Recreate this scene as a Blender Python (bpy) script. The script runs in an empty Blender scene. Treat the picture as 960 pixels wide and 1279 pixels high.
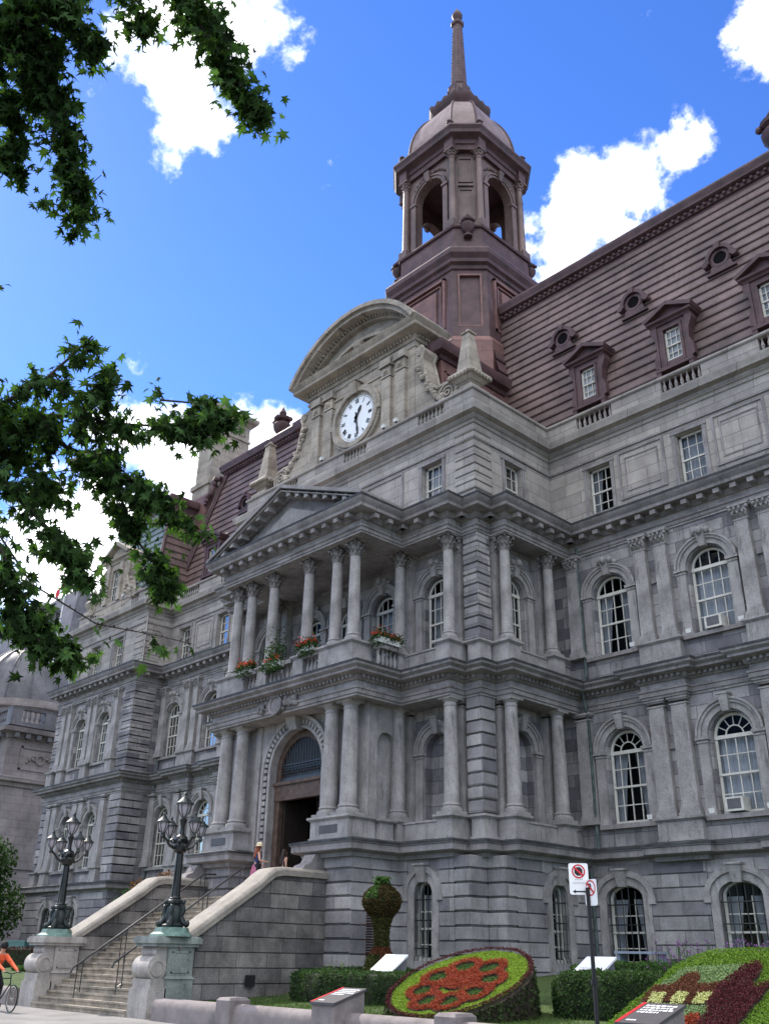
import bpy, bmesh, math, random
from mathutils import Vector, Matrix
PI = math.pi
rnd = random.Random(7)
sc = bpy.context.scene
COL = sc.collection

# ------------------------------------------------------------------ camera
cam_d = bpy.data.cameras.new('camera'); cam = bpy.data.objects.new('camera', cam_d); COL.objects.link(cam)
yaw, pit, rol = [math.radians(a) for a in (46.596, 25.580, 1.0458)]
fw = Vector((-math.sin(yaw)*math.cos(pit), math.cos(yaw)*math.cos(pit), math.sin(pit)))
r0 = Vector((math.cos(yaw), math.sin(yaw), 0)); u0 = r0.cross(fw)
rt = r0*math.cos(rol) + u0*math.sin(rol); up = -r0*math.sin(rol) + u0*math.cos(rol)
cam.matrix_world = Matrix(((rt.x, up.x, -fw.x, 0), (rt.y, up.y, -fw.y, 0), (rt.z, up.z, -fw.z, 1.6), (0, 0, 0, 1)))
cam_d.sensor_fit = 'HORIZONTAL'; cam_d.sensor_width = 36; cam_d.lens = 43.528
cam_d.clip_start = .05; cam_d.clip_end = 3000
sc.camera = cam

# ------------------------------------------------------------------ light
SUN = Vector((-.74, .03, .67)).normalized()
sun_el = math.asin(SUN.z); sun_az = math.atan2(SUN.x, SUN.y)
w = bpy.data.worlds.new('World'); sc.world = w; w.use_nodes = True
nt = w.node_tree; N = nt.nodes; L = nt.links; N.clear()
def wn(t, **k):
    n = N.new(t)
    for a, b in k.items(): setattr(n, a, b)
    return n
out = wn('ShaderNodeOutputWorld'); bg = wn('ShaderNodeBackground'); bgc = wn('ShaderNodeBackground'); mixs = wn('ShaderNodeMixShader')
sky = wn('ShaderNodeTexSky'); sky.sky_type = 'NISHITA'; sky.sun_disc = False
sky.sun_elevation = sun_el; sky.sun_rotation = sun_az; sky.altitude = 100; sky.air_density = 1.0; sky.dust_density = .05; sky.ozone_density = 2.5
hs = wn('ShaderNodeHueSaturation'); hs.inputs['Hue'].default_value = .517; hs.inputs['Saturation'].default_value = 1.28; hs.inputs['Value'].default_value = .8
bg.inputs[1].default_value = .15
L.new(sky.outputs[0], hs.inputs['Color']); L.new(hs.outputs[0], bg.inputs[0])
tc = wn('ShaderNodeTexCoord')
nz = wn('ShaderNodeTexNoise'); nz.inputs['Scale'].default_value = 12; nz.inputs['Detail'].default_value = 9; nz.inputs['Roughness'].default_value = .62
nz.inputs['Distortion'].default_value = .12
L.new(tc.outputs['Generated'], nz.inputs['Vector'])
CL = [((-.60, .28, .75), .070, 1), ((-.555, .285, .785), .06, 1), ((-.53, .30, .80), .06, .95), ((-.625,.29,.725),.045,.95), ((-.50,.31,.81),.03,.9),
      ((-.375, .635, .675), .05, 1), ((-.325, .645, .69), .048, .95), ((-.285, .655, .70), .038, .95), ((-.41,.63,.655),.05,1), ((-.42,.63,.62),.04,1),
      ((-.775, .42, .47), .07, 1), ((-.75, .445, .47), .06, 1), ((-.73, .47, .50), .04, .95), ((-.845, .35, .385), .06, 1), ((-.83,.39,.40),.06,1), ((-.80,.44,.40),.07,1), ((-.86,.38,.33),.08,1), ((-.705, .50, .50), .035, 1), ((-.82,.46,.33),.08,1),
      ((-.175, .63, .76), .042, .95), ((-.14,.70,.70),.05,.9), ((-.45,.34,.83),.012,.7), ((-.36,.42,.84),.016,.72),
      ((.35, -.45, .82), .62, 1.6), ((-.15,-.62,.77), .45, 1.6), ((.7,.05,.7),.45,1.5), ((.12,-.12,.98),.38,1.6)]  # unseen clouds in this row, overhead and behind camera, added to light the facade
prev = None
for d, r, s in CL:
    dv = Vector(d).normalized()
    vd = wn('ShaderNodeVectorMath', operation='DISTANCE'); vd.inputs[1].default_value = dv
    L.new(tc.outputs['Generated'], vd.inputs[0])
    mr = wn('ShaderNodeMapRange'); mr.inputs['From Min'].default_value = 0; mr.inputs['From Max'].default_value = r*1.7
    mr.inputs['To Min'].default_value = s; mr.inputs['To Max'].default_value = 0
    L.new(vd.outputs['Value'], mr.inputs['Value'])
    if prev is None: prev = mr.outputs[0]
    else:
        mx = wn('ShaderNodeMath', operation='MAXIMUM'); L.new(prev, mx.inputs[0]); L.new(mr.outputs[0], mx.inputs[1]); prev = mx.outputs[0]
ns = wn('ShaderNodeMath', operation='SUBTRACT'); L.new(nz.outputs['Fac'], ns.inputs[0]); ns.inputs[1].default_value = .5
nm = wn('ShaderNodeMath', operation='MULTIPLY'); L.new(ns.outputs[0], nm.inputs[0]); nm.inputs[1].default_value = 2.6
na = wn('ShaderNodeMath', operation='ADD'); L.new(nm.outputs[0], na.inputs[0]); L.new(prev, na.inputs[1])
mr = wn('ShaderNodeMapRange'); mr.interpolation_type = 'SMOOTHSTEP'
mr.inputs['From Min'].default_value = .42; mr.inputs['From Max'].default_value = .92
L.new(na.outputs[0], mr.inputs['Value'])
nz2 = wn('ShaderNodeTexNoise'); nz2.inputs['Scale'].default_value = 14; nz2.inputs['Detail'].default_value = 6; L.new(tc.outputs['Generated'], nz2.inputs['Vector'])
cr = wn('ShaderNodeMapRange'); cr.inputs['From Min'].default_value = .35; cr.inputs['From Max'].default_value = .62; L.new(nz2.outputs['Fac'], cr.inputs['Value'])
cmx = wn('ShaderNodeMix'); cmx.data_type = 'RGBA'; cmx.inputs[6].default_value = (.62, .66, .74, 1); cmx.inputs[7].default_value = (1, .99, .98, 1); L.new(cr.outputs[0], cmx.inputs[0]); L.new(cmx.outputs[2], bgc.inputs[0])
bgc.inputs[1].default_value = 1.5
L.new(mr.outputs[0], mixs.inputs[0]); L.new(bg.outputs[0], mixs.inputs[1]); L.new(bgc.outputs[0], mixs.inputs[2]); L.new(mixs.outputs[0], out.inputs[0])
sd = bpy.data.lights.new('sun', 'SUN'); sd.energy = 3.0; sd.angle = math.radians(.6); sd.color = (1, .93, .83)
so = bpy.data.objects.new('sun', sd); COL.objects.link(so); so.rotation_euler = SUN.to_track_quat('Z', 'Y').to_euler(); so.location = (-30, -10, 60)
sc.view_settings.view_transform = 'Standard'; sc.view_settings.look = 'None'; sc.view_settings.gamma = 1; sc.view_settings.exposure = 1.22
sc.view_settings.use_curve_mapping = False
sc.render.engine = 'CYCLES'; sc.cycles.max_bounces = 6; sc.cycles.diffuse_bounces = 3

# ------------------------------------------------------------------ materials
def mat(name, col, rough=.85, var=.15, nscale=3., bump=.15, brick=None, streak=0, metal=0, spec=.3, col2=None, fine=25., patina=0, btint=.22):
    m = bpy.data.materials.new(name); m.use_nodes = True
    t = m.node_tree; n = t.nodes; l = t.links
    b = n['Principled BSDF']; b.inputs['Roughness'].default_value = rough; b.inputs['Metallic'].default_value = metal
    b.inputs['Specular IOR Level'].default_value = spec
    tcn = n.new('ShaderNodeTexCoord')
    def new(t_, **k):
        q = n.new(t_)
        for a, v in k.items(): setattr(q, a, v)
        return q
    def mixc(f, a, bb, mode='MIX'):
        q = new('ShaderNodeMix'); q.data_type = 'RGBA'; q.blend_type = mode
        for s, v in ((0, f), (6, a), (7, bb)):
            if hasattr(v, 'links'): l.new(v, q.inputs[s])
            elif isinstance(v, tuple): q.inputs[s].default_value = (*v, 1) if len(v) == 3 else v
            else: q.inputs[s].default_value = v
        return q.outputs[2]
    n1 = new('ShaderNodeTexNoise'); n1.inputs['Scale'].default_value = nscale; n1.inputs['Detail'].default_value = 6; n1.inputs['Roughness'].default_value = .65
    l.new(tcn.outputs['Object'], n1.inputs['Vector'])
    n2 = new('ShaderNodeTexNoise'); n2.inputs['Scale'].default_value = fine; n2.inputs['Detail'].default_value = 4
    l.new(tcn.outputs['Object'], n2.inputs['Vector'])
    c = tuple(col); c2 = tuple(col2) if col2 else tuple(max(0, x*(1-2.2*var)) for x in col); ch = tuple(min(1, x*(1+var)) for x in col)
    mr1 = new('ShaderNodeMapRange'); mr1.inputs['From Min'].default_value = .3; mr1.inputs['From Max'].default_value = .7
    l.new(n1.outputs['Fac'], mr1.inputs['Value'])
    base = mixc(mr1.outputs[0], c2, ch)
    base = mixc(.35*min(1, var*4), base, n2.outputs['Color'], 'OVERLAY') if 0 else base
    hgt = n2.outputs['Fac']
    if brick:
        bw, bh = brick
        sep = new('ShaderNodeSeparateXYZ'); l.new(tcn.outputs['Object'], sep.inputs[0])
        ad = new('ShaderNodeMath', operation='ADD'); l.new(sep.outputs[0], ad.inputs[0]); l.new(sep.outputs[1], ad.inputs[1])
        cmb = new('ShaderNodeCombineXYZ'); l.new(ad.outputs[0], cmb.inputs[0]); l.new(sep.outputs[2], cmb.inputs[1])
        br = new('ShaderNodeTexBrick'); br.inputs['Scale'].default_value = 1; br.inputs['Brick Width'].default_value = bw; br.inputs['Row Height'].default_value = bh
        br.inputs['Mortar Size'].default_value = .014; br.inputs['Mortar Smooth'].default_value = .4; br.inputs['Bias'].default_value = 0
        br.inputs['Color1'].default_value = (1+btint*.5,)*3+(1,); br.inputs['Color2'].default_value = (1-btint, 1-btint, 1-btint*.85, 1); br.inputs['Mortar'].default_value = (.48, .46, .47, 1)
        l.new(cmb.outputs[0], br.inputs['Vector'])
        base = mixc(1.0, base, br.outputs['Color'], 'MULTIPLY')
        sb = new('ShaderNodeMath', operation='MULTIPLY_ADD'); l.new(br.outputs['Fac'], sb.inputs[0]); sb.inputs[1].default_value = -.8; l.new(n2.outputs['Fac'], sb.inputs[2]); hgt = sb.outputs[0]
    if streak:
        mp = new('ShaderNodeMapping'); mp.inputs['Scale'].default_value = (2.4, 2.4, .3); l.new(tcn.outputs['Object'], mp.inputs[0])
        n3 = new('ShaderNodeTexNoise'); n3.inputs['Scale'].default_value = 2.2; n3.inputs['Detail'].default_value = 7; n3.inputs['Roughness'].default_value = .78; l.new(mp.outputs[0], n3.inputs['Vector'])
        rr = new('ShaderNodeMapRange'); rr.inputs['From Min'].default_value = .53; rr.inputs['From Max'].default_value = .70; rr.inputs['To Max'].default_value = streak; l.new(n3.outputs['Fac'], rr.inputs['Value'])
        base = mixc(rr.outputs[0], base, tuple(x*.35 for x in col))
    if patina:
        n4 = new('ShaderNodeTexNoise'); n4.inputs['Scale'].default_value = .55; n4.inputs['Detail'].default_value = 8; n4.inputs['Roughness'].default_value = .7; l.new(tcn.outputs['Object'], n4.inputs['Vector'])
        rr = new('ShaderNodeMapRange'); rr.inputs['From Min'].default_value = .55; rr.inputs['From Max'].default_value = .75; rr.inputs['To Max'].default_value = patina; l.new(n4.outputs['Fac'], rr.inputs['Value'])
        base = mixc(rr.outputs[0], base, (.13, .19, .17))
    # fine grain
    g = new('ShaderNodeMapRange'); g.inputs['From Min'].default_value = .25; g.inputs['From Max'].default_value = .75; g.inputs['To Min'].default_value = 1-var; g.inputs['To Max'].default_value = 1+var*.7
    l.new(n2.outputs['Fac'], g.inputs['Value'])
    vm = new('ShaderNodeVectorMath', operation='SCALE'); l.new(base, vm.inputs[0]); l.new(g.outputs[0], vm.inputs['Scale'])
    l.new(vm.outputs[0], b.inputs['Base Color'])
    if bump:
        bp = new('ShaderNodeBump'); bp.inputs['Strength'].default_value = bump; bp.inputs['Distance'].default_value = .03
        l.new(hgt, bp.inputs['Height']); l.new(bp.outputs[0], b.inputs['Normal'])
    return m
STONE = mat('grey_limestone', (.305, .288, .285), .9, .2, .9, .7, brick=(1.25, .42), streak=.95, btint=.5)
STONEP = mat('grey_limestone_plain', (.325, .305, .30), .9, .2, 1.3, .6, streak=.95)
STONEC = mat('cut_stone_trim', (.26, .24, .24), .9, .22, 1.1, .35, streak=.9, patina=.25)
STONEL = mat('attic_limestone', (.36, .33, .30), .9, .15, 1., .45, brick=(1.5, .5), streak=.5, btint=.22)
STONEW = mat('buff_sandstone', (.37, .325, .27), .9, .2, 1.2, .35, brick=(1.6, .55), streak=.35, btint=.1)
BASEST = mat('basement_limestone', (.315, .298, .295), .9, .2, .8, .6, brick=(1.7, .41), streak=.8, btint=.45)
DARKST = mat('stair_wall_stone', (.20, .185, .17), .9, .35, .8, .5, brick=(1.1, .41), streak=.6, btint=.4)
COPING = mat('worn_buff_coping', (.25, .225, .195), .8, .2, 1.5, .3, streak=.3)
STEPM = mat('worn_step_stone', (.34, .29, .23), .85, .28, 2., .4, streak=.6)
PEDG = mat('verdigris_stained_stone', (.24, .265, .245), .85, .25, 1.6, .3, patina=.6, streak=.3)
PEDS = mat('grey_pedestal_stone', (.36, .33, .305), .85, .2, 1.6, .3, streak=.5)
COPPER = mat('brown_copper', (.165, .108, .100), .55, .3, .5, .3, streak=1.0, spec=.4, btint=.2)
COPPERR = mat('copper_sheet_panels', (.20, .10, .088), .6, .2, .9, .2, brick=(1.3, .6), streak=.3, spec=.4, btint=.2)
COPPERD = mat('dark_copper_trim', (.09, .046, .05), .6, .25, 1.5, .2, streak=.4, spec=.4)
COPPERG = mat('green_copper_roof', (.17, .21, .21), .6, .25, 1., .2, streak=.4)
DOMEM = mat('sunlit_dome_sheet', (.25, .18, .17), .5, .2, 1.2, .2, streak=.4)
WHITE = mat('white_painted_wood', (.55, .53, .48), .5, .1, 4, .08)
IRON = mat('black_painted_iron', (.012, .013, .014), .35, .2, 8, .1, spec=.5)
IRONG = mat('iron_with_verdigris', (.03, .04, .04), .5, .4, 4, .2, patina=.6)
CURT = mat('pale_curtain_cloth', (.5, .5, .54), .9, .08, 3, .1)
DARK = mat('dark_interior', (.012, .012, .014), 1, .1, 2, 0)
DOORW = mat('brown_door_wood', (.10, .065, .05), .6, .25, 5, .2)
LAWNM = mat('lawn_grass', (.05, .08, .02), 1, .35, 1.2, .5, col2=(.03, .05, .014), fine=90)
ASPH = mat('asphalt', (.055, .055, .058), .9, .2, 1, .3, fine=60)
PAVE = mat('concrete_paving', (.20, .19, .18), .9, .15, .8, .25, fine=40, streak=.3)
BARR = mat('granite_barrier', (.22, .19, .185), .85, .18, 2., .4, fine=60)
SIGNW = mat('white_enamel', (.75, .75, .76), .4, .03, 2, 0)
RED = mat('red_enamel', (.5, .02, .03), .4, .05, 2, 0)
BLK = mat('black_print', (.01, .01, .012), .5, .05, 2, 0)
GREYM = mat('grey_lettering', (.35, .35, .37), .5, .05, 2, 0)
CONCD = mat('dark_grey_panel', (.07, .065, .07), .5, .1, 2, 0)
SKIN = mat('skin', (.45, .25, .18), .6, .05, 5, 0)
HAIR = mat('auburn_hair', (.22, .06, .03), .7, .3, 20, .3)
STRAW = mat('straw_hat', (.62, .52, .36), .8, .1, 30, .3)
NAVY = mat('navy_cloth', (.02, .03, .08), .8, .3, 5, .2)
SKIRT = mat('red_pink_patterned_cloth', (.42, .08, .12), .8, .3, 14, .2, col2=(.16, .12, .22))
BLACKC = mat('black_cloth', (.012, .012, .014), .8, .2, 5, .2)
ORANGE = mat('orange_cloth', (.65, .10, .03), .8, .15, 5, .2)
TYRE = mat('tyre_rubber', (.02, .02, .02), .8, .1, 5, 0)
STEEL = mat('bright_steel', (.5, .5, .5), .3, .05, 5, 0, metal=1)
BOXW = mat('white_planter', (.62, .62, .6), .6, .08, 4, .1)
CLOCKF = mat('clock_dial_white', (.78, .80, .82), .4, .04, 1, 0)
NEIGH = mat('neighbour_limestone', (.25, .22, .21), .9, .2, .5, .3, brick=(1.6, .6), streak=.5, btint=.12)
SLATE = mat('grey_lead_roof', (.13, .125, .135), .6, .25, .6, .2, streak=.5)
BARK = mat('bark', (.07, .055, .045), .95, .3, 6, .6)

def leafm(name, col, var=.35, trans=.35):
    m = bpy.data.materials.new(name); m.use_nodes = True; t = m.node_tree; n = t.nodes; l = t.links
    b = n['Principled BSDF']; b.inputs['Roughness'].default_value = .75; b.inputs['Specular IOR Level'].default_value = .12
    g = n.new('ShaderNodeNewGeometry'); mr = n.new('ShaderNodeMapRange'); mr.inputs['To Min'].default_value = 1-var; mr.inputs['To Max'].default_value = 1+var
    l.new(g.outputs['Random Per Island'], mr.inputs['Value'])
    vm = n.new('ShaderNodeVectorMath'); vm.operation = 'SCALE'; vm.inputs[0].default_value = col; l.new(mr.outputs[0], vm.inputs['Scale'])
    l.new(vm.outputs[0], b.inputs['Base Color'])
    if trans:
        tr = n.new('ShaderNodeBsdfTranslucent'); mx = n.new('ShaderNodeMixShader'); mx.inputs[0].default_value = trans
        v2 = n.new('ShaderNodeVectorMath'); v2.operation = 'MULTIPLY'; v2.inputs[1].default_value = (1.6, 1.8, .7); l.new(vm.outputs[0], v2.inputs[0])
        l.new(v2.outputs[0], tr.inputs[0]); l.new(b.outputs[0], mx.inputs[1]); l.new(tr.outputs[0], mx.inputs[2]); l.new(mx.outputs[0], n['Material Output'].inputs[0])
    return m
LEAF = leafm('maple_leaf', (.036, .072, .022), .85, .35)
HEDGEM = leafm('hedge_leaf', (.03, .06, .018), .5, .2)
LIME = leafm('lime_green_plants', (.17, .26, .025), .2, .1)
GRNL = leafm('mid_green_plants', (.05, .10, .022), .4, .1)
PALEG = leafm('pale_green_plants', (.16, .23, .10), .2, .1)
REDP = leafm('rust_red_plants', (.24, .04, .018), .25, .1)
MAROON = leafm('maroon_plants', (.06, .010, .014), .2, .1)
CREAM = leafm('cream_plants', (.45, .46, .2), .2, .1)
BROWNP = leafm('brown_plants', (.10, .035, .018), .35, .1)
GRASSM = leafm('grass_blade', (.05, .085, .02), .4, .2)
FLR = leafm('red_geranium', (.55, .05, .03), .3, .2)
FLP = leafm('purple_flower', (.22, .10, .25), .3, .2)
OLIVE = leafm('olive_plants', (.07, .08, .02), .4, .1)
AUT = leafm('autumn_leaf', (.14, .06, .02), .5, .2)

def glassm():
    m = bpy.data.materials.new('window_glass'); m.use_nodes = True; t = m.node_tree; n = t.nodes; l = t.links; n.clear()
    o = n.new('ShaderNodeOutputMaterial'); tr = n.new('ShaderNodeBsdfTransparent'); tr.inputs[0].default_value = (.72, .76, .78, 1)
    gl = n.new('ShaderNodeBsdfGlossy'); gl.inputs['Roughness'].default_value = .02; gl.inputs['Color'].default_value = (.36, .36, .36, 1); mx = n.new('ShaderNodeMixShader')
    lw = n.new('ShaderNodeLayerWeight'); lw.inputs[0].default_value = .2
    nn = n.new('ShaderNodeTexNoise'); nn.inputs['Scale'].default_value = 1.4
    tcn = n.new('ShaderNodeTexCoord'); l.new(tcn.outputs['Object'], nn.inputs['Vector'])
    bp = n.new('ShaderNodeBump'); bp.inputs['Strength'].default_value = .12; bp.inputs['Distance'].default_value = .1; l.new(nn.outputs['Fac'], bp.inputs['Height']); l.new(bp.outputs[0], gl.inputs['Normal'])
    l.new(lw.outputs['Fresnel'], mx.inputs[0]); l.new(tr.outputs[0], mx.inputs[1]); l.new(gl.outputs[0], mx.inputs[2]); l.new(mx.outputs[0], o.inputs[0])
    return m
GLASS = glassm()

# ------------------------------------------------------------------ mesh helper
class B:
    def __init__(s): s.v = []; s.f = []
    def add(s, v, f):
        o = len(s.v); s.v += [tuple(p) for p in v]; s.f += [tuple(i+o for i in q) for q in f]; return s
    def merge(s, o, fn=None):
        return s.add([fn(p) for p in o.v] if fn else o.v, o.f)
    def box(s, x0, x1, y0, y1, z0, z1):
        return s.add([(x0,y0,z0),(x1,y0,z0),(x1,y1,z0),(x0,y1,z0),(x0,y0,z1),(x1,y0,z1),(x1,y1,z1),(x0,y1,z1)],
                     [(3,2,1,0),(4,5,6,7),(0,1,5,4),(1,2,6,5),(2,3,7,6),(3,0,4,7)])
    def frus(s, cx, cy, z0, z1, a0, b0, a1, b1):
        return s.add([(cx-a0,cy-b0,z0),(cx+a0,cy-b0,z0),(cx+a0,cy+b0,z0),(cx-a0,cy+b0,z0),(cx-a1,cy-b1,z1),(cx+a1,cy-b1,z1),(cx+a1,cy+b1,z1),(cx-a1,cy+b1,z1)],
                     [(3,2,1,0),(4,5,6,7),(0,1,5,4),(1,2,6,5),(2,3,7,6),(3,0,4,7)])
    def loft(s, rings, cap=True):
        n = len(rings[0]); o = len(s.v)
        for r in rings: s.v += [tuple(p) for p in r]
        for k in range(len(rings)-1):
            for i in range(n):
                j = (i+1) % n; s.f.append((o+k*n+i, o+k*n+j, o+(k+1)*n+j, o+(k+1)*n+i))
        if cap: s.f.append(tuple(o+i for i in range(n))[::-1]); s.f.append(tuple(o+(len(rings)-1)*n+i for i in range(n)))
        return s
    def prism(s, poly, z0, z1): return s.loft([[(x,y,z0) for x,y in poly], [(x,y,z1) for x,y in poly]])
    def extr(s, poly, f, d0, d1):   # poly of (u,z), map f(u,d,z)
        return s.loft([[f(u,d0,z) for u,z in poly], [f(u,d1,z) for u,z in poly]])
    def lathe(s, cx, cy, prof, n=16, a0=0):
        return s.loft([[(cx+r*math.cos(a0+2*PI*i/n), cy+r*math.sin(a0+2*PI*i/n), z) for i in range(n)] for r, z in prof])
    def ball(s, cx, cy, cz, r, n=10, m=6, sz=1.):
        return s.lathe(cx, cy, [(max(.001, r*math.sin(PI*k/m)), cz-r*sz*math.cos(PI*k/m)) for k in range(m+1)], n)
    def tube(s, pts, rad, n=8):
        P = [Vector(p) for p in pts]; R = rad if isinstance(rad, (list, tuple)) else [rad]*len(P)
        rings = []; pu = None
        for i, p in enumerate(P):
            t = (P[min(i+1, len(P)-1)]-P[max(i-1, 0)]).normalized()
            if pu is None: pu = t.orthogonal().normalized()
            u = (pu - t*pu.dot(t)).normalized(); pu = u; v = t.cross(u)
            rings.append([p+(u*math.cos(2*PI*k/n)+v*math.sin(2*PI*k/n))*R[i] for k in range(n)])
        return s.loft(rings)
    def ring(s, f, uc, zc, r0, r1, d0, d1, a0=0, a1=2*PI, n=32):  # flat annular sector in wall frame
        o = len(s.v); full = abs(a1-a0-2*PI) < 1e-6
        for i in range(n+1):
            a = a0+(a1-a0)*i/n; c, q = math.cos(a), math.sin(a)
            for r, d in ((r0,d0),(r1,d0),(r1,d1),(r0,d1)): s.v.append(tuple(f(uc+r*c, d, zc+r*q)))
        for i in range(n):
            for k in range(4):
                m = (k+1) % 4; s.f.append((o+4*i+k, o+4*i+m, o+4*(i+1)+m, o+4*(i+1)+k))
        if not full: s.f.append((o, o+1, o+2, o+3)); s.f.append((o+4*n+3, o+4*n+2, o+4*n+1, o+4*n))
        return s

WL = {}
def setp(o, label=None, cat=None, group=None, kind=None):
    if label: o['label'] = label
    if cat: o['category'] = cat
    if group: o['group'] = group
    if kind: o['kind'] = kind
def link(o, parent, loc, rz=0.):
    COL.objects.link(o)
    WL[o.name] = Vector(loc)
    if parent is not None:
        o.parent = parent; o.location = Vector(loc)-WL[parent.name]
    else: o.location = loc
    o.rotation_euler = (0, 0, rz)
    return o
def thing(name, loc, label, cat, group=None, rz=0.):
    o = bpy.data.objects.new(name, None); o.empty_display_size = .3
    link(o, None, loc, rz); setp(o, label, cat, group); return o
def mesh(name, b, m, world_origin=(0,0,0), smooth=True):
    me = bpy.data.meshes.new(name); ox, oy, oz = world_origin
    me.from_pydata([(x-ox, y-oy, z-oz) for x, y, z in b.v], [], b.f); me.materials.append(m)
    me.validate()
    if smooth:
        me.polygons.foreach_set('use_smooth', [True]*len(me.polygons))
        try: me.set_sharp_from_angle(angle=math.radians(32))
        except Exception: pass
    bmx = bmesh.new(); bmx.from_mesh(me); bmesh.ops.recalc_face_normals(bmx, faces=bmx.faces); bmx.to_mesh(me); bmx.free()
    return me
def obj(name, b, m, parent=None, smooth=True, loc=None):
    """world-coordinate mesh -> object (child of parent) whose origin is the parent's origin (or loc)"""
    o0 = WL[parent.name] if parent is not None and loc is None else Vector(loc or (0,0,0))
    o = bpy.data.objects.new(name, mesh(name, b, m, o0, smooth)); return link(o, parent, o0)
def inst(name, me, parent, loc, rz=0.):
    o = bpy.data.objects.new(name, me); return link(o, parent, loc, rz)
def FY(y0): return lambda u, d, z: (u, y0+d, z)          # wall facing -Y
def FXp(x0): return lambda u, d, z: (x0-d, u, z)         # wall facing +X
def FXm(x0): return lambda u, d, z: (x0+d, u, z)         # wall facing -X
def arcpts(xc, hw, zs, rise, n=16):
    return [(xc+hw*math.cos(PI-PI*i/n), zs+rise*math.sin(PI*i/n)) for i in range(n+1)]
def wall(b, f, u0, u1, z0, z1, ops=(), dep=.4, blind=False):
    """wall face with openings: ops = (uc, hw, zb, zs, rise)"""
    us = u0
    for (uc, hw, zb, zs, rise) in sorted(ops):
        a, c = uc-hw, uc+hw
        if a > us: b.add([f(us,0,z0),f(a,0,z0),f(a,0,z1),f(us,0,z1)], [(0,1,2,3)])
        b.add([f(a,0,z0),f(c,0,z0),f(c,0,zb),f(a,0,zb)], [(0,1,2,3)])
        P = arcpts(uc, hw, zs, rise) if rise > 0 else [(a, zs), (c, zs)]
        for (p, q) in zip(P[:-1], P[1:]):
            b.add([f(p[0],0,p[1]), f(q[0],0,q[1]), f(q[0],0,z1), f(p[0],0,z1)], [(0,1,2,3)])
            b.add([f(p[0],0,p[1]), f(q[0],0,q[1]), f(q[0],dep,q[1]), f(p[0],dep,p[1])], [(0,1,2,3)])
        for x in (a, c): b.add([f(x,0,zb), f(x,0,zs), f(x,dep,zs), f(x,dep,zb)], [(0,1,2,3)])
        b.add([f(a,0,zb), f(c,0,zb), f(c,dep,zb), f(a,dep,zb)], [(0,1,2,3)])
        us = c
    if us < u1: b.add([f(us,0,z0),f(u1,0,z0),f(u1,0,z1),f(us,0,z1)], [(0,1,2,3)])
    return b
def offs(path, o):
    """offset an open plan path to its right side by o with mitres"""
    P = [Vector(p) for p in path]; res = []
    for i, p in enumerate(P):
        ns_ = []
        if i > 0: d = (p-P[i-1]).normalized(); ns_.append(Vector((d.y, -d.x)))
        if i < len(P)-1: d = (P[i+1]-p).normalized(); ns_.append(Vector((d.y, -d.x)))
        if len(ns_) == 1: res.append(p+ns_[0]*o)
        else:
            m = (ns_[0]+ns_[1]); m = m/max(.2, (1+ns_[0].dot(ns_[1]))); res.append(p+m*o)
    return res
def sweep(b, path, prof):
    O = len(b.v); n = len(prof); rows = []
    for o, z in prof: rows.append([(q.x, q.y, z) for q in offs(path, o)])
    m = len(path)
    for i in range(m):
        for k in range(n): b.v.append(rows[k][i])
    for i in range(m-1):
        for k in range(n):
            j = (k+1) % n; b.f.append((O+i*n+k, O+i*n+j, O+(i+1)*n+j, O+(i+1)*n+k))
    b.f.append(tuple(O+k for k in range(n))); b.f.append(tuple(O+(m-1)*n+k for k in range(n))[::-1])
    return b
def along(path, step, fn, skip_short=.25):
    P = [Vector(p) for p in path]
    for a, c in zip(P[:-1], P[1:]):
        Ln = (c-a).length
        if Ln < skip_short: continue
        k = max(1, int(Ln/step)); d = (c-a)/Ln; nrm = Vector((d.y, -d.x))
        for i in range(k):
            p = a+d*(Ln*(i+.5)/k); fn(p, d, nrm)
def blk(b, p, d, nrm, w_, o0, o1, z0, z1, o0b=None):
    h = w_/2; o0b = o0 if o0b is None else o0b
    q = [p-d*h+nrm*o0, p+d*h+nrm*o0, p+d*h+nrm*o1, p-d*h+nrm*o1]
    b.loft([[(v.x, v.y, z0) for v in q], [(v.x, v.y, z1) for v in q]])

# ------------------------------------------------------------------ ground
def gh(x, y):
    if y < 15.0: return .30
    pts = [(15., .33), (19., .52), (21.1, .85), (28.4, 1.35), (60, 1.4)]
    for (a, za), (c, zc) in zip(pts[:-1], pts[1:]):
        if y <= c: return za+(zc-za)*(y-a)/(c-a)
    return 1.4
g = B(); g.add([(-900,-900,-.16),(900,-900,-.16),(900,900,-.16),(-900,900,-.16)], [(0,1,2,3)])
o = obj('ground', g, ASPH); setp(o, kind='structure')
g = B(); g.box(-130, 60, 4.5, 15.2, -.15, 0.); o = obj('sidewalk', g, PAVE); setp(o, kind='structure')
g = B(); g.box(-130, 60, 4.2, 4.5, -.15, 0.005); o = obj('kerb', g, BARR); setp(o, kind='structure')
g = B(); g.add([(-130,-6.1,-.15),(60,-6.1,-.15),(60,4.2,-.15),(-130,4.2,-.15)], [(0,1,2,3)]); g.box(-130, 60, -12, -6.1, -.15, 0)
o = obj('road', g, ASPH); setp(o, kind='structure')
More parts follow.
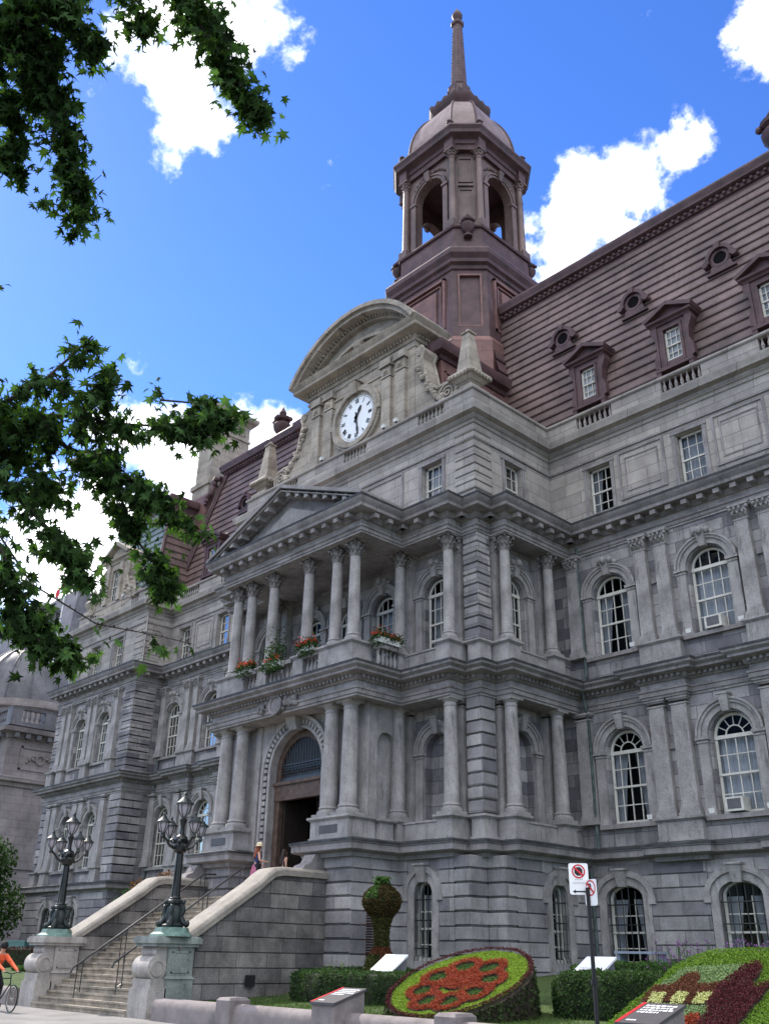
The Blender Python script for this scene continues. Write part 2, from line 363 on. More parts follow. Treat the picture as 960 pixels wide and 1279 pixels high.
for nm, x0, x1 in (('lawn', -24.3, 20.), ('lawn', -80., -32.3)):
    g = B(); nx, ny = int((x1-x0)/.6), 24; O = []
    for j in range(ny+1):
        for i in range(nx+1):
            x = x0+(x1-x0)*i/nx; y = 15.05+(28.6-15.05)*j/ny; g.v.append((x, y, gh(x, y)+.02*math.sin(x*2.1+y)*math.sin(y*1.7)))
    for j in range(ny):
        for i in range(nx): a = j*(nx+1)+i; g.f.append((a, a+1, a+nx+2, a+nx+1))
    g.v += [(x0,15.05,-.1),(x1,15.05,-.1)]; k = len(g.v); 
    g.f.append(tuple([k-2]+list(range(nx+1))+[k-1])) if 0 else None
    for i in range(nx):
        xa, xb = x0+(x1-x0)*i/nx, x0+(x1-x0)*(i+1)/nx
        g.add([(xa,15.05,-.1),(xb,15.05,-.1),g.v[i+1],g.v[i]], [(0,1,2,3)])
    o = obj(nm, g, LAWNM); setp(o, kind='structure')

# ================================================================== CITY HALL
H = thing('city_hall', (-27.5, 26, 0), 'large grey stone city hall with brown mansard roof, columned porch and clock gable', 'building')
XC = -27.5
def mx(x): return 2*XC-x
RW, LW = 28.4, 28.1            # wing wall planes
WXR = [-17.75, -13.82, -9.88, -5.95]; WXL = [-47.1, -43.15, -39.2]; WXP = [-54.7, -51.8]
PAIRR = [-15.85, -11.9, -7.95]; PAIRL = [-45.12, -41.17]
def resalt(xs, y, d=.3, h=.85):
    r = []
    for x in xs: r += [(x-h, y), (x-h, y-d), (x+h, y-d), (x+h, y)]
    return r
LP0, LP1 = -58.2, -48.5
portico = [(-31.85, 22.9), (-31.85, 20.8), (-23.2, 20.8), (-23.2, 22.9)]
def epath(res=True, ycut=None):
    p = [(LP0, 40), (LP0, 26.2), (LP1, 26.2), (LP1, LW-.05)]
    if res: p += resalt(PAIRL, LW-.05)
    p += [(-35.6, LW-.05), (-35.6, 24.4), (-34.9, 24.4), (-34.9, 23.65), (-34.15, 23.65), (-34.15, 22.9)] + portico
    p += [(-20.85, 22.9), (-20.85, 23.65), (-20.1, 23.65), (-20.1, 24.4), (-19.4, 24.4), (-19.4, RW-.05)]
    if res: p += resalt(PAIRR, RW-.05)
    p += [(-3.9, RW-.05), (-3.9, 26.2), (6, 26.2), (6, 40)]
    return p
EP, EPN = epath(), epath(False)
# --- entablatures as solid slabs + swept mouldings
b = B(); b.prism(EP, 9.62, 10.2); obj('entablature', b, STONEP, H, False)
b = B(); sweep(b, EP, [(-.1,9.70),(.05,9.70),(.05,9.84),(.09,9.86),(.09,9.93),(-.1,9.95)])
sweep(b, EP, [(-.1,10.12),(.06,10.14),(.12,10.2),(.14,10.3),(.40,10.33),(.46,10.36),(.46,10.44),(.58,10.52),(.60,10.6),(.60,10.63),(-.3,10.7)])
along(EP, .2, lambda p, d, n_: blk(b, p, d, n_, .105, .05, .24, 10.205, 10.305), .3)
obj('cornice', b, STONEC, H)
b = B(); b.prism(EPN, 15.7, 16.35); obj('entablature', b, STONEP, H, False)
b = B(); sweep(b, EPN, [(-.1,15.78),(.04,15.78),(.04,15.9),(.09,15.93),(.09,15.99),(-.1,16.0)])
sweep(b, EPN, [(-.1,16.2),(.05,16.22),(.12,16.3),(.14,16.42),(.50,16.44),(.53,16.46),(.53,16.58),(.65,16.7),(.68,16.8),(.68,16.83),(-.4,16.95)])
along(EPN, .62, lambda p, d, n_: blk(b, p, d, n_, .22, .08, .46, 16.24, 16.41), .5)
obj('cornice', b, STONEC, H)
# base cornice
iL = EP.index((-31.85, 20.8)); iR = EP.index((-23.2, 20.8))
EPL = EP[:iL+1]+[(-29.8, 20.8), (-29.8, 22.2)]; EPR = [(-25.55, 22.2), (-25.55, 20.8)]+EP[iR:]
for q in (EPL+[(-29.8, 40)], [(-25.55, 40)]+EPR): b = B(); b.prism(q, 4.5, 4.95); obj('wall', b, STONEP, H, False)
b = B(); sweep(b, EPR, [(-.2,4.44),(.06,4.46),(.10,4.58),(.28,4.62),(.33,4.66),(.33,4.84),(.37,4.86),(.37,4.92),(-.2,4.99)]); obj('cornice', b, STONEC, H)
b = B(); sweep(b, EPL, [(-.2,4.44),(.06,4.46),(.10,4.58),(.28,4.62),(.33,4.66),(.33,4.84),(.37,4.86),(.37,4.92),(-.2,4.99)]); obj('cornice', b, STONEC, H)
FLASH = mat('lead_flashing', (.05, .05, .052), .6, .35, 2, .1, patina=.35)
for pth_, o_, z_ in ((EPN, .69, 16.835), (EP, .61, 10.635), (EPL, .38, 4.925), (EPR, .38, 4.925)):
    b = B(); sweep(b, pth_, [(-.15, z_+.12), (o_, z_+.002), (o_, z_-.035), (o_+.015, z_-.035), (o_+.015, z_+.03), (-.15, z_+.15)]); obj('flashing', b, FLASH, H)
# attic
AP = [(LP0+.3, 40), (LP0+.3, 26.5), (LP1-.3, 26.5), (LP1-.3, LW+.2), (-34.9, LW+.2), (-34.9, 23.65), (-20.1, 23.65), (-20.1, RW), (-3.6, RW), (-3.6, 26.5), (5.7, 26.5), (5.7, 40)]
b = B(); b.prism(AP, 20.3, 21.16); obj('wall', b, STONEL, H, False)
b = B(); sweep(b, AP, [(-.1,20.28),(.05,20.3),(.08,20.42),(.16,20.46),(.2,20.6),(.42,20.66),(.45,20.8),(.5,20.9),(.5,20.96),(-.2,21.1)]); obj('cornice', b, STONEL, H)
b = B(); sweep(b, [(x, y) for x, y in AP], [(-.28,21.86),(.05,21.86),(.09,21.9),(.09,21.98),(.04,22.02),(-.28,22.02)])
sweep(b, AP, [(-.25,21.12),(.03,21.12),(.03,21.3),(-.25,21.3)]); obj('parapet_rail', b, STONEL, H)

# --- columns
def leafy_cap(b, r, z0, z1):
    h = z1-z0
    b.lathe(0, 0, [(r*.88, z0), (r*1.1, z0), (r*1.1, z0+h*.07), (r*.9, z0+h*.1), (r*.98, z0+h*.5), (r*1.3, z0+h*.86)], 16)
    for row, (za, zb_, rr, n) in enumerate(((z0+h*.1, z0+h*.45, 1.0, 8), (z0+h*.35, z0+h*.75, 1.1, 8))):
        for i in range(n):
            a = 2*PI*(i+.5*row)/n; c, s = math.cos(a), math.sin(a)
            P = [(r*rr*.98, za, .27), (r*rr*1.18, (za+zb_)/2, .30), (r*rr*1.62, zb_, .22), (r*rr*1.72, zb_-h*.09, .10)]
            vs = []
            for (q, z, wd) in P:
                for sg in (-1, 1): vs.append((q*c-sg*wd*r*s, q*s+sg*wd*r*c, z))
                vs.append(((q+.1*r)*c, (q+.1*r)*s, z))
            for k in range(len(P)-1):
                a0 = 3*k; b.add([vs[a0], vs[a0+2], vs[a0+5], vs[a0+3]], [(0,1,2,3)]); b.add([vs[a0+2], vs[a0+1], vs[a0+4], vs[a0+5]], [(0,1,2,3)])
    for i in range(4):
        a = PI/4+i*PI/2; c, s = math.cos(a), math.sin(a)
        b.ball(r*1.85*c, r*1.85*s, z1-h*.2, r*.3, 8, 6)
    b.frus(0, 0, z1-h*.1, z1, r*1.5, r*1.5, r*1.65, r*1.65)
CAPM = {}
CAPST = mat('weathered_capital_stone', (.24, .22, .215), .9, .35, 4, .5, streak=.6)
def col_mesh(r, z0, z1, kind):
    b = B(); h = z1-z0
    b.box(-r*1.42, r*1.42, -r*1.42, r*1.42, z0, z0+.1)
    caph = .62 if kind == 'cor' else .3
    prof = [(r*1.38,z0+.1),(r*1.4,z0+.15),(r*1.36,z0+.21),(r*1.16,z0+.23),(r*1.12,z0+.26),(r*1.22,z0+.30),(r*1.16,z0+.34),(r*1.03,z0+.36),(r,z0+.42)]
    zt = z1-caph
    for k in range(1, 7): t = k/6; prof.append((r*(1-.15*t**1.6), z0+.42+(zt-z0-.42)*t))
    if kind == 'cor':
        b.lathe(0, 0, prof, 20)
        if kind not in CAPM: CAPM[kind] = {}
        c = B(); leafy_cap(c, r*.87, zt, z1); CAPM[kind][round(r, 3)] = mesh('capital', c, CAPST)
        me = mesh('column', b, STONEP); return me
    else:
        prof += [(r*.95,zt+.0),(r*.95,zt+.04),(r*.86,zt+.05),(r*.86,zt+.13),(r*1.0,zt+.15),(r*1.18,zt+.21)]
        b.lathe(0, 0, prof, 20); b.frus(0, 0, z1-.09, z1+.01, r*1.22, r*1.22, r*1.28, r*1.28)
    return mesh('column', b, STONEP)
PL1, PL2 = 5.78, 11.62
cP1, cP2 = col_mesh(.29, PL1, 9.63, 'tus'), col_mesh(.225, 11.72, 15.71, 'cor')
cM1, cM2 = col_mesh(.25, PL1, 9.63, 'tus'), col_mesh(.215, PL2, 15.71, 'cor')
for x in (-24.05, -25.03, -30.35, -31.38):
    inst('column', cP1, H, (x, 21.32, 0))
for x in (-24.05, -25.05, -26.72, -28.95, -30.45, -31.4): inst('column', cP2, H, (x, 21.3, 0))
for x in (-23.68, -21.18):
    for X in (x, mx(x)):
        inst('column', cM1, H, (X, 23.28, 0)); inst('column', cM2, H, (X, 23.28, 0))
for y in (24.72, 27.3):
    for X in (-19.72, mx(-19.72)):
        inst('column', cM1, H, (X, y, 0)); inst('column', cM2, H, (X, y, 0))
for o_ in list(H.children):
    if o_.name.startswith('column') and o_.data in (cP2, cM2):
        cc = bpy.data.objects.new('capital', CAPM['cor'][.225 if o_.data == cP2 else .215]); COL.objects.link(cc); cc.parent = o_
# pedestals under columns : plan rectangles
def ped(b, x0, x1, y0, y1, z0, z1):
    b.box(x0+.03, x1-.03, y0+.03, y1-.03, z0, z0+.16); b.box(x0+.07, x1-.07, y0+.07, y1-.07, z0+.16, z1-.14)
    b.frus((x0+x1)/2, (y0+y1)/2, z1-.14, z1-.07, (x1-x0)/2-.06, (y1-y0)/2-.06, (x1-x0)/2+.02, (y1-y0)/2+.02); b.box(x0-.03, x1+.03, y0-.03, y1+.03, z1-.07, z1)
def pedo(*a):
    b = B(); ped(b, *a); obj('pedestal', b, STONEP, H)
for z0, z1 in ((4.95, PL1), (10.63, PL2)):
    for s in (0, 1):
        q = (lambda a, c: (a, c)) if s == 0 else (lambda a, c: (mx(c), mx(a)))
        for (x0, x1, y0, y1) in ((-24.1, -23.26, 22.86, 24.0), (-21.6, -20.8, 22.86, 24.0), (-20.4, -19.36, 24.3, 25.12), (-20.4, -19.36, 26.9, 27.7), (-20.75, -20.06, 23.6, 24.35)):
            if z0 < 5 and x0 == -24.1: x0, x1 = -24.08, -23.28
            a, c = q(x0, x1); pedo(a, c, y0, y1, z0, z1)
        for (x0, x1, y0, y1) in ((-23.3, -21.5, 23.2, 24.0), (-20.4, -19.75, 25.1, 26.95), (-20.4, -19.75, 27.6, 28.42)):
            b = B(); a, c = q(x0, x1); b.box(a, c, y0, y1, z0, z1-.16); b.box(a-.04, c+.04, y0-.04, y1+.04, z1-.16, z1-.1); obj('dado', b, STONEP, H)
for (x0, x1) in ((-25.55, -23.5), (-31.9, -29.85)): pedo(x0, x1, 20.85, 22.2, 4.95, PL1)
for (x0, x1) in ((-23.75, -23.3), (-31.8, -31.3)): pedo(x0, x1, 22.1, 22.84, 4.95, PL1-.05)
for x, y in [(x, RW) for x in PAIRR]+[(x, LW) for x in PAIRL]:
    pedo(x-.86, x+.86, y-.33, y+.1, 4.95, PL1); pedo(x-.86, x+.86, y-.33, y+.1, 10.63, 11.65)
for x in (-57.6, -56.3, -53.25, -50.2): pedo(x-.42, x+.42, 25.95, 26.4, 4.95, PL1); pedo(x-.42, x+.42, 25.95, 26.4, 10.63, 11.65)
# dark name plates on porch pedestals
for x in (-24.55, -30.85): b = B(); b.box(x-.45, x+.45, 20.90, 20.95, 5.25, 5.5); obj('name_plate', b, CONCD, H)

# --- main walls with openings
def R1(hw=.72): return hw
ops_w = lambda xs, y: ([(x, .72, 5.75, 8.18, .72) for x in xs], [(x, .72, 11.62, 14.0, .66) for x in xs], [(x, .53, 17.28, 19.3, 0) for x in xs])
def upper(f, u0, u1, xs, attic=True, tag='wall', at=None, hw=.72, ahw=.53, blind1=False):
    b = B(); o1, o2, o3 = ops_w(xs, 0)
    o1 = [(x, hw, a, c, hw) for x, _, a, c, _ in o1]; o2 = [(x, hw, a, c, hw*.92) for x, _, a, c, _ in o2]; o3 = [(x, ahw, a, c, 0) for x, _, a, c, _ in o3]
    wall(b, f, u0, u1, 4.95, 9.62, o1); wall(b, f, u0, u1, 10.2, 15.7, o2)
    obj('wall', b, STONE, H, False)
    if attic:
        b = B(); wall(b, at or f, u0, u1, 16.3, 20.3, o3, .3); obj('wall', b, STONEL, H, False)
upper(FY(RW), -20.4, -3.5, WXR)
upper(FY(LW), LP1-.3, -35.2, WXL, at=FY(LW+.2))
upper(FY(26.3), LP0+.1, LP1-.1, WXP, hw=.62, ahw=.5, at=FY(26.5))
upper(FXp(-20.35), 23.7, 28.45, [25.95], hw=.62, at=FXp(-20.1), ahw=.5)
upper(FXm(mx(-20.35)), 23.7, 28.4, [25.95], hw=.62, at=FXm(-34.9), ahw=.5)
b = B(); XS = [-22.42, mx(-22.42)]
wall(b, FY(24.0), -34.6, -20.4, 4.95, 9.62, [(x, .6, 5.75, 8.1, .6) for x in XS]); obj('wall', b, STONE, H, False)
b = B(); wall(b, FY(24.0), -34.6, -20.4, 10.2, 15.7, [(x, .62, 11.62, 14.0, .6) for x in XS]+[(x, .6, 11.0, 14.0, .6) for x in (-25.3, -27.5, -29.7)]); obj('wall', b, STONE, H, False)
b = B(); wall(b, FY(23.65), -34.9, -20.1, 16.3, 20.3, [(x, .52, 17.28, 19.3, 0) for x in (-22.3, mx(-22.3))], .3); obj('wall', b, STONEL, H, False)
# side faces / returns that carry no opening
b = B()
wall(b, FXp(LP1-.1), 26.3, LW+.3, 4.95, 15.7); wall(b, FXm(LP0+.1), 26.3, 40, 0, 15.7)
wall(b, FXm(-3.8), 26.3, RW, 0, 15.7); wall(b, FY(26.3), -3.8, 5.9, 0, 15.7); wall(b, FXp(5.9), 26.3, 40, 0, 15.7)
b.box(LP0+.1, 5.9, 40, 40.3, 0, 21)
obj('wall', b, STONE, H, False)
b = B()
wall(b, FXp(LP1-.3), 26.5, LW+.3, 16.3, 20.3); wall(b, FXm(LP0+.3), 26.5, 40, 16.3, 20.3)
wall(b, FXm(-3.6), 26.5, RW, 16.3, 20.3); wall(b, FY(26.5), -3.6, 5.7, 16.3, 20.3); wall(b, FXp(5.7), 26.5, 40, 16.3, 20.3)
obj('wall', b, STONEL, H, False)

# --- quoins (grooved courses)
def courses(b, x0, x1, y0, y1, z0, z1, h=.41, gap=.055):
    n = max(1, round((z1-z0)/h)); hh = (z1-z0)/n
    b.box(x0+.07, x1-.07, y0+.07, y1-.07, z0, z1)
    for i in range(n): 
        a, c = z0+i*hh+gap, z0+(i+1)*hh
        cx, cy, sx, sy = (x0+x1)/2, (y0+y1)/2, (x1-x0)/2, (y1-y0)/2
        b.loft([[(cx+s*(sx-e), cy+t*(sy-e), z) for s, t in ((-1,-1),(1,-1),(1,1),(-1,1))] for z, e in ((a, .025), (a+.02, 0), (c-.02, 0), (c-.001, .025))])
def quo(m, *a):
    b = B(); courses(b, *a); obj('quoin', b, m, H, False)
for (x0, x1) in ((-20.82, -20.13), (mx(-20.13), mx(-20.82))):
    for z0, z1 in ((PL1, 9.62), (PL2, 15.7)): quo(STONE, x0, x1, 23.68, 24.37, z0, z1)
    quo(STONEL, x0-.25, x1+.08 if x1 > -25 else x1+.25, 23.6, 24.6, 17.4, 20.25, .36)
for z0, z1 in ((4.97, 9.62), (10.64, 15.7)):
    quo(STONE, LP1-1.2, LP1-.03, 26.22, 27.6, z0, z1); quo(STONE, LP0+.03, LP0+.9, 26.22, 27.2, z0, z1)
quo(STONEL, LP1-1.3, LP1-.26, 26.46, 27.6, 16.9, 20.3, .36); quo(STONEL, LP0+.26, LP0+1.2, 26.46, 27.6, 16.9, 20.3, .36)

# --- pilasters
def pil_mesh(wd, z0, z1, cor, dep=.22):
    b = B(); h = wd/2; caph = .6 if cor else .28
    b.box(-h-.08, h+.08, -dep-.08, .02, z0, z0+.12); b.box(-h-.05, h+.05, -dep-.05, .02, z0+.12, z0+.22); b.box(-h-.02, h+.02, -dep-.02, .02, z0+.22, z0+.3)
    b.frus(0, -dep/2, z0+.3, z1-caph, h, dep/2, h*.93, dep/2)
    zt = z1-caph
    if cor:
        b.box(-h-.01, h+.01, -dep-.02, .02, zt, zt+.05); b.frus(0, -dep/2, zt+.05, z1-.09, h*.9, dep/2, h*1.1, dep/2+.04)
        for row, z in ((0, zt+.08), (1, zt+.25)):
            for k in range(3-row):
                x = (-h*.7+k*h*.7) if row == 0 else (-h*.35+k*h*.7)
                b.add([(x-.075,-dep,z),(x+.075,-dep,z),(x+.08,-dep-.08,z+.15),(x-.08,-dep-.08,z+.15),(x+.05,-dep-.18,z+.2),(x-.05,-dep-.18,z+.2),(x+.03,-dep-.17,z+.12),(x-.03,-dep-.17,z+.12)],
                      [(0,1,2,3),(3,2,4,5),(5,4,6,7),(0,3,7),(1,2,6),(7,6,1,0)])
        for s in (-1, 1): b.ball(s*h*1.12, -dep-.05, z1-.17, .075, 8, 6)
        b.box(-h-.1, h+.1, -dep-.1, .02, z1-.09, z1)
    else:
        b.box(-h-.02, h+.02, -dep-.03, .02, zt, zt+.05); b.box(-h-.03, h+.03, -dep-.03, .02, zt+.14, zt+.19); b.box(-h-.08, h+.08, -dep-.08, .02, zt+.19, z1)
    return mesh('pilaster', b, STONEP)
p1, p2 = pil_mesh(.6, PL1, 9.63, False), pil_mesh(.52, 11.65, 15.71, True)
PX = []
for x in PAIRR: PX += [(x-.42, RW), (x+.42, RW)]
for x in PAIRL: PX += [(x-.42, LW), (x+.42, LW)]
PX += [(-19.25, RW), (-35.75, LW), (LP1+.35-.6+.7, LW), (-57.0, 26.3), (-53.62, 26.3), (-52.88, 26.3), (-50.35, 26.3), (-56.2, 26.3)]
for x, y in PX: inst('pilaster', p1, H, (x, y, 0)); inst('pilaster', p2, H, (x, y, 0))
ps1, ps2 = pil_mesh(.36, PL1, 9.63, False, .3), pil_mesh(.34, 11.62, 15.71, True, .3)
for x in (-23.68, -21.18, mx(-23.68), mx(-21.18)): inst('pilaster', ps1, H, (x, 24.0, 0)); inst('pilaster', ps2, H, (x, 24.0, 0))
for y in (24.72, 27.3): inst('pilaster', ps1, H, (-20.35, y, 0), PI/2); inst('pilaster', ps2, H, (-20.35, y, 0), PI/2)

# --- window surrounds (archivolt, imposts, keystone)
def surround(hw, zb, zs, rise, kind):
    b = B(); f = lambda u, d, z: (u, d, z)
    ro, w1 = hw+.42, .30; kz = rise/hw
    # jamb piers with impost caps
    for s in (-1, 1):
        x = s*(hw+.24)
        b.box(x-.17, x+.17, -.12, .02, zb-.02, zs-.2); b.box(x-.2, x+.2, -.15, .02, zb-.02, zb+.14)
        b.box(x-.19, x+.19, -.15, .02, zs-.2, zs-.14); b.box(x-.23, x+.23, -.19, .02, zs-.1, zs); b.box(x-.17, x+.17, -.12, .02, zs-.14, zs-.1)
    n = 20
    for (ra, rb, d) in ((hw+.06, hw+.26, .10), (hw+.26, hw+.36, .16), (hw+.36, hw+.43, .21)):
        P = [(ra*math.cos(PI*i/n), zs+.001+ra*kz*math.sin(PI*i/n)) for i in range(n+1)]; Q = [(rb*math.cos(PI*i/n), zs+.001+rb*kz*math.sin(PI*i/n)) for i in range(n+1)]
        for i in range(n): b.loft([[ (P[i][0],y,P[i][1]), (Q[i][0],y,Q[i][1]), (Q[i+1][0],y,Q[i+1][1]), (P[i+1][0],y,P[i+1][1]) ] for y in (-d, .02)], False); o_ = 0
        for i in range(n): b.add([(P[i][0],-d,P[i][1]), (Q[i][0],-d,Q[i][1]), (Q[i+1][0],-d,Q[i+1][1]), (P[i+1][0],-d,P[i+1][1])], [(0,1,2,3)])
    zt = zs+rise
    b.loft([[(s*(wd), y, z) for s, y in ((-1,.02),(1,.02),(1,-d),(-1,-d))] for z, wd, d in ((zt-.03,.11,.2),(zt+.25,.14,.26),(zt+.5,.17,.3))])
    b.box(-.21, .21, -.33, .02, zt+.5, zt+.56)
    if kind == 'crest':
        for s in (-1, 1): b.ball(s*.22, -.2, zt+.5, .13, 8, 6); b.ball(s*.36, -.12, zt+.42, .09, 8, 6)
        b.ball(0, -.3, zt+.5, .15, 8, 6)
    return b
sm = {}
for key, (hw, zb, zs, rise, k) in dict(a1=(.72,5.75,8.18,.72,''), a2=(.72,11.62,14.,.66,'crest'), c1=(.62,5.75,8.18,.62,''), c2=(.62,11.62,14.,.57,'crest'), n1=(.6,5.75,8.1,.6,''), n2=(.62,11.62,14.,.6,'crest')).items():
    sm[key] = mesh('window_surround', surround(hw, zb, zs, rise, k), STONEP)
# --- windows
def glazing(hw, zb, zs, rise, style):
    """frame bars in (x, z); y=0 plane of the wall, sash set back"""
    b = B(); fr = .09; y0, y1 = .2, .27; f = lambda u, d, z: (u, d, z)
    b.box(-hw, -hw+fr, y0, y1, zb, zs); b.box(hw-fr, hw, y0, y1, zb, zs); b.box(-hw, hw, y0-.02, y1, zb, zb+.09)
    if rise > 0:
        n = 16; kz = rise/hw
        for i in range(n):
            a, c = PI*i/n, PI*(i+1)/n
            q = [(r*math.cos(t), zs+r*kz*math.sin(t)) for r, t in ((hw-fr,a),(hw,a),(hw,c),(hw-fr,c))]
            b.loft([[(x,y,z) for x, z in q] for y in (y0, y1)])
    else: b.box(-hw, hw, y0, y1, zs-.08, zs)
    H_ = zs-zb
    if style in ('arch', 'fan'):
        b.box(-hw, hw, y0-.03, y1, zs-.1, zs+.02); m = zb+H_*.5; b.box(-hw, hw, y0-.02, y1, m-.035, m+.035)
        for k in (1, 2, 3): x = -hw+2*hw*k/4; b.box(x-.016, x+.016, y0+.01, y1-.01, zb, zs)
        for t in (.25, .75): z = zb+H_*t; b.box(-hw, hw, y0+.012, y1-.012, z-.016, z+.016)
        if style == 'arch':
            for k in (1, 2, 3): x = -hw+2*hw*k/4; zz = zs+rise*math.sqrt(max(0, 1-(x/hw)**2)); b.box(x-.016, x+.016, y0+.01, y1-.01, zs, zz)
        else:
            for i in range(1, 6):
                a = PI*i/6; b.tube([(.3*math.cos(a), .235, zs+.3*math.sin(a)), (hw*.95*math.cos(a), .235, zs+rise*.95*math.sin(a))], .018, 4)
            b.ring(f, 0, zs, .28, .32, y0+.01, y1-.01, 0, PI, 12)
    elif style == 'sash':
        m = zb+H_*.48; b.box(-hw, hw, y0-.02, y1, m-.03, m+.03)
        for k in (1, 2): x = -hw+2*hw*k/3; b.box(x-.015, x+.015, y0+.01, y1-.01, zb, zs)
        for t in (.24, .74): z = zb+H_*t; b.box(-hw, hw, y0+.012, y1-.012, z-.015, z+.015)
    return b
def shape_panel(hw, zb, zs, rise, y):
    b = B(); P = arcpts(0, hw, zs, rise) if rise > 0 else [(-hw, zs), (hw, zs)]
    b.add([(-hw, y, zb)]+[(x, y, z) for x, z in P]+[(hw, y, zb)], [tuple(range(len(P)+2))]); return b
def curtain(hw, zb, zt, mode):
    b = B(); segs = []
    if mode == 'open': segs = [(-hw, -hw*.2, -hw*.62), (hw, hw*.2, hw*.62)]
    elif mode == 'half': segs = [(-hw, -hw*.1, -hw*.5)]
    else: segs = [(-hw, hw, hw)]
    for e, ct, cb in segs:
        n = 26; rows = [zb, zb+(zt-zb)*.35, zb+(zt-zb)*.7, zt]
        V = []
        for j, z in enumerate(rows):
            t = j/3; inner = cb+(ct-cb)*t if mode != 'sheer' else ct
            for i in range(n+1): x = e+(inner-e)*i/n; V.append((x, .40+.03*math.sin(i*1.9+j*.3), z))
        b.add(V, [(j*(n+1)+i, j*(n+1)+i+1, (j+1)*(n+1)+i+1, (j+1)*(n+1)+i) for j in range(3) for i in range(n)])
    return b
wm = {}
def winset(key, hw, zb, zs, rise, style):
    wm[key] = (mesh('window', glazing(hw, zb, zs, rise, style), WHITE), mesh('pane', shape_panel(hw-.02, zb, zs, rise, .235), GLASS),
               {m_: mesh('curtain', curtain(hw-.02, zb, zs, m_), CURT) for m_ in ('open', 'half', 'sheer')}, None)
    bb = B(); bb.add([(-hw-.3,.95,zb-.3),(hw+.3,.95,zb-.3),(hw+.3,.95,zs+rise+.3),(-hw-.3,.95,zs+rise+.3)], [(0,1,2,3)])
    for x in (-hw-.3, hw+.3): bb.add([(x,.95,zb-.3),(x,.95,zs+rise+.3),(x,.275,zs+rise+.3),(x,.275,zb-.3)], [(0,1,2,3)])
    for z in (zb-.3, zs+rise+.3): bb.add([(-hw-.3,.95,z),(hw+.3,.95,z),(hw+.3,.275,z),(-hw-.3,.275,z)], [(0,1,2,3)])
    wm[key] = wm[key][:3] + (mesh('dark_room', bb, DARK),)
winset('a1', .70, 5.77, 8.18, .70, 'fan'); winset('a2', .70, 11.64, 14., .64, 'arch'); winset('at', .51, 17.3, 19.28, 0, 'sash')
winset('c1', .60, 5.77, 8.18, .60, 'fan'); winset('c2', .60, 11.64, 14., .55, 'arch'); winset('bs', .68, 1.5, 3.42, .42, 'sash'); winset('bn', .42, 1.5, 3.4, .42, 'sash')
def window(key, x, y, mode='open', rz=0., sk=None):
    wmesh, pmesh, cm, dm = wm[key]
    wo = inst('window', wmesh, H, (x, y, 0), rz)
    for nm, me in (('pane', pmesh), ('curtain', cm.get(mode)), ('room', dm)):
        if me is None: continue
        c = bpy.data.objects.new(nm, me); COL.objects.link(c); c.parent = wo; WL[c.name] = WL[wo.name]
    if sk: inst('window_surround', sm[sk], H, (x, y, 0), rz)
    return wo
modes = ['open', 'half', 'sheer']
for i, x in enumerate(WXR):
    window('a1', x, RW, ['open', 'sheer', 'open', 'sheer'][i], 0, 'a1'); window('a2', x, RW, ['open', 'sheer', 'half', 'open'][i], 0, 'a2'); window('at', x, RW, ['half', 'sheer', 'open', 'sheer'][i])
for i, x in enumerate(WXL):
    window('a1', x, LW, modes[(i+1) % 3], 0, 'a1'); window('a2', x, LW, modes[(i+2) % 3], 0, 'a2'); window('at', x, LW+.2, modes[i])
for i, x in enumerate(WXP):
    window('c1', x, 26.3, modes[i], 0, 'c1'); window('c2', x, 26.3, modes[(i+1) % 3], 0, 'c2'); window('at', x, 26.5, 'sheer')
window('c2', -20.35, 25.95, 'open', PI/2, 'c2'); inst('window_surround', sm['c1'], H, (-20.35, 25.95, 0), PI/2)
window('at', -20.1, 25.95, 'sheer', PI/2)
for x in XS: window('c2', x, 24.0, 'half', 0, 'n2'); inst('window_surround', sm['n1'], H, (x, 24.0, 0))
for x in (-25.3, -27.5, -29.7): window('c2', x, 24.0, 'sheer', 0, 'n2')
window('at', -22.3, 23.65, 'sheer'); window('at', mx(-22.3), 23.65, 'sheer')
# blind niches backs
b = B()
for x in XS: b.merge(shape_panel(.61, 5.7, 8.1, .61, 24.0+.3), lambda p, x=x: (p[0]+x, p[1], p[2]))
b.merge(shape_panel(.63, 5.7, 8.2, .63, .28), lambda p: (-20.35-p[1], 25.95+p[0], p[2]))
b.merge(shape_panel(.63, 5.7, 8.2, .63, .28), lambda p: (mx(-20.35)+p[1], 25.95+p[0], p[2]))
obj('wall', b, STONE, H, False)
# sills
b = B()
for x in WXR: b.box(x-1.15, x+1.15, RW-.16, RW+.05, 5.6, 5.75); b.box(x-1.15, x+1.15, RW-.16, RW+.05, 11.48, 11.62)
for x in WXL: b.box(x-1.1, x+1.1, LW-.16, LW+.05, 5.6, 5.75); b.box(x-1.1, x+1.1, LW-.16, LW+.05, 11.48, 11.62)
for x in WXP: b.box(x-.95, x+.95, 26.16, 26.35, 5.6, 5.75); b.box(x-.95, x+.95, 26.16, 26.35, 11.48, 11.62)
for x in XS: b.box(x-.8, x+.8, 23.85, 24.05, 5.6, 5.75); b.box(x-.8, x+.8, 23.85, 24.05, 11.48, 11.62)
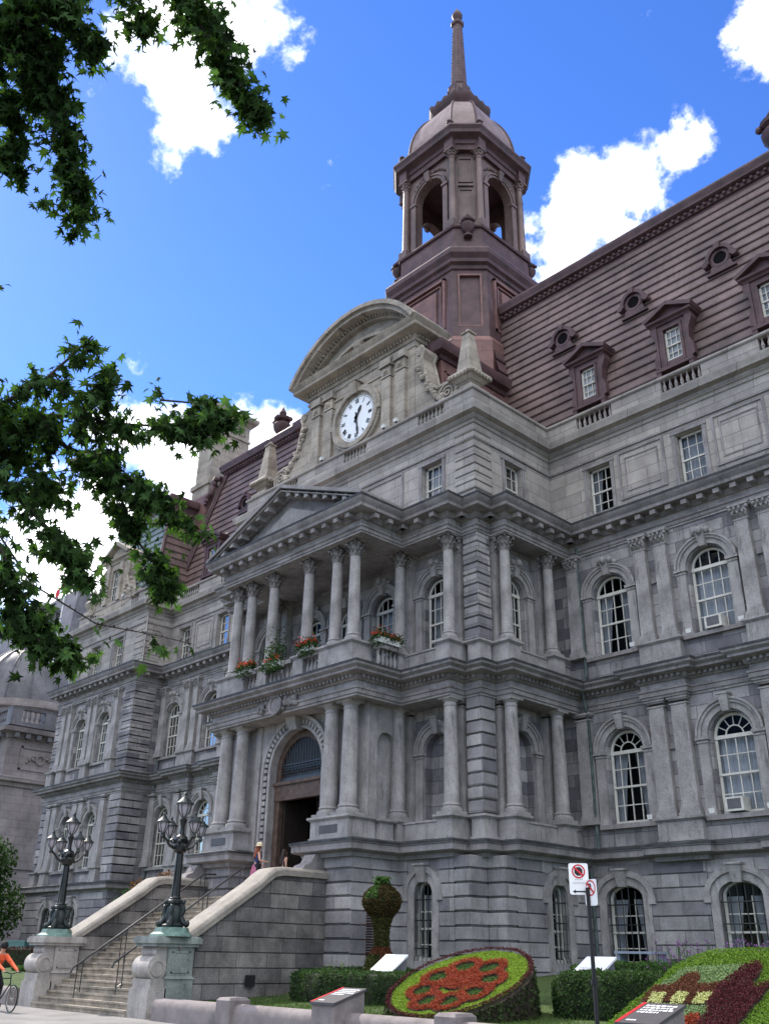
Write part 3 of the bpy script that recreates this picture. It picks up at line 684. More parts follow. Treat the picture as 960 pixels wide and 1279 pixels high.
# recessed panel frames between attic windows and strips
def pframe(f, u0, u1, z0, z1, t=.09, d=.05):
    for a, c, e, g_ in ((u0,u1,z0,z0+t),(u0,u1,z1-t,z1),(u0,u0+t,z0+t,z1-t),(u1-t,u1,z0+t,z1-t)):
        b.extr([(a,e),(c,e),(c,g_),(a,g_)], f, -d, .02)
for x in PAIRR: pframe(FY(RW), x-1.0, x+1.0, 17.45, 19.5); pframe(FY(RW), x-.72, x+.72, 17.75, 19.2, .05, .03); b.box(x-.75, x+.75, RW-.09, RW+.02, 17.2, 17.29)
for x in [(-45.12), (-41.17), -37.2]: pframe(FY(LW+.2), x-1.0, x+1.0, 17.45, 19.5); pframe(FY(LW+.2), x-.72, x+.72, 17.75, 19.2, .05, .03)
for x in (-53.25,): pframe(FY(26.5), x-.7, x+.7, 17.45, 19.4)
for x in (-25.0, -27.5, -30.0): pframe(FY(23.65), x-1.1, x+1.1, 17.3, 19.5)
for xs, y in ((WXR, RW), (WXL, LW+.2), (WXP, 26.5), ((-22.3, mx(-22.3)), 23.65)):
    for x in xs:
        for s in (-1, 1): b.box(x+s*.62-.07, x+s*.62+.07, y-.05, y+.02, 17.2, 19.45)
        b.box(x-.72, x+.72, y-.07, y+.02, 19.31, 19.45); b.box(x-.75, x+.75, y-.1, y+.02, 17.14, 17.28)
for s in (-1, 1): b.extr([(25.95+s*.62-.07,17.2),(25.95+s*.62+.07,17.2),(25.95+s*.62+.07,19.45),(25.95+s*.62-.07,19.45)], FXp(-20.1), -.05, .02)
b.extr([(25.2,19.31),(26.7,19.31),(26.7,19.45),(25.2,19.45)], FXp(-20.1), -.07, .02)
sweep(b, AP, [(-.05,19.62),(.068,19.62),(.068,19.7),(-.05,19.72)])
# spandrel band between pilasters at impost level (wings)
for xs, y in ((PAIRR, RW), (PAIRL, LW)):
    for x in xs:
        for z in (7.95, 13.8): b.box(x-.12, x+.12, y-.1, y+.02, z, z+.2)
obj('trim', b, STONEC, H)

# --- basement
def base_wall(f, u0, u1, z0, z1, ops, fb):
    b = B(); wall(b, f, u0, u1, z0, z1, ops, .45)
    hh = .41; n = int((z1-z0)/hh)+1
    # proud course blocks between the surrounds
    gaps = []; us = u0
    for (uc, hw, zb, zs, rise) in sorted(ops): gaps.append((us, uc-hw-.3)); us = uc+hw+.3
    gaps.append((us, u1))
    for i in range(n):
        a = z1-(i+1)*hh+.045; c = z1-i*hh
        if c < z0: break
        for (g0, g1) in gaps:
            if g1-g0 > .05: 
                k = max(1, round((g1-g0)/1.5)); 
                b.extr([(g0,a),(g1,a),(g1,c),(g0,c)], f, -.055, .01)
    obj('wall', b, BASEST, H, False)
    for (uc, hw, zb, zs, rise) in ops:
        b = B()
        for s in (-1, 1):
            x = uc+s*(hw+.14); b.extr([(x-.14,zb-.4),(x+.14,zb-.4),(x+.14,zs),(x-.14,zs)], f, -.05, .02)
        n2 = 12; kz = (rise+.28)/(hw+.28)
        for (ra, rb, d) in ((1, hw+.28, .05), (0, hw+.44, .12)):
            r_in = hw if ra else hw+.26
            for i in range(n2):
                q = []
                for r, k_ in ((r_in, i), (rb, i), (rb, i+1), (r_in, i+1)):
                    t = PI*k_/n2; zz = rise if r == hw else rise+(r-hw)
                    q.append((uc+r*math.cos(t), zs+.002+zz*math.sin(t)))
                b.extr(q, f, -d, .02)
        for s in (-1, 1): x = uc+s*(hw+.35); b.extr([(x-.12,zs-.18),(x+.12,zs-.18),(x+.12,zs),(x-.12,zs)], f, -.12, .02)
        zt = zs+rise
        b.loft([[f(uc+s*wd, d, z) for s, d in ((-1,.02),(1,.02),(1,-dd),(-1,-dd))] for z, wd, dd in ((zt-.06,.14,.16),(zt+.25,.19,.22),(zt+.44,.22,.26))])
        b.extr([(uc-.26,zt+.44),(uc+.26,zt+.44),(uc+.26,zt+.5),(uc-.26,zt+.5)], f, -.3, .02); obj('window_surround', b, STONEP, H)
    return
bo = lambda xs, hw=.7: [(x, hw, 1.5, 3.42, .42) for x in xs]
base_wall(FY(RW-.1), -19.9, -3.7, 0, 4.5, [(-18.2, .7, 1.5, 3.42, .42), (-14.2, .7, 1.5, 3.42, .42), (-10.2, .7, 1.5, 3.42, .42), (-6.2, .7, 1.5, 3.42, .42)], None)
base_wall(FY(LW-.1), LP1-.2, -35.6, 0, 4.5, bo(WXL, .62), None)
base_wall(FY(26.2), LP0, LP1, 0, 4.5, bo([-55.3, -52.3], .5), None)
base_wall(FXp(-19.5), 24.38, RW, 0, 4.5, [(26.5, .43, 1.5, 3.4, .42)], None)
base_wall(FXm(mx(-19.5)), 24.45, LW, 0, 4.5, [], None)
base_wall(FY(23.0), -23.3, -20.86, 0, 4.5, [(-22.18, .41, 1.5, 3.4, .42)], None)
base_wall(FY(23.0), -34.05, -31.7, 0, 4.5, [(-32.8, .41, 1.5, 3.4, .42)], None)
base_wall(FXp(-23.3), 20.9, 23.0, 0, 4.5, [], None)
base_wall(FXm(-31.75), 20.9, 23.0, 0, 4.5, [], None)
base_wall(FXp(LP1), 26.2, LW, 0, 4.5, [], None)
for a in ((-20.95, -20.2, 23.0, 24.6, 0, 4.5), (-20.3, -19.5, 23.8, 24.47, 0, 4.5), (mx(-20.2), mx(-20.95), 23.0, 24.6, 0, 4.5),
          (-25.4, -23.3, 20.9, 22.1, 0, 4.5), (-31.75, -29.95, 20.9, 22.1, 0, 4.5)): quo(BASEST, *a)
for x in (-18.2, -14.2, -10.2, -6.2): window('bs', x, RW-.1, 'open')
for x in WXL: window('bs', x, LW-.1, 'half')
for x in (-55.3, -52.3): window('bn', x, 26.2, 'half')
window('bn', -19.5, 26.5, 'half', PI/2); window('bn', -22.18, 23.0, 'half')
# window bars (black iron grilles)
def grille(hw, zb, zt):
    b = B(); n = 5 if hw > .5 else 4
    for i in range(n+1):
        x = -hw+.06+(2*hw-.12)*i/n; zz = zt-.3*(abs(x)/hw)**2
        b.tube([(x, -.03, zb+.18), (x, -.05, zz)], .018, 5)
        b.tube([(x, -.03, zb+.18), (x, -.1, zb+.12), (x, -.14, zb-.0)], .018, 5)
    for z in (zb+.35, zb+1.15, zb+1.75): b.tube([(-hw, -.03, z), (hw, -.03, z)], .02, 5)
    return mesh('window_grille', b, IRON)
gA, gB, gC = grille(.68, 1.5, 3.75), grille(.42, 1.5, 3.75), grille(.5, 1.5, 3.75)
for x in (-18.2, -14.2, -10.2, -6.2): inst('window_grille', gA, H, (x, RW-.02, 0))
for x in WXL: inst('window_grille', gB, H, (x, LW-.02, 0))
for x in (-55.3, -52.3): inst('window_grille', gC, H, (x, 26.28, 0))
inst('window_grille', gB, H, (-19.58, 26.5, 0), PI/2); inst('window_grille', gB, H, (-22.18, 23.06, 0))
# shutter on porch flank
b = B(); b.extr([(21.45,1.45),(22.15,1.45),(22.15,3.2),(21.45,3.2)], FXp(-23.3), -.045, .0)
for k in range(22): z = 1.52+k*.075; b.add([(-23.25,21.5,z),(-23.25,22.1,z),(-23.2,22.1,z+.045),(-23.2,21.5,z+.045)], [(0,1,2,3)])
obj('shutter', b, mat('brown_shutter', (.10,.045,.035), .7, .2, 5, .1), H, False)

# --- portico level one
b = B(); DX = -27.42
wall(b, FY(21.75), -31.55, -23.55, 3.35, 9.62, [(DX, 1.5, 3.35, 7.75, 1.5)], .55)
wall(b, FXp(-23.75), 21.75, 24.0, 4.95, 9.62, [(22.75, .42, 5.75, 8.3, .42)], .2); wall(b, FXm(-31.35), 21.75, 24.0, 4.95, 9.62)
b.add([(-23.95,22.2,5.7),(-23.95,23.3,5.7),(-23.95,23.3,8.8),(-23.95,22.2,8.8)], [(0,1,2,3)])
obj('wall', b, STONEP, H, False)
b = B(); f = FY(21.75)
b.ring(f, DX, 7.75, 1.5, 1.62, -.10, .02, 0, PI, 28); b.ring(f, DX, 7.75, 1.84, 1.98, -.16, .02, 0, PI, 28)
for i in range(27):
    a = PI*(i+.5)/27
    q = [(DX+r*math.cos(t), 7.75+r*math.sin(t)) for r, t in ((1.64,a-.035),(1.82,a-.035),(1.82,a+.035),(1.64,a+.035))]; b.extr(q, f, -.14, .02)
for s in (-1, 1):
    for (a, c, d) in ((1.5, 1.62, .10), (1.84, 1.98, .16)): b.extr([(DX+s*a,4.2),(DX+s*c,4.2),(DX+s*c,7.75),(DX+s*a,7.75)], f, -d, .02)
    for k in range(15): z = 4.3+k*.23; b.extr([(DX+s*1.64,z),(DX+s*1.82,z),(DX+s*1.82,z+.15),(DX+s*1.64,z+.15)], f, -.14, .02)
    b.extr([(DX+s*2.2,4.95),(DX+s*2.5,4.95),(DX+s*2.5,9.6),(DX+s*2.2,9.6)], f, -.08, .02)
b.loft([[(DX+s*wd, 21.75-d, z) for s, d in ((-1,0),(1,0),(1,dd),(-1,dd))] for z, wd, dd in ((9.15,.2,.3),(9.4,.26,.42),(9.72,.3,.5))])
b.box(-24.2,-23.95,22.2,23.3,8.82,8.9)
obj('door_surround', b, STONEP, H)
# coat of arms on frieze: oval shield with foliage
b = B(); f = FY(20.76)
b.ring(f, -27.5, 9.95, .0, .34, -.12, .02, 0, 2*PI, 20); b.ring(f, -27.5, 9.95, .28, .38, -.17, .02, 0, 2*PI, 20)
rr = random.Random(3)
for i in range(46):
    s = rr.choice((-1, 1)); t = rr.random(); b.ball(-27.5+s*(.38+.75*t), 20.74-rr.random()*.06, 9.95+rr.uniform(-.26, .28)*(1-.5*t), .07+.05*rr.random(), 6, 4)
for i in range(8): b.ball(-27.5+rr.uniform(-.2,.2), 20.72, 10.3+rr.uniform(-.05,.1), .08, 6, 4)
obj('coat_of_arms', b, STONEC, H)
# door
b = B(); f = FY(22.05)
for s in (-1, 1): b.extr([(DX+s*1.2,3.35),(DX+s*1.48,3.35),(DX+s*1.48,7.3),(DX+s*1.2,7.3)], f, -.1, .1)
b.extr([(DX-1.48,6.75),(DX+1.48,6.75),(DX+1.48,7.3),(DX-1.48,7.3)], f, -.14, .08); b.extr([(DX-1.5,7.3),(DX+1.5,7.3),(DX+1.5,7.42),(DX-1.5,7.42)], f, -.22, .08)
b.ring(f, DX, 7.75, 1.22, 1.48, -.08, .08, 0, PI, 28)
for s in (-1, 1): b.extr([(DX+s*1.22,7.42),(DX+s*1.48,7.42),(DX+s*1.48,7.75),(DX+s*1.22,7.75)], f, -.08, .08)
dr = obj('door_frame', b, DOORW, H)
b = B()
for i in range(15):
    x = -1.12+2.24*i/14; zt = 7.75+math.sqrt(max(0, 1.2**2-x*x)); b.tube([(DX+x, 22.02, 7.95), (DX+x, 22.02, zt)], .022, 5)
    b.ball(DX+x, 21.98, 7.72, .05, 6, 4); 
    if i < 14: b.ring(FY(22.0), DX+x+.08, 7.9, .05, .08, 0, .04, 0, 2*PI, 8)
b.box(DX-1.22, DX+1.22, 21.98, 22.06, 7.42, 7.55); b.box(DX-1.22, DX+1.22, 21.99, 22.05, 8.02, 8.06)
obj('fanlight_grille', b, IRON, H)
b = B(); b.merge(shape_panel(1.22, 7.42, 7.75, 1.22, 22.1), lambda p: (p[0]+DX, p[1], p[2])); obj('pane', b, mat('dull_dark_glass', (.035,.04,.05), .45, .2, 3, .05), H, False)  # fanlight pane is opaque and dark, with a dull surface
b = B()
for x in (DX-1.5, DX+1.5): b.add([(x,22.0,3.3),(x,26.5,3.3),(x,26.5,9.35),(x,22.0,9.35)], [(0,1,2,3)])
b.add([(DX-1.5,26.5,3.3),(DX+1.5,26.5,3.3),(DX+1.5,26.5,9.2),(DX-1.5,26.5,9.2)], [(0,1,2,3)]); b.add([(DX-1.5,22.12,9.3),(DX+1.5,22.12,9.3),(DX+1.5,26.5,9.3),(DX-1.5,26.5,9.3)], [(0,1,2,3)])
obj('entrance_hall', b, mat('dim_hall', (.02,.016,.014), .9, .2, 2, 0), H, False)
for s in (-1, 1): b = B(); b.box(DX+s*1.12-.05, DX+s*1.12+.05, 22.15, 23.3, 3.36, 6.75); obj('door', b, mat('dark_door_leaf', (.025,.018,.015), .6, .2, 5, .1), H, False)
# balcony parapet
BALU = [(.045,0),(.05,.03),(.03,.06),(.035,.1),(.065,.2),(.06,.28),(.028,.42),(.028,.5),(.045,.53),(.045,.56)]
def balus(b, x, y, z0, h, r=1.25, n=8): b.lathe(x, y, [(q*r, z0+z/.56*h) for q, z in BALU], n)
b = B(); ZB0, ZB1 = 10.66, 11.74
for x in (-24.55, -30.95): ped(b, x-.98, x+.98, 20.82, 21.9, ZB0, ZB1)
for x in (-26.72, -28.95): ped(b, x-.36, x+.36, 20.88, 21.6, ZB0, ZB1)
for x0, x1 in ((-26.36, -25.5), (-28.6, -27.08), (-29.95, -29.3)):
    b.box(x0, x1, 20.93, 21.25, ZB0, ZB0+.2); b.box(x0, x1, 20.9, 21.28, ZB1-.2, ZB1-.04)
    k = round((x1-x0)/.24)
    for i in range(k): balus(b, x0+(x1-x0)*(i+.5)/k, 21.09, ZB0+.2, ZB1-ZB0-.4)
for X in (-23.42, -31.65):
    b.box(X-.15, X+.15, 21.9, 22.9, ZB0, ZB0+.2); b.box(X-.18, X+.18, 21.9, 22.9, ZB1-.2, ZB1-.04)
    for i in range(5): balus(b, X, 21.98+i*.2, ZB0+.2, ZB1-ZB0-.4)
obj('balcony_balustrade', b, STONEP, H)
# pediment
b = B(); ap = (-27.5, 18.8); yf, yb = 20.12, 23.6; xl, xr = -32.5, -22.55
def rake(b, x0, z0, x1, z1, t0, t1, y0, y1):
    b.loft([[(x, y, z) for x, z in ((x0,z0+t0),(x1,z1+t0),(x1,z1+t1),(x0,z0+t1))] for y in (y0, y1)])
za = 16.86
for (xe) in (xl, xr):
    rake(b, xe, za, ap[0], ap[1]+.02, -.02, .13, yf, yb); s = .35 if xe == xl else -.35
    rake(b, xe+s, za, ap[0], ap[1]-.12, -.02, .02, yf+.06, yb); rake(b, xe+s*1.6, za, ap[0], ap[1]-.33, 0, .25, yf+.5, yb-1)
b.add([(xl+.6,20.78,za-.1),(xr-.6,20.78,za-.1),(ap[0],20.78,ap[1]-.2)], [(0,1,2)])
obj('pediment', b, STONEC, H, False)
b = B()
for s, xe in ((1, xl), (-1, xr)):
    n = 8
    for i in range(n):
        t = (i+.8)/(n+.5); x = xe+(ap[0]-xe)*t; z = za+(ap[1]-za)*t-.14
        b.box(x-.12, x+.12, yf+.12, yf+.55, z-.17, z+.05)
for (p, q, d) in (((xl+2.2, za+.25), (ap[0], ap[1]-.62), .06),):
    b.loft([[(x, y, z) for x, z in ((xl+1.9,za+.08),(xr-1.9,za+.08),(xr-2.6,za+.2),(ap[0],ap[1]-.72),(xl+2.6,za+.2),(xl+1.9,za+.08))][:5] for y in (20.70, 20.8)])
obj('pediment_trim', b, STONEP, H, False)

# --- parapet balustrades (attic)
def solidspan(b, f, u0, u1): b.extr([(u0,21.3),(u1,21.3),(u1,21.86),(u0,21.86)], f, -.0, .2)
def balspan(b, f, u0, u1):
    k = round((u1-u0)/.23)
    for i in range(k):
        p = f(u0+(u1-u0)*(i+.5)/k, .1, 0); balus(b, p[0], p[1], 21.3, .56, 1.15, 6)
def parapet(f, u0, u1, cs, h=.85):
    b = B(); us = u0
    for c in cs: solidspan(b, f, us, c-h); balspan(b, f, c-h, c+h); us = c+h
    solidspan(b, f, us, u1); obj('balustrade', b, STONEL, H)
parapet(FY(RW), -20.1, -3.6, WXR); parapet(FY(LW+.2), LP1-.3, -34.9, [-47.0, -43.0, -39.0]); parapet(FY(26.5), LP0+.3, LP1-.3, [-56, -50.6], .45)
parapet(FY(23.65), -34.9, -20.1, [-31.7, -26.95, -22.35], .75)
parapet(FXp(-20.1), 23.86, RW, []); parapet(FXm(-34.9), 23.86, LW, []); parapet(FXp(LP1-.3), 26.71, LW, []); parapet(FY(26.5), -3.6, 5.7, []); parapet(FXp(5.7), 26.5, 40, [])
# deck behind parapets
b = B(); b.prism(AP, 20.9, 21.2); obj('roof_deck', b, COPPERD, H, False)

# --- mansard roof
RZ0, RZ1, RY0, SL = 21.55, 30.7, 28.95, .185
def ry(z): return RY0+(z-22)*SL
def clap(b, pa, pb, n, out, t=.055):
    """boards between two lines: pa=(A0,A1) bottom ends, pb=(B0,B1) top ends; out = outward vector"""
    A0, A1, B0, B1 = [Vector(p) for p in (*pa, *pb)]; o_ = Vector(out)
    for i in range(n):
        t0, t1 = i/n, (i+1)/n
        L0, R0, L1, R1_ = A0.lerp(B0, t0), A1.lerp(B1, t0), A0.lerp(B0, t1), A1.lerp(B1, t1)
        b.add([L0+o_*t, R0+o_*t, R1_, L1, L0, R0], [(0,1,2,3), (4,5,1,0)])
        b.add([L0+o_*t+Vector((0,0,.0)), R0+o_*t, R0+o_*(t+.015)+Vector((0,0,.05)), L0+o_*(t+.015)+Vector((0,0,.05))], [(0,1,2,3)])
def clapm(b, *a, **k): return clap(b, *a, **k)
b = B()
clap(b, ((-50.2, ry(RZ0), RZ0), (-3.2, ry(RZ0), RZ0)), ((-47.9, ry(RZ1), RZ1), (-3.2, ry(RZ1), RZ1)), 19, (0,-1,0))
obj('mansard_roof', b, COPPER, H, False)
b = B()
clap(b, ((-50.2, ry(RZ0), RZ0), (-50.2, 42, RZ0)), ((-47.9, ry(RZ1), RZ1), (-47.9, 42, RZ1)), 19, (-1,0,0))
b.box(-47.9, 4, ry(RZ1)+.1, 42, 31.3, 31.5)
obj('mansard_roof', b, COPPER, H, False)
# roof cornice with roll and beads
pth = [(-47.95, 42), (-47.95, ry(30.8)), (-2.5, ry(30.8)), (-2.5, 42)]
b = B(); sweep(b, pth, [(-.3,30.55),(.06,30.55),(.06,30.68),(.16,30.72),(.16,30.95),(.30,31.0),(.34,31.05),(.34,31.2),(.4,31.3),(.42,31.42),(.36,31.55),(.22,31.62),(-.3,31.62)])
along(pth[1:3], .3, lambda p, d, n_: b.ball(p.x+n_.x*.2, p.y+n_.y*.2-.02, 30.84, .09, 6, 5))
obj('roof_cornice', b, COPPERD, H)
# hip rolls and gutters
b = B(); b.tube([(-50.25, ry(RZ0)-.1, RZ0), (-47.95, ry(RZ1)-.1, RZ1)], .16, 8); b.tube([(-50.0, ry(RZ0)-.12, RZ0), (-47.7, ry(RZ1)-.12, RZ1)], .07, 6)
obj('hip_roll', b, COPPERD, H)
for q in ((-20.1, -3.6, RW+.2, RW+.62, 21.8, 22.1), (LP1-.3, -34.9, LW+.4, RW+.62, 21.8, 22.1), (-20.45, -20.25, 24, RW+.4, 21.8, 22.12)): b = B(); b.box(*q); obj('gutter', b, COPPERD, H, False)
b = B()
# acroterion ornament at the left hip
b.tube([(-47.9,30.15,30.4),(-48.25,30.0,30.5),(-48.5,29.95,30.15),(-48.4,29.9,29.8),(-48.5,29.85,29.4),(-48.85,29.8,29.2),(-49.0,29.75,28.85),(-48.8,29.7,28.6)], [.2,.22,.2,.17,.2,.2,.16,.12], 8)
b.ball(-48.35, 29.95, 30.12, .2, 8, 6); b.ball(-48.8, 29.75, 28.95, .17, 8, 6)
obj('roof_ornament', b, COPPERD, H)
# dormers
def dormer(xc):
    y0 = RY0-.05; b = B(); z0 = 22.15
    f = FY(y0)
    # body: cheeks + front with opening
    wall(b, f, xc-.62, xc+.62, z0+.45, 24.75, [(xc, .36, 22.95, 24.4, 0)], .12)
    for s in (-1, 1): b.add([f(xc+s*.62,0,z0+.45), f(xc+s*.62,0,24.75), f(xc+s*.62,.9,24.75), f(xc+s*.62,.9,z0+.45)], [(0,1,2,3)])
    b.box(xc-.8, xc+.8, y0-.16, y0+.4, z0+.35, z0+.5)
    for s in (-1, 1):
        b.box(xc+s*.7-.1, xc+s*.7+.1, y0-.14, y0+.5, z0-.1, z0+.35)
        b.extr([(xc+s*.62, 22.7), (xc+s*.86, 22.8), (xc+s*.84, 23.2), (xc+s*.7, 23.6), (xc+s*.74, 24.1), (xc+s*.92, 24.5), (xc+s*.9, 24.72), (xc+s*.62, 24.72)], f, -.05, .35)
        b.extr([(xc+s*.40-.05, 22.75), (xc+s*.40+.05, 22.75), (xc+s*.40+.05, 24.5), (xc+s*.40-.05, 24.5)], f, -.05, .02)
    b.extr([(xc-.45,24.42),(xc+.45,24.42),(xc+.45,24.52),(xc-.45,24.52)], f, -.06, .02)
    sweep(b, [(xc-.78, y0+1.0), (xc-.78, y0), (xc+.78, y0), (xc+.78, y0+1.0)], [(-.1,24.7),(.06,24.7),(.1,24.78),(.2,24.84),(.22,24.92),(-.1,24.95)])
    for s in (-1, 1):
        b.loft([[(x, y, z) for x, z in ((xc+s*1.02,24.93),(xc,25.42),(xc,25.6),(xc+s*1.1,25.08))] for y in (y0-.26, y0+1.2)])
    b.add([(xc-.9,y0-.02,24.93),(xc+.9,y0-.02,24.93),(xc,y0-.02,25.45)], [(0,1,2)])
    d = obj('dormer', b, COPPERD, H, False)
    b = B(); b.merge(glazing(.36, 22.95, 24.4, 0, 'sash'), lambda p: (p[0]+xc, p[1]-.12+y0, p[2])); obj('window_frame', b, WHITE, d)
    b = B(); b.merge(shape_panel(.35, 22.95, 24.4, 0, .115), lambda p: (p[0]+xc, p[1]+y0, p[2])); obj('pane', b, GLASS, d, False)
    b = B(); b.merge(shape_panel(.35, 22.95, 24.4, 0, .16), lambda p: (p[0]+xc, p[1]+y0, p[2])); obj('curtain', b, CURT, d, False)
for x in (-18.15, -14.15, -10.2, -6.2, -46.1, -42.2, -38.2): dormer(x)
def oculus(xc, zc=27.15):
    y0 = ry(zc)-.22; b = B(); f = FY(y0)
    b.ring(f, xc, zc, .28, .40, -.05, .35, 0, 2*PI, 20); b.ring(f, xc, zc, .44, .60, -.14, .4, -.25, PI+.25, 18); b.ring(f, xc, zc, .40, .46, -.02, .35, 0, 2*PI, 18)
    for s in (-1, 1): b.ring(f, xc+s*.62, zc-.12, 0, .13, -.16, .35, 0, 2*PI, 10)
    b.extr([(xc-.5,zc-.62),(xc+.5,zc-.62),(xc+.42,zc-.3),(xc-.42,zc-.3)], f, -.04, .3); b.box(xc-.62, xc+.62, y0-.1, y0+.3, zc-.7, zc-.6)
    b.extr([(xc-.1,zc+.4),(xc+.1,zc+.4),(xc+.13,zc+.68),(xc-.13,zc+.68)], f, -.2, .3)
    d = obj('oculus_dormer', b, COPPERD, H)
    b = B(); b.ring(f, xc, zc, 0, .29, .04, .06, 0, 2*PI, 18)
    for k in range(7): z = zc-.24+k*.08; b.extr([(xc-.26,z),(xc+.26,z),(xc+.26,z+.03),(xc-.26,z+.03)], f, -.0, .05)
    obj('louvre', b, DARK, d)
for x in (-19.75, -16.05, -12.05, -8.1, -44.1, -40.2): oculus(x)
# ridge urn
def urn(b, x, y, z, s=1.):
    b.lathe(x, y, [(r*s, z+h*s) for r, h in ((.3,0),(.32,.1),(.16,.2),(.12,.35),(.2,.45),(.42,.75),(.46,1.0),(.38,1.1),(.2,1.16),(.42,1.3),(.45,1.42),(.3,1.5),(.14,1.6),(.2,1.75),(.12,1.9),(.05,2.05),(.001,2.15))], 14)
    for i in range(4): a = i*PI/2+.4; b.ball(x+.46*s*math.cos(a), y+.46*s*math.sin(a), z+1.3*s, .13*s, 6, 5)
b = B(); urn(b, -42.9, 31.2, 31.6, 1.3); obj('urn', b, COPPERD, H)
b = B(); urn(b, -9.35, 31.0, 31.6, 1.35); obj('urn', b, COPPERD, H)

# --- block behind the gable + skirt roof of the central pavilion
b = B()
b.box(-32.2, -22.9, 24.9, 31, 21.5, 25.35)
for y in (25.6, 27.0, 28.4):
    for X, s in ((-22.9, 1),):
        for a, c, e, g_ in ((y-.5,y+.5,22.6,22.7),(y-.5,y+.5,24.6,24.7),(y-.5,y-.42,22.6,24.7),(y+.42,y+.5,22.6,24.7)): b.extr([(a,e),(c,e),(c,g_),(a,g_)], FXp(X), -.06, 0)
obj('roof_block', b, COPPERR, H, False)
b = B(); sweep(b, [(-32.2, 31), (-32.2, 24.9), (-22.9, 24.9), (-22.9, 29.2)], [(-.2,25.2),(.08,25.22),(.14,25.4),(.4,25.46),(.46,25.6),(.5,25.8),(.5,25.9),(-.2,26.0)])
b.prism([(-32.2,31),(-32.2,24.9),(-22.9,24.9),(-22.9,31)], 25.4, 25.95)
clap(b, ((-22.9, 29.0, 25.9), (-22.9, 31, 25.9)), ((-23.6, 29.4, 28.5), (-23.6, 31, 28.5)), 3, (1,0,0))
obj('roof_cornice', b, COPPERD, H)
b = B(); clap(b, ((-20.5, 24.2, 21.9), (-20.5, 29.2, 21.9)), ((-22.95, 24.9, 23.0), (-22.95, 29.2, 23.0)), 4, (.3,0,1)); obj('skirt_roof', b, COPPERD, H, False); b = B(); clap(b, ((-34.5, 24.2, 21.9), (-34.5, 29.2, 21.9)), ((-32.15, 24.9, 23.0), (-32.15, 29.2, 23.0)), 4, (-.3,0,1))
obj('skirt_roof', b, COPPERD, H, False)

# --- clock gable
XG, YG = -27.1, 23.88
gb = B(); gb.box(XG-3.6, XG+3.6, YG, 25.4, 21.1, 26.1); gab = obj('gable', gb, STONEW, H, False)
b = B()
gp = [(XG-3.6, 25.4), (XG-3.6, YG), (XG+3.6, YG), (XG+3.6, 25.4)]
sweep(b, gp, [(-.2,25.7),(.05,25.7),(.08,25.8),(-.2,25.85)])
sweep(b, gp, [(-.2,26.0),(.06,26.02),(.12,26.12),(.14,26.28),(.5,26.32),(.6,26.36),(.6,26.5),(.75,26.66),(.78,26.72),(-.2,26.8)])
along(gp, .19, lambda p, d, n_: blk(b, p, d, n_, .1, .05, .24, 26.14, 26.27))
# segmental pediment
def segarc(half, rise, z0):
    R_ = (half*half+rise*rise)/(2*rise); zc = z0+rise-R_; a = math.asin(half/R_); return R_, zc, PI/2-a, PI/2+a
R_, zc, a0, a1 = segarc(4.3, 2.35, 26.74); f = FY(YG)
b.ring(f, XG, zc, R_-.22, R_, -.85, 1.6, a0, a1, 36); b.ring(f, XG, zc, R_-.42, R_-.22, -.7, 1.0, a0+.01, a1-.01, 36); b.ring(f, XG, zc, R_-.62, R_-.42, -.2, 1.0, a0+.03, a1-.03, 36)
n_ = 40
for i in range(n_):
    t = a0+.08+(a1-a0-.16)*(i+.5)/n_; q = [(XG+r*math.cos(u), zc+r*math.sin(u)) for r, u in ((R_-.54,t-.011),(R_-.42,t-.011),(R_-.42,t+.011),(R_-.54,t+.011))]; b.extr(q, f, -.34, 0)
R2, zc2, c0, c1 = segarc(2.6, 1.0, 26.85); b.ring(f, XG, zc2, R2-.16, R2, -.12, .3, c0, c1, 20)
obj('segmental_pediment', b, STONEW, gab)
b = B(); P = [(XG+(R_-.5)*math.cos(a0+(a1-a0)*i/24), max(26.7, zc+(R_-.5)*math.sin(a0+(a1-a0)*i/24))) for i in range(25)]; b.extr(P, f, .06, 1.2)
obj('tympanum', b, STONEW, gab, False)
b = B()
b.ball(XG, YG-.05, 27.5, .32, 10, 6)
for s in (-1, 1):
    for k in range(7): b.ball(XG+s*(.5+.25*k), YG+.0, 27.25-.03*k, .17-.012*k, 7, 5)
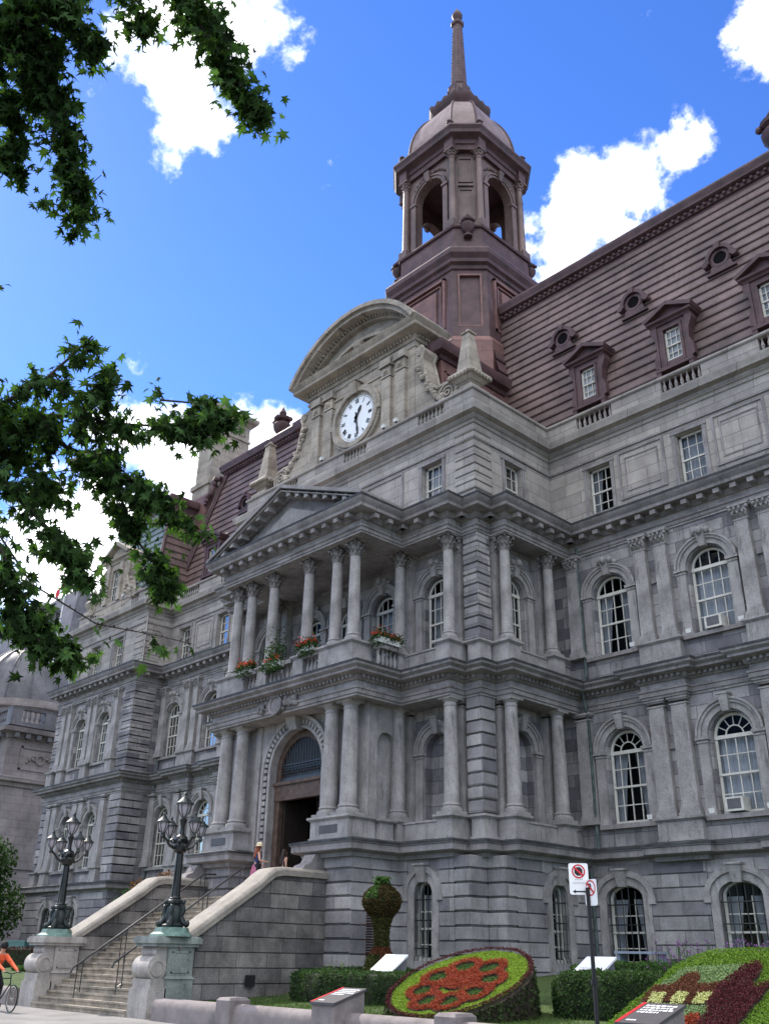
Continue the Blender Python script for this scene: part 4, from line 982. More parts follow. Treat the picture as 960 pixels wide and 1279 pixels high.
for s in (-1, 1):
    for xo in (1.95, 2.85):
        x = XG+s*xo; b.box(x-.27, x+.27, YG-.16, YG, 21.9, 24.75); b.box(x-.33, x+.33, YG-.22, YG, 21.3, 21.95)
        b.box(x-.31, x+.31, YG-.2, YG, 24.75, 24.85); b.box(x-.27, x+.27, YG-.18, YG, 24.85, 25.3); b.box(x-.36, x+.36, YG-.28, YG, 25.3, 25.42); b.box(x-.33, x+.33, YG-.24, YG, 25.42, 25.72)
        b.ball(x, YG-.2, 25.05, .12, 8, 6)
        for k in range(3): b.ball(x-.14+.14*k, YG-.18, 24.92, .06, 6, 5)
    # scroll buttress
    S = [(XG+s*3.6, 25.6), (XG+s*4.0, 25.5), (XG+s*4.15, 25.2), (XG+s*4.0, 24.9), (XG+s*4.15, 24.3), (XG+s*4.3, 23.6), (XG+s*4.55, 23.2), (XG+s*4.9, 22.9), (XG+s*5.3, 22.95), (XG+s*5.75, 22.85), (XG+s*6.0, 22.4), (XG+s*6.0, 21.6), (XG+s*5.6, 21.3), (XG+s*3.6, 21.3)]
    b.extr(S, f, .02, .75)
    b.tube([(x, YG+.02, z) for x, z in S[1:11]], .09, 6); b.tube([(x, YG+.75, z) for x, z in S[1:11]], .09, 6)
    for (x, z, r) in ((XG+s*5.5, 22.42, .5), (XG+s*3.95, 25.25, .22)):
        for q in (r, r*.62, r*.3): b.ring(f, x, z, max(0, q-.07), q, -.06-.03*(r-q)/r, .8, 0, 2*PI, 16)
    for k in range(26):
        t = rr.random(); x = XG+s*(3.75+1.5*t+rr.uniform(-.1, .1)); z = 24.8-2.6*t**.7+rr.uniform(-.25, .15); b.ball(x, YG+.0-rr.random()*.08, z, rr.uniform(.08, .17), 6, 4)
obj('carved_scroll', b, STONEW, gab)
# clock
CX, CZ = -27.12, 23.55
b = B(); f = FY(YG); b.ring(f, CX, CZ, 1.16, 1.3, -.12, .05, 0, 2*PI, 48); b.ring(f, CX, CZ, 1.3, 1.5, -.26, .05, 0, 2*PI, 48); b.ring(f, CX, CZ, 1.5, 1.62, -.16, .05, 0, 2*PI, 48)
b.loft([[(CX+s*wd, YG-d, z) for s, d in ((-1,0),(1,0),(1,dd),(-1,dd))] for z, wd, dd in ((24.75,.16,.3),(25.0,.2,.4),(25.3,.26,.48))])
b.box(CX-.32, CX+.32, YG-.5, YG, 25.3, 25.38)
for s in (-1, 1): b.box(CX+s*1.55-.12, CX+s*1.55+.12, YG-.24, YG, CZ-.16, CZ+.1)
for a, c, e, g_ in ((-1.75,-1.68,21.9,25.1),(1.68,1.75,21.9,25.1),(-1.75,1.75,25.1,25.17)): b.box(CX+a, CX+c, YG-.06, YG, e, g_)
ck = obj('clock', b, STONEW, H)
b = B(); b.ring(f, CX, CZ, 0.0, 1.17, -.07, .02, 0, 2*PI, 48); obj('dial', b, CLOCKF, ck, False)
b = B(); yk = YG-.085
def bar(b, x0, z0, x1, z1, wd, y=yk):
    d = Vector((x1-x0, z1-z0)); n_ = Vector((-d.y, d.x)).normalized()*wd/2
    b.loft([[(x0+n_.x,yy,z0+n_.y),(x1+n_.x,yy,z1+n_.y),(x1-n_.x,yy,z1-n_.y),(x0-n_.x,yy,z0-n_.y)] for yy in (y, y+.02)])
ROM = ['XII','I','II','III','IIII','V','VI','VII','VIII','IX','X','XI']
for h_, s in enumerate(ROM):
    a = PI/2-h_*PI/6; rad, tan = Vector((math.cos(a), math.sin(a))), Vector((math.sin(a), -math.cos(a)))
    wch = {'I': .055, 'V': .12, 'X': .12}; tot = sum(wch[c] for c in s); u = -tot/2
    for c in s:
        def P_(du, r): q = Vector((CX, CZ))+rad*r+tan*(u+du); return q.x, q.y
        if c == 'I': bar(b, *P_(.027, .78), *P_(.027, 1.0), .03)
        elif c == 'V': bar(b, *P_(.015, 1.0), *P_(.06, .78), .035); bar(b, *P_(.105, 1.0), *P_(.06, .78), .018)
        else: bar(b, *P_(.015, 1.0), *P_(.105, .78), .035); bar(b, *P_(.105, 1.0), *P_(.015, .78), .018)
        u += wch[c]
for k in range(60):
    a = k*PI/30; r1, r2 = 1.06, 1.1; bar(b, CX+r1*math.cos(a), CZ+r1*math.sin(a), CX+r2*math.cos(a), CZ+r2*math.sin(a), .02 if k % 5 else .05)
obj('numerals', b, BLK, ck, False)
for a, l1, l2, wd in ((math.radians(-82), .88, .3, .07), (math.radians(62), .62, .22, .1)):
    b = B(); c, s = math.cos(a), math.sin(a); bar(b, CX-l2*c, CZ-l2*s, CX+l1*c, CZ+l1*s, wd, yk-.03); bar(b, CX+l1*.55*c, CZ+l1*.55*s, CX+l1*.8*c, CZ+l1*.8*s, wd*1.7, yk-.031)
    b.ring(FY(yk-.06), CX, CZ, 0, .09, 0, .03, 0, 2*PI, 12); obj('hand', b, BLK, ck, False)
# obelisks
def obelisk(x, y):
    b = B(); b.box(x-.5, x+.5, y-.5, y+.5, 21.2, 22.1); b.frus(x, y, 22.1, 22.2, .56, .56, .56, .56); b.frus(x, y, 22.2, 22.45, .42, .42, .32, .32)
    b.frus(x, y, 22.45, 22.85, .3, .3, .66, .66); b.frus(x, y, 22.85, 22.98, .66, .66, .6, .6)
    for i in range(7):
        for s in (-1, 1): b.ball(x-.57+.19*i, y+s*.6, 22.8, .095, 6, 5); b.ball(x+s*.6, y-.57+.19*i, 22.8, .095, 6, 5)
    b.frus(x, y, 22.98, 23.15, .5, .5, .4, .4); b.frus(x, y, 23.15, 25.05, .37, .37, .17, .17); b.frus(x, y, 25.05, 25.12, .23, .23, .23, .23); b.ball(x, y, 25.22, .12, 8, 6)
    obj('obelisk', b, STONEW, H)
obelisk(-20.75, 24.25); obelisk(-34.2, 24.25)

# --- bell tower
TX, TY = -27.3, 31.65
def cs(h, c, z): return [(TX+x, TY+y, z) for x, y in ((-h+c,-h),(h-c,-h),(h,-h+c),(h,h-c),(h-c,h),(-h+c,h),(-h,h-c),(-h,-h+c))]
b = B(); b.loft([cs(3.78,1.42,24.5), cs(3.75,1.4,28.9), cs(3.5,1.3,29.3)]); tw = obj('bell_tower', b, COPPERR, H, False)
b = B(); b.loft([cs(3.5,1.3,29.3), cs(3.34,1.25,33.6)])
b.loft([cs(3.34,1.25,33.55),cs(3.42,1.27,33.6),cs(3.45,1.28,33.8),cs(3.6,1.33,33.9),cs(3.62,1.34,34.1),cs(3.78,1.4,34.35),cs(3.8,1.4,34.6),cs(3.74,1.38,34.75),cs(3.3,1.25,34.9)])
b.loft([cs(3.2,1.15,34.85),cs(3.18,1.13,35.6),cs(3.05,1.08,35.7),cs(3.02,1.05,36.7)])
b.loft([cs(3.12,1.1,36.68),cs(3.16,1.12,36.78),cs(3.1,1.1,36.9)])
obj('tower_base', b, COPPERD, tw, False)
# raised panel frames on the tower body
b = B()
def rotm(k):
    c, s = [(1,0),(0,1),(-1,0),(0,-1)][k]
    return lambda p: (TX+(p[0]*c-p[1]*s), TY+(p[0]*s+p[1]*c), p[2])
for k in range(4):
    q = B()
    def pf(u0, u1, z0, z1, y, t, d):
        for a, c, e, g_ in ((u0,u1,z0,z0+t),(u0,u1,z1-t,z1),(u0,u0+t,z0,z1),(u1-t,u1,z0,z1)): q.box(a, c, y-d, y+.2, e, g_)
    pf(-1.7, 1.7, 29.9, 33.2, -3.42, .14, .1); pf(-1.4, 1.4, 30.2, 32.9, -3.42, .06, .04); q.box(-1.1, 1.1, -3.5, -3.3, 30.5, 32.6)
    # chamfer panel
    m = (3.42+3.42-1.28)/2
    C = Vector((m, -m)); T = Vector((1, 1)).normalized(); Nn = Vector((1, -1)).normalized()
    def ch(u0, u1, z0, z1, d0, d1):
        P = [C+T*u0+Nn*d0, C+T*u1+Nn*d0, C+T*u1+Nn*d1, C+T*u0+Nn*d1]; q.loft([[(p.x,p.y,z) for p in P] for z in (z0, z1)])
    ch(-.6,.6,29.9,30.0,-.1,.08); ch(-.6,.6,33.1,33.2,-.1,.08); ch(-.6,-.52,30.,33.1,-.1,.08); ch(.52,.6,30.,33.1,-.1,.08)
    b.merge(q, rotm(k))
obj('tower_panel', b, COPPERR, tw, False)
# belfry arcade
hB, zA, zS, zT = 2.72, 36.9, 40.55, 42.5
for k in range(4):
    b = B(); q = B(); fF = lambda u, d, z: (u, -hB+d, z)
    wall(q, fF, -1.75, 1.75, zA, zT, [(0, 1.05, zA+.02, zS, 1.05)], .45); wall(q, lambda u, d, z: (u, -hB+.45+.0*d, z), -1.7, 1.7, zA, zT, [(0, 1.05, zA+.02, zS, 1.05)], .0)
    q.ring(fF, 0, zS, 1.05, 1.22, -.1, .0, 0, PI, 20); q.ring(fF, 0, zS, 1.22, 1.32, -.16, .0, 0, PI, 20)
    for s in (-1, 1): q.box(s*1.22-.17, s*1.22+.17, -hB-.12, -hB+.02, zA, zS-.15); q.box(s*1.22-.23, s*1.22+.23, -hB-.18, -hB+.02, zS-.15, zS+.02)
    q.loft([[(s*wd, -hB-d, z) for s, d in ((-1,0),(1,0),(1,dd),(-1,dd))] for z, wd, dd in ((41.5,.13,.22),(42.1,.2,.36))])
    for s in (-1, 1):
        for j in range(5): q.ball(s*(.35+.2*j), -hB-.03, 42.1-.13*j*j*.22, .12-.01*j, 6, 4)
    # chamfer pier with panels
    m = (2*hB-1.0)/2; C = Vector((m, -m)); T = Vector((1, 1)).normalized(); Nn = Vector((1, -1)).normalized()
    def ch(u0, u1, z0, z1, d0, d1):
        P = [C+T*u0+Nn*d0, C+T*u1+Nn*d0, C+T*u1+Nn*d1, C+T*u0+Nn*d1]; q.loft([[(p.x,p.y,z) for p in P] for z in (z0, z1)])
    ch(-.68,.68,zA,zT,-.5,0); ch(-.42,.42,40.0,40.12,0,.1)
    for z0, z1 in ((37.3,39.8),(40.3,42.1)):
        ch(-.4,.4,z0,z0+.07,0,.06); ch(-.4,.4,z1-.07,z1,0,.06); ch(-.4,-.33,z0,z1,0,.06); ch(.33,.4,z0,z1,0,.06)
    b.merge(q, rotm(k)); obj('belfry_arch', b, COPPER, tw, False)
b = B()
def tcol(x, y):
    b = B(); r = .21; z0, z1 = 37.3, zT
    b.box(x-.3, x+.3, y-.3, y+.3, 36.85, z0); b.lathe(x, y, [(r*1.35,z0),(r*1.35,z0+.1),(r*1.1,z0+.16),(r,z0+.22),(r*.86,z1-.6)], 14)
    b.lathe(x, y, [(r*.98,z1-.6),(r*.98,z1-.55),(r*.85,z1-.53),(r*1.1,z1-.3),(r*1.5,z1-.06)], 12)
    for i in range(8): a = i*PI/4; b.ball(x+r*1.12*math.cos(a), y+r*1.12*math.sin(a), z1-.36, .07, 5, 4); b.ball(x+r*1.3*math.cos(a+.4), y+r*1.3*math.sin(a+.4), z1-.18, .07, 5, 4)
    b.box(x-.33, x+.33, y-.33, y+.33, z1-.08, z1+.01); obj('belfry_column', b, COPPER, tw)
for k in range(4):
    R3 = rotm(k)
    for (x, y) in ((1.78, -hB-.12), (hB+.12, -1.78)): p = R3((x, y, 0)); tcol(p[0], p[1])
b = B(); b.loft([cs(2.9,.95,zT),cs(2.9,.95,42.85),cs(2.98,1.0,42.9),cs(3.0,1.0,43.15),cs(3.15,1.05,43.25),cs(3.35,1.15,43.35),cs(3.4,1.2,43.55),cs(3.5,1.24,43.75),cs(3.48,1.24,43.88),cs(2.8,1.1,44.05)])
b.loft([cs(2.8,1.1,44.0),cs(2.78,1.1,44.5),cs(2.66,1.05,44.55)])
for k in range(4):
    q = B(); q.box(.95, 2.3, -3.5, -2.6, zT, 43.9) if 0 else None
    for (x, y) in ((1.78, -hB-.14), (hB+.14, -1.78)): q.box(x-.3, x+.3, y-.28, y+.28, 42.45, 43.3); q.box(x-.42, x+.42, y-.42, y+.42, 43.3, 43.62)
    b.merge(q, rotm(k))
obj('belfry_cornice', b, COPPERD, tw, False)
for k in range(4):
    for (x, y, z, s) in ((1.9, -3.1, 43.9, .42), (3.1, -1.9, 43.9, .42), (2.62, -2.62, 35.9, .8)): p = rotm(k)((x, y, 0)); b = B(); urn(b, p[0], p[1], z, s); obj('urn', b, COPPERD, tw)
b = B(); prof = []
for i in range(13):
    t = i/12*PI/2*.86; prof.append(cs(max(.2, 2.72*math.cos(t)**.8+.0), max(.1, 1.05*math.cos(t)**.8), 44.5+4.1*math.sin(t)/math.sin(PI/2*.86)))
b.loft(prof)
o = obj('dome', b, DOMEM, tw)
b = B()
for k in range(8):
    a = k; P = [p[k] for p in prof]; b.tube([(TX+(x-TX)*1.01, TY+(y-TY)*1.01, z) for x, y, z in P], .07, 6)
for k in range(4):   # chamfer lucarne blocks
    q = B(); q.box(-.45, .45, -2.95, -2.2, 44.0, 45.2); q.box(-.55, .55, -3.05, -2.2, 45.2, 45.35)
    R4 = rotm(k); c45 = math.cos(PI/4)
    b.merge(q, lambda p: R4((p[0]*c45-p[1]*c45*.92, p[0]*c45+p[1]*c45*.92, p[2])))
obj('dome_rib', b, COPPERD, tw)
b = B(); b.loft([cs(1.42,.6,48.45),cs(1.5,.62,48.6),cs(1.65,.7,48.8),cs(1.68,.7,49.0),cs(1.3,.55,49.1)])
for i in range(4):
    for j in range(5):
        p = rotm(i)((-1.1+.55*j, -1.35, 0)); b.box(p[0]-.12, p[0]+.12, p[1]-.12, p[1]+.12, 49.0, 49.45); b.ball(p[0], p[1], 49.5, .13, 6, 5)
b.loft([cs(1.2,.5,49.05),cs(.95,.4,49.6),cs(.72,.3,50.3),cs(.58,.24,51.2),cs(.62,.25,51.3),cs(.5,.2,51.4)])
for k in range(8):
    for j in range(5):
        a = PI/8+k*PI/4; r = 1.15-.14*j; b.ball(TX+r*math.cos(a), TY+r*math.sin(a), 49.5+.4*j, .12, 6, 4)
b.loft([cs(.44,.17,51.3),cs(.27,.11,57.2),cs(.36,.14,57.3),cs(.38,.15,57.5),cs(.28,.1,57.6)])
for j in range(18):
    for k in range(4):
        r = .46-.16*j/18; p = rotm(k)((r*.72, -r*.72, 0)); b.ball(p[0], p[1], 51.8+.28*j, .06, 5, 4)
b.lathe(TX, TY, [(.26,57.6),(.3,57.7),(.2,57.85),(.34,58.1),(.36,58.3),(.22,58.6),(.08,58.85),(.001,59.1)], 12)
obj('spire', b, COPPERD, tw)

# --- left pavilion roof, stone dormer, chimney
b = B(); q0, q1, zt = (-57.6, -49.1, 26.9), (-56.6, -50.0, 27.9), 28.4
clap(b, ((q0[0], q0[2], 21.6), (q0[1], q0[2], 21.6)), ((q1[0], q1[2], zt), (q1[1], q1[2], zt)), 14, (0,-1,0)); obj('mansard_roof', b, COPPERG, H, False)
b = B(); clap(b, ((q0[1], q0[2], 21.6), (q0[1], 34, 21.6)), ((q1[1], q1[2], zt), (q1[1], 34, zt)), 14, (1,0,0)); obj('mansard_roof', b, COPPER, H, False); b = B(); clap(b, ((q0[0], q0[2], 21.6), (q0[0], 34, 21.6)), ((q1[0], q1[2], zt), (q1[0], 34, zt)), 14, (-1,0,0))
obj('mansard_roof', b, COPPER, H, False)
b = B(); sweep(b, [(q1[0], 34), (q1[0], q1[2]), (q1[1], q1[2]), (q1[1], 34)], [(-.3,28.2),(.06,28.2),(.1,28.5),(.3,28.6),(.36,28.9),(.3,29.1),(-.3,29.2)]); b.box(q1[0], q1[1], q1[2], 34, 28.8, 29.1)
b.tube([(q0[1], q0[2], 21.7), (q1[1], q1[2], zt)], .13, 6); b.box(LP1-1.1, LP1-.5, 26.9, 27.2, 21.5, 22.2); obj('roof_cornice', b, COPPERD, H)
b = B(); f = FY(26.45); xd = -53.55
wall(b, f, xd-1.35, xd+1.35, 21.2, 25.1, [(xd, .5, 22.1, 24.35, 0)], .3)
for s in (-1, 1):
    b.add([f(xd+s*1.35,0,21.2), f(xd+s*1.35,0,25.1), f(xd+s*1.35,1.6,25.1), f(xd+s*1.35,1.6,21.2)], [(0,1,2,3)])
    b.extr([(xd+s*.85-.2,22),(xd+s*.85+.2,22),(xd+s*.85+.2,24.7),(xd+s*.85-.2,24.7)], f, -.14, .02)
    S = [(xd+s*1.35,24.6),(xd+s*1.65,24.4),(xd+s*1.7,24.0),(xd+s*1.55,23.6),(xd+s*1.75,23.0),(xd+s*2.2,22.6),(xd+s*2.7,22.5),(xd+s*2.9,22.2),(xd+s*2.8,21.8),(xd+s*1.35,21.5)]
    b.extr(S, f, .02, .6); b.tube([(x, 26.47, z) for x, z in S[:9]], .09, 6)
    for r in (.36, .2): b.ring(f, xd+s*2.5, 22.15, r-.08, r, -.08, .3, 0, 2*PI, 14)
    for k in range(12): b.ball(xd+s*(1.45+.9*rr.random()), 26.42, 22.2+1.0*rr.random(), .13, 6, 4)
    b.loft([[(x, y, z) for x, z in ((xd+s*1.65,25.12),(xd,26.05),(xd,26.3),(xd+s*1.75,25.3))] for y in (26.1, 27.6)])
b.add([f(xd-1.4,.0,25.1), f(xd+1.4,.0,25.1), f(xd,.0,26.1)], [(0,1,2)])
sweep(b, [(xd-1.4, 27.6), (xd-1.4, 26.45), (xd+1.4, 26.45), (xd+1.4, 27.6)], [(-.1,24.75),(.06,24.77),(.1,24.9),(.24,24.98),(.28,25.1),(-.1,25.14)])
sd_ = obj('stone_dormer', b, STONEW, H)
b = B(); b.merge(glazing(.5, 22.1, 24.35, 0, 'sash'), lambda p: (p[0]+xd, p[1]+26.4, p[2])); obj('window_frame', b, WHITE, sd_)
b = B(); b.merge(shape_panel(.49, 22.1, 24.35, 0, .24), lambda p: (p[0]+xd, p[1]+26.4, p[2])); obj('pane', b, GLASS, sd_, False)
b = B(); b.merge(shape_panel(.49, 22.1, 24.35, 0, .32), lambda p: (p[0]+xd, p[1]+26.4, p[2])); obj('curtain', b, CURT, sd_, False)
b = B(); x = -57.2; b.box(x-.4, x+.4, 26.55, 27.3, 21.2, 22.3); b.lathe(x, 26.95, [(.2,22.3),(.5,22.7),(.55,22.9),(.3,23.2),(.2,23.7),(.05,24.0)], 10); obj('obelisk', b, STONEW, H)
b = B(); x0, x1, y0, y1 = -50.9, -49.1, 30.0, 32.9
b.box(x0-.1, x1+.1, y0-.1, y1+.1, 22, 30.4); b.box(x0-.22, x1+.22, y0-.22, y1+.22, 30.4, 30.75); b.box(x0, x1, y0, y1, 30.75, 34.7)
b.box(x0-.08, x1+.08, y0-.08, y1+.08, 34.7, 34.85); b.box(x0, x1, y0, y1, 34.85, 36.0)
sweep(b, [(x0, y1), (x0, y0), (x1, y0), (x1, y1), (x0, y1)][::1], [(-.2,35.9),(.05,35.95),(.2,36.1),(.4,36.25),(.48,36.45),(.48,36.6),(-.3,36.75)])
for ya, yb_ in ((y0+.35, y0+1.2), (y0+1.6, y0+2.5)):
    for a, c, e, g_ in ((ya,yb_,35.1,35.2),(ya,yb_,35.7,35.8),(ya,ya+.08,35.1,35.8),(yb_-.08,yb_,35.1,35.8)): b.extr([(a,e),(c,e),(c,g_),(a,g_)], FXp(x1), -.05, .02)
obj('chimney', b, STONEW, H, False)
b = B(); b.box(x0-.15, x1+.15, y0-.15, y1+.15, 25, 29.6); obj('chimney_flashing', b, COPPERR, H, False)
# drain pipes with verdigris
PIPE = mat('green_copper_pipe', (.09,.12,.115), .7, .35, 4, .1)
for pts in ([(LP1+.45, LW-.12, 16.1), (LP1+.45, LW-.12, 1.2)], [(-19.0, RW-.12, 16.1), (-19.0, RW-.12, 11), (-19.0, RW-.5, 10.5), (-19.0, RW-.2, 9.4), (-19.0, RW-.2, 5)], [(-19.35, 28.2, 4.3), (-19.35, 28.2, 1.2)]):
    b = B(); b.tube(pts, .055, 8); obj('drain_pipe', b, PIPE, H)

# ================================================================== STAIRS
SX0, SX1, SY, RISE, TR = -31.2, -25.45, 14.72, .1595, .238
NS = 21
ST = thing('entrance_stairs', (-28.3, 17, 0), 'broad worn stone entrance stairs rising between two sloping side walls to the dark doorway', 'stairs')
for i in range(NS):
    b = B(); y0 = SY+i*TR; z1 = (i+1)*RISE; last = i == NS-1
    xa, xb = (SX0, SX1) if i < 2 else (SX0-.15, SX1+.15)
    yb_ = 26.4 if last else y0+TR+.02
    b.box(xa, xb, y0+.03, yb_, max(0, z1-RISE-.02), z1-.05); b.box(xa, xb, y0, yb_, z1-.05, z1)
    if last: b.box(SX0-.15, SX1+.15, y0+.03, 21.0, 0, z1-.2)
    obj('step', b, STEPM, ST, False)
ZL = NS*RISE
SLP = RISE/TR
def cop_z(y): return 2.0+(y-15.75)*.667
for (x0, x1) in ((-25.36, -24.5), (-32.12, -31.3)):
    b = B(); f = FXp(x1)
    P = [(16.0, 0), (21.0, 0), (21.0, 3.9), (19.05, 3.9)]
    k = [(18.85, 3.86), (18.6, 3.72), (18.3, 3.48)]
    P += k+[(16.0, 1.9)]
    b.extr(P, f, .03, x1-x0-.03)
    # joints as raised courses on the outer faces
    for i in range(10):
        za, zb_ = i*.41+.02, i*.41+.395
        ya = 16.18 if zb_ < 1.85 else max(16.18, 15.95+(zb_-1.85)/.667)
        if zb_ < 3.85: b.extr([(ya, za), (20.98, za), (20.98, zb_), (ya+.0, zb_)], f, .0, .04)
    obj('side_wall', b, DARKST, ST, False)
    b = B(); cp = [(15.6, 1.93), (18.25, 3.62), (18.55, 3.86), (18.8, 4.02), (19.1, 4.08), (21.02, 4.08)]
    prof = [(-.1, -.26), (-.1, -.1), (-.02, -.02), (.06, 0), (x1-x0-.06, 0), (x1-x0+.02, -.02), (x1-x0+.1, -.1), (x1-x0+.1, -.26)]
    rings = []
    for (y, z) in cp: rings.append([(x0+u if False else x0+u, y, z+dz) for u, dz in prof])
    b.loft(rings); obj('coping', b, COPING, ST)
    # small scroll block by the porch wall
    b = B(); b.extr([(20.0,4.08),(20.9,4.08),(20.9,4.5),(20.7,4.62),(20.5,4.55),(20.35,4.3),(20.1,4.2)], f, .15, .7); obj('scroll_block', b, STONEC, ST)
b = B(); b.box(-24.42, -24.40, 17.9, 18.25, .75, 1.05); obj('vent', b, DARK, ST, False)

def pedestal(xc, label, m):
    T = thing('stair_pedestal', (xc, 15.5, 0), label, 'pedestal', 'pedestals at the foot of the stairs')
    b = B(); b.box(xc-.5, xc+.5, 15.28, 16.15, 0, .95); b.box(xc-.47, xc+.47, 15.31, 16.12, .95, 1.75)
    b.frus(xc, 15.71, .95, 1.02, .53, .47, .47, .42)
    for s, f in ((1, FXp(xc+.47)), (-1, FXm(xc-.47))):
        for a, c, e, g_ in ((15.42,16.0,1.1,1.14),(15.42,16.0,1.6,1.64),(15.42,15.46,1.1,1.64),(15.96,16.0,1.1,1.64)): b.extr([(a,e),(c,e),(c,g_),(a,g_)], f, -.02, .02)
    obj('block', b, m, T, False)
    b = B(); b.box(xc-.5, xc+.5, 14.78, 15.32, 0, .72); b.box(xc-.46, xc+.46, 14.84, 15.34, .72, .95)
    b.box(xc-.56, xc-.3, 14.62, 14.8, 0, .45) if 0 else None
    obj('plinth', b, PEDS, T, False)
    b = B(); f = FXp(xc+.42)
    b.ring(f, 15.03, 1.22, 0, .30, 0, .84, 0, 2*PI, 24); b.ring(f, 15.03, 1.22, .16, .22, -.03, .87, 0, 2*PI, 24); b.ring(f, 15.12, 1.62, 0, .16, .03, .81, 0, 2*PI, 16); b.box(xc-.38, xc+.38, 15.1, 15.4, .95, 1.75)
    obj('scroll', b, PEDS, T)
    b = B(); b.box(xc-.56, xc+.56, 14.86, 16.22, 1.75, 1.83); b.box(xc-.62, xc+.62, 14.8, 16.28, 1.83, 1.97); b.box(xc-.58, xc+.58, 14.84, 16.24, 1.97, 2.01); obj('cap', b, m, T, False)
    return T
pedestal(-24.95, 'square stone pedestal stained green under the right lamp post, with a scroll on its front', PEDG)
pedestal(-31.7, 'unstained grey stone pedestal with front scroll under the left lamp post', PEDS)

def lamp_tree(xc, yc, label):
    T = thing('lamp_post', (xc, yc, 2.01), label, 'lamp post', 'five-lantern lamp posts flanking the stairs')
    b = B(); b.loft([[(xc+r*math.cos(a), yc+r*math.sin(a), z) for a in [PI/4*k+PI/8 for k in range(8)]] for r, z in ((.62,2.01),(.6,2.06),(.5,2.12),(.46,2.24))])
    obj('base_plate', b, mat('verdigris_plate', (.13,.21,.18), .6, .25, 5, .2), T)
    b = B(); z = 2.24
    b.lathe(xc, yc, [(.3,z),(.32,z+.06),(.2,z+.12),(.24,z+.3),(.21,z+.5),(.15,z+.58),(.2,z+.64),(.2,z+.7),(.13,z+.76)], 12)
    for k in range(4):   # four curled sea-beast feet
        a = PI/4+k*PI/2; c, s = math.cos(a), math.sin(a)
        pts = [(.16,.62),(.26,.55),(.27,.42),(.22,.3),(.28,.16),(.38,.08),(.44,.12),(.42,.2)]
        b.tube([(xc+r*c, yc+r*s, z+h) for r, h in pts], [.04,.06,.07,.07,.08,.08,.05,.02], 7)
        b.ball(xc+.39*c, yc+.39*s, z+.09, .09, 8, 6); b.ball(xc+.25*c, yc+.25*s, z+.66, .07, 7, 5)
    obj('base', b, IRONG, T)
    b = B()
    b.lathe(xc, yc, [(.075,2.95),(.07,4.25)], 10)
    for k in range(4): a = k*PI/2; b.tube([(xc+.12*math.cos(a), yc+.12*math.sin(a), 2.95), (xc+.08*math.cos(a), yc+.08*math.sin(a), 4.22)], .03, 6)
    b.lathe(xc, yc, [(.13,2.93),(.17,3.0),(.12,3.06)], 12)
    b.lathe(xc, yc, [(.1,4.2),(.17,4.24),(.2,4.32),(.22,4.42),(.15,4.5),(.2,4.58),(.17,4.66),(.08,4.72),(.065,4.8),(.06,4.95),(.1,5.1),(.11,5.14),(.05,5.16)], 12)
    for k in range(8): a = k*PI/4; b.ball(xc+.2*math.cos(a), yc+.2*math.sin(a), 4.4+.12*(k % 2), .06, 6, 5)
    obj('pole', b, IRON, T)
    for k in range(4):
        a = k*PI/2; c, s = math.cos(a), math.sin(a); b = B()
        pts = [(.12,4.38),(.25,4.34),(.38,4.4),(.48,4.52),(.58,4.6),(.65,4.66)]
        b.tube([(xc+r*c, yc+r*s, h) for r, h in pts], [.05,.045,.04,.035,.035,.05], 8)
        b.tube([(xc+r*c, yc+r*s, h) for r, h in ((.2,4.5),(.3,4.6),(.36,4.54),(.32,4.46))], .018, 5)
        b.ball(xc+.65*c, yc+.65*s, 4.62, .065, 8, 6); obj('arm', b, IRON, T)
    for k in range(5):
        if k < 4: a = k*PI/2; x, y, z, q = xc+.65*math.cos(a), yc+.65*math.sin(a), 4.66, .82
        else: x, y, z, q = xc, yc, 5.14, 1.05
        b = B(); b.lathe(x, y, [(.04*q,z),(.07*q,z+.03),(.05*q,z+.08)], 8)
        for j in range(6):
            a = j*PI/3; c, s = math.cos(a), math.sin(a); b.tube([(x+r*q*c, y+r*q*s, z+h*q) for r, h in ((.05,.07),(.12,.16),(.175,.3),(.19,.42))], .011, 4)
        b.lathe(x, y, [(.15*q,z+.42*q),(.25*q,z+.41*q),(.245*q,z+.45*q),(.2*q,z+.48*q),(.13*q,z+.55*q),(.06*q,z+.62*q),(.04*q,z+.68*q),(.06*q,z+.7*q),(.03*q,z+.74*q),(.001,z+.79*q)], 14)
        for j in range(6): a = j*PI/3; b.ball(x+.21*q*math.cos(a), y+.21*q*math.sin(a), z+.46*q, .022*q, 5, 4)
        o = obj('lantern', b, IRONG, T)
        b = B(); b.lathe(x, y, [(r*q*.95, z+h*q) for r, h in ((.04,.07),(.12,.16),(.175,.3),(.19,.42))], 12); obj('lantern_glass', b, LGLASS, o)
LGLASS = bpy.data.materials.new('lantern_glass'); LGLASS.use_nodes = True
_b = LGLASS.node_tree.nodes['Principled BSDF']; _b.inputs['Base Color'].default_value = (.42, .38, .42, 1); _b.inputs['Roughness'].default_value = .15; _b.inputs['Alpha'].default_value = .8
lamp_tree(-24.75, 15.5, 'black iron lamp post with five lanterns on the green-stained pedestal')
lamp_tree(-31.75, 15.5, 'black iron lamp post with five lanterns on the unstained pedestal left of the stairs')

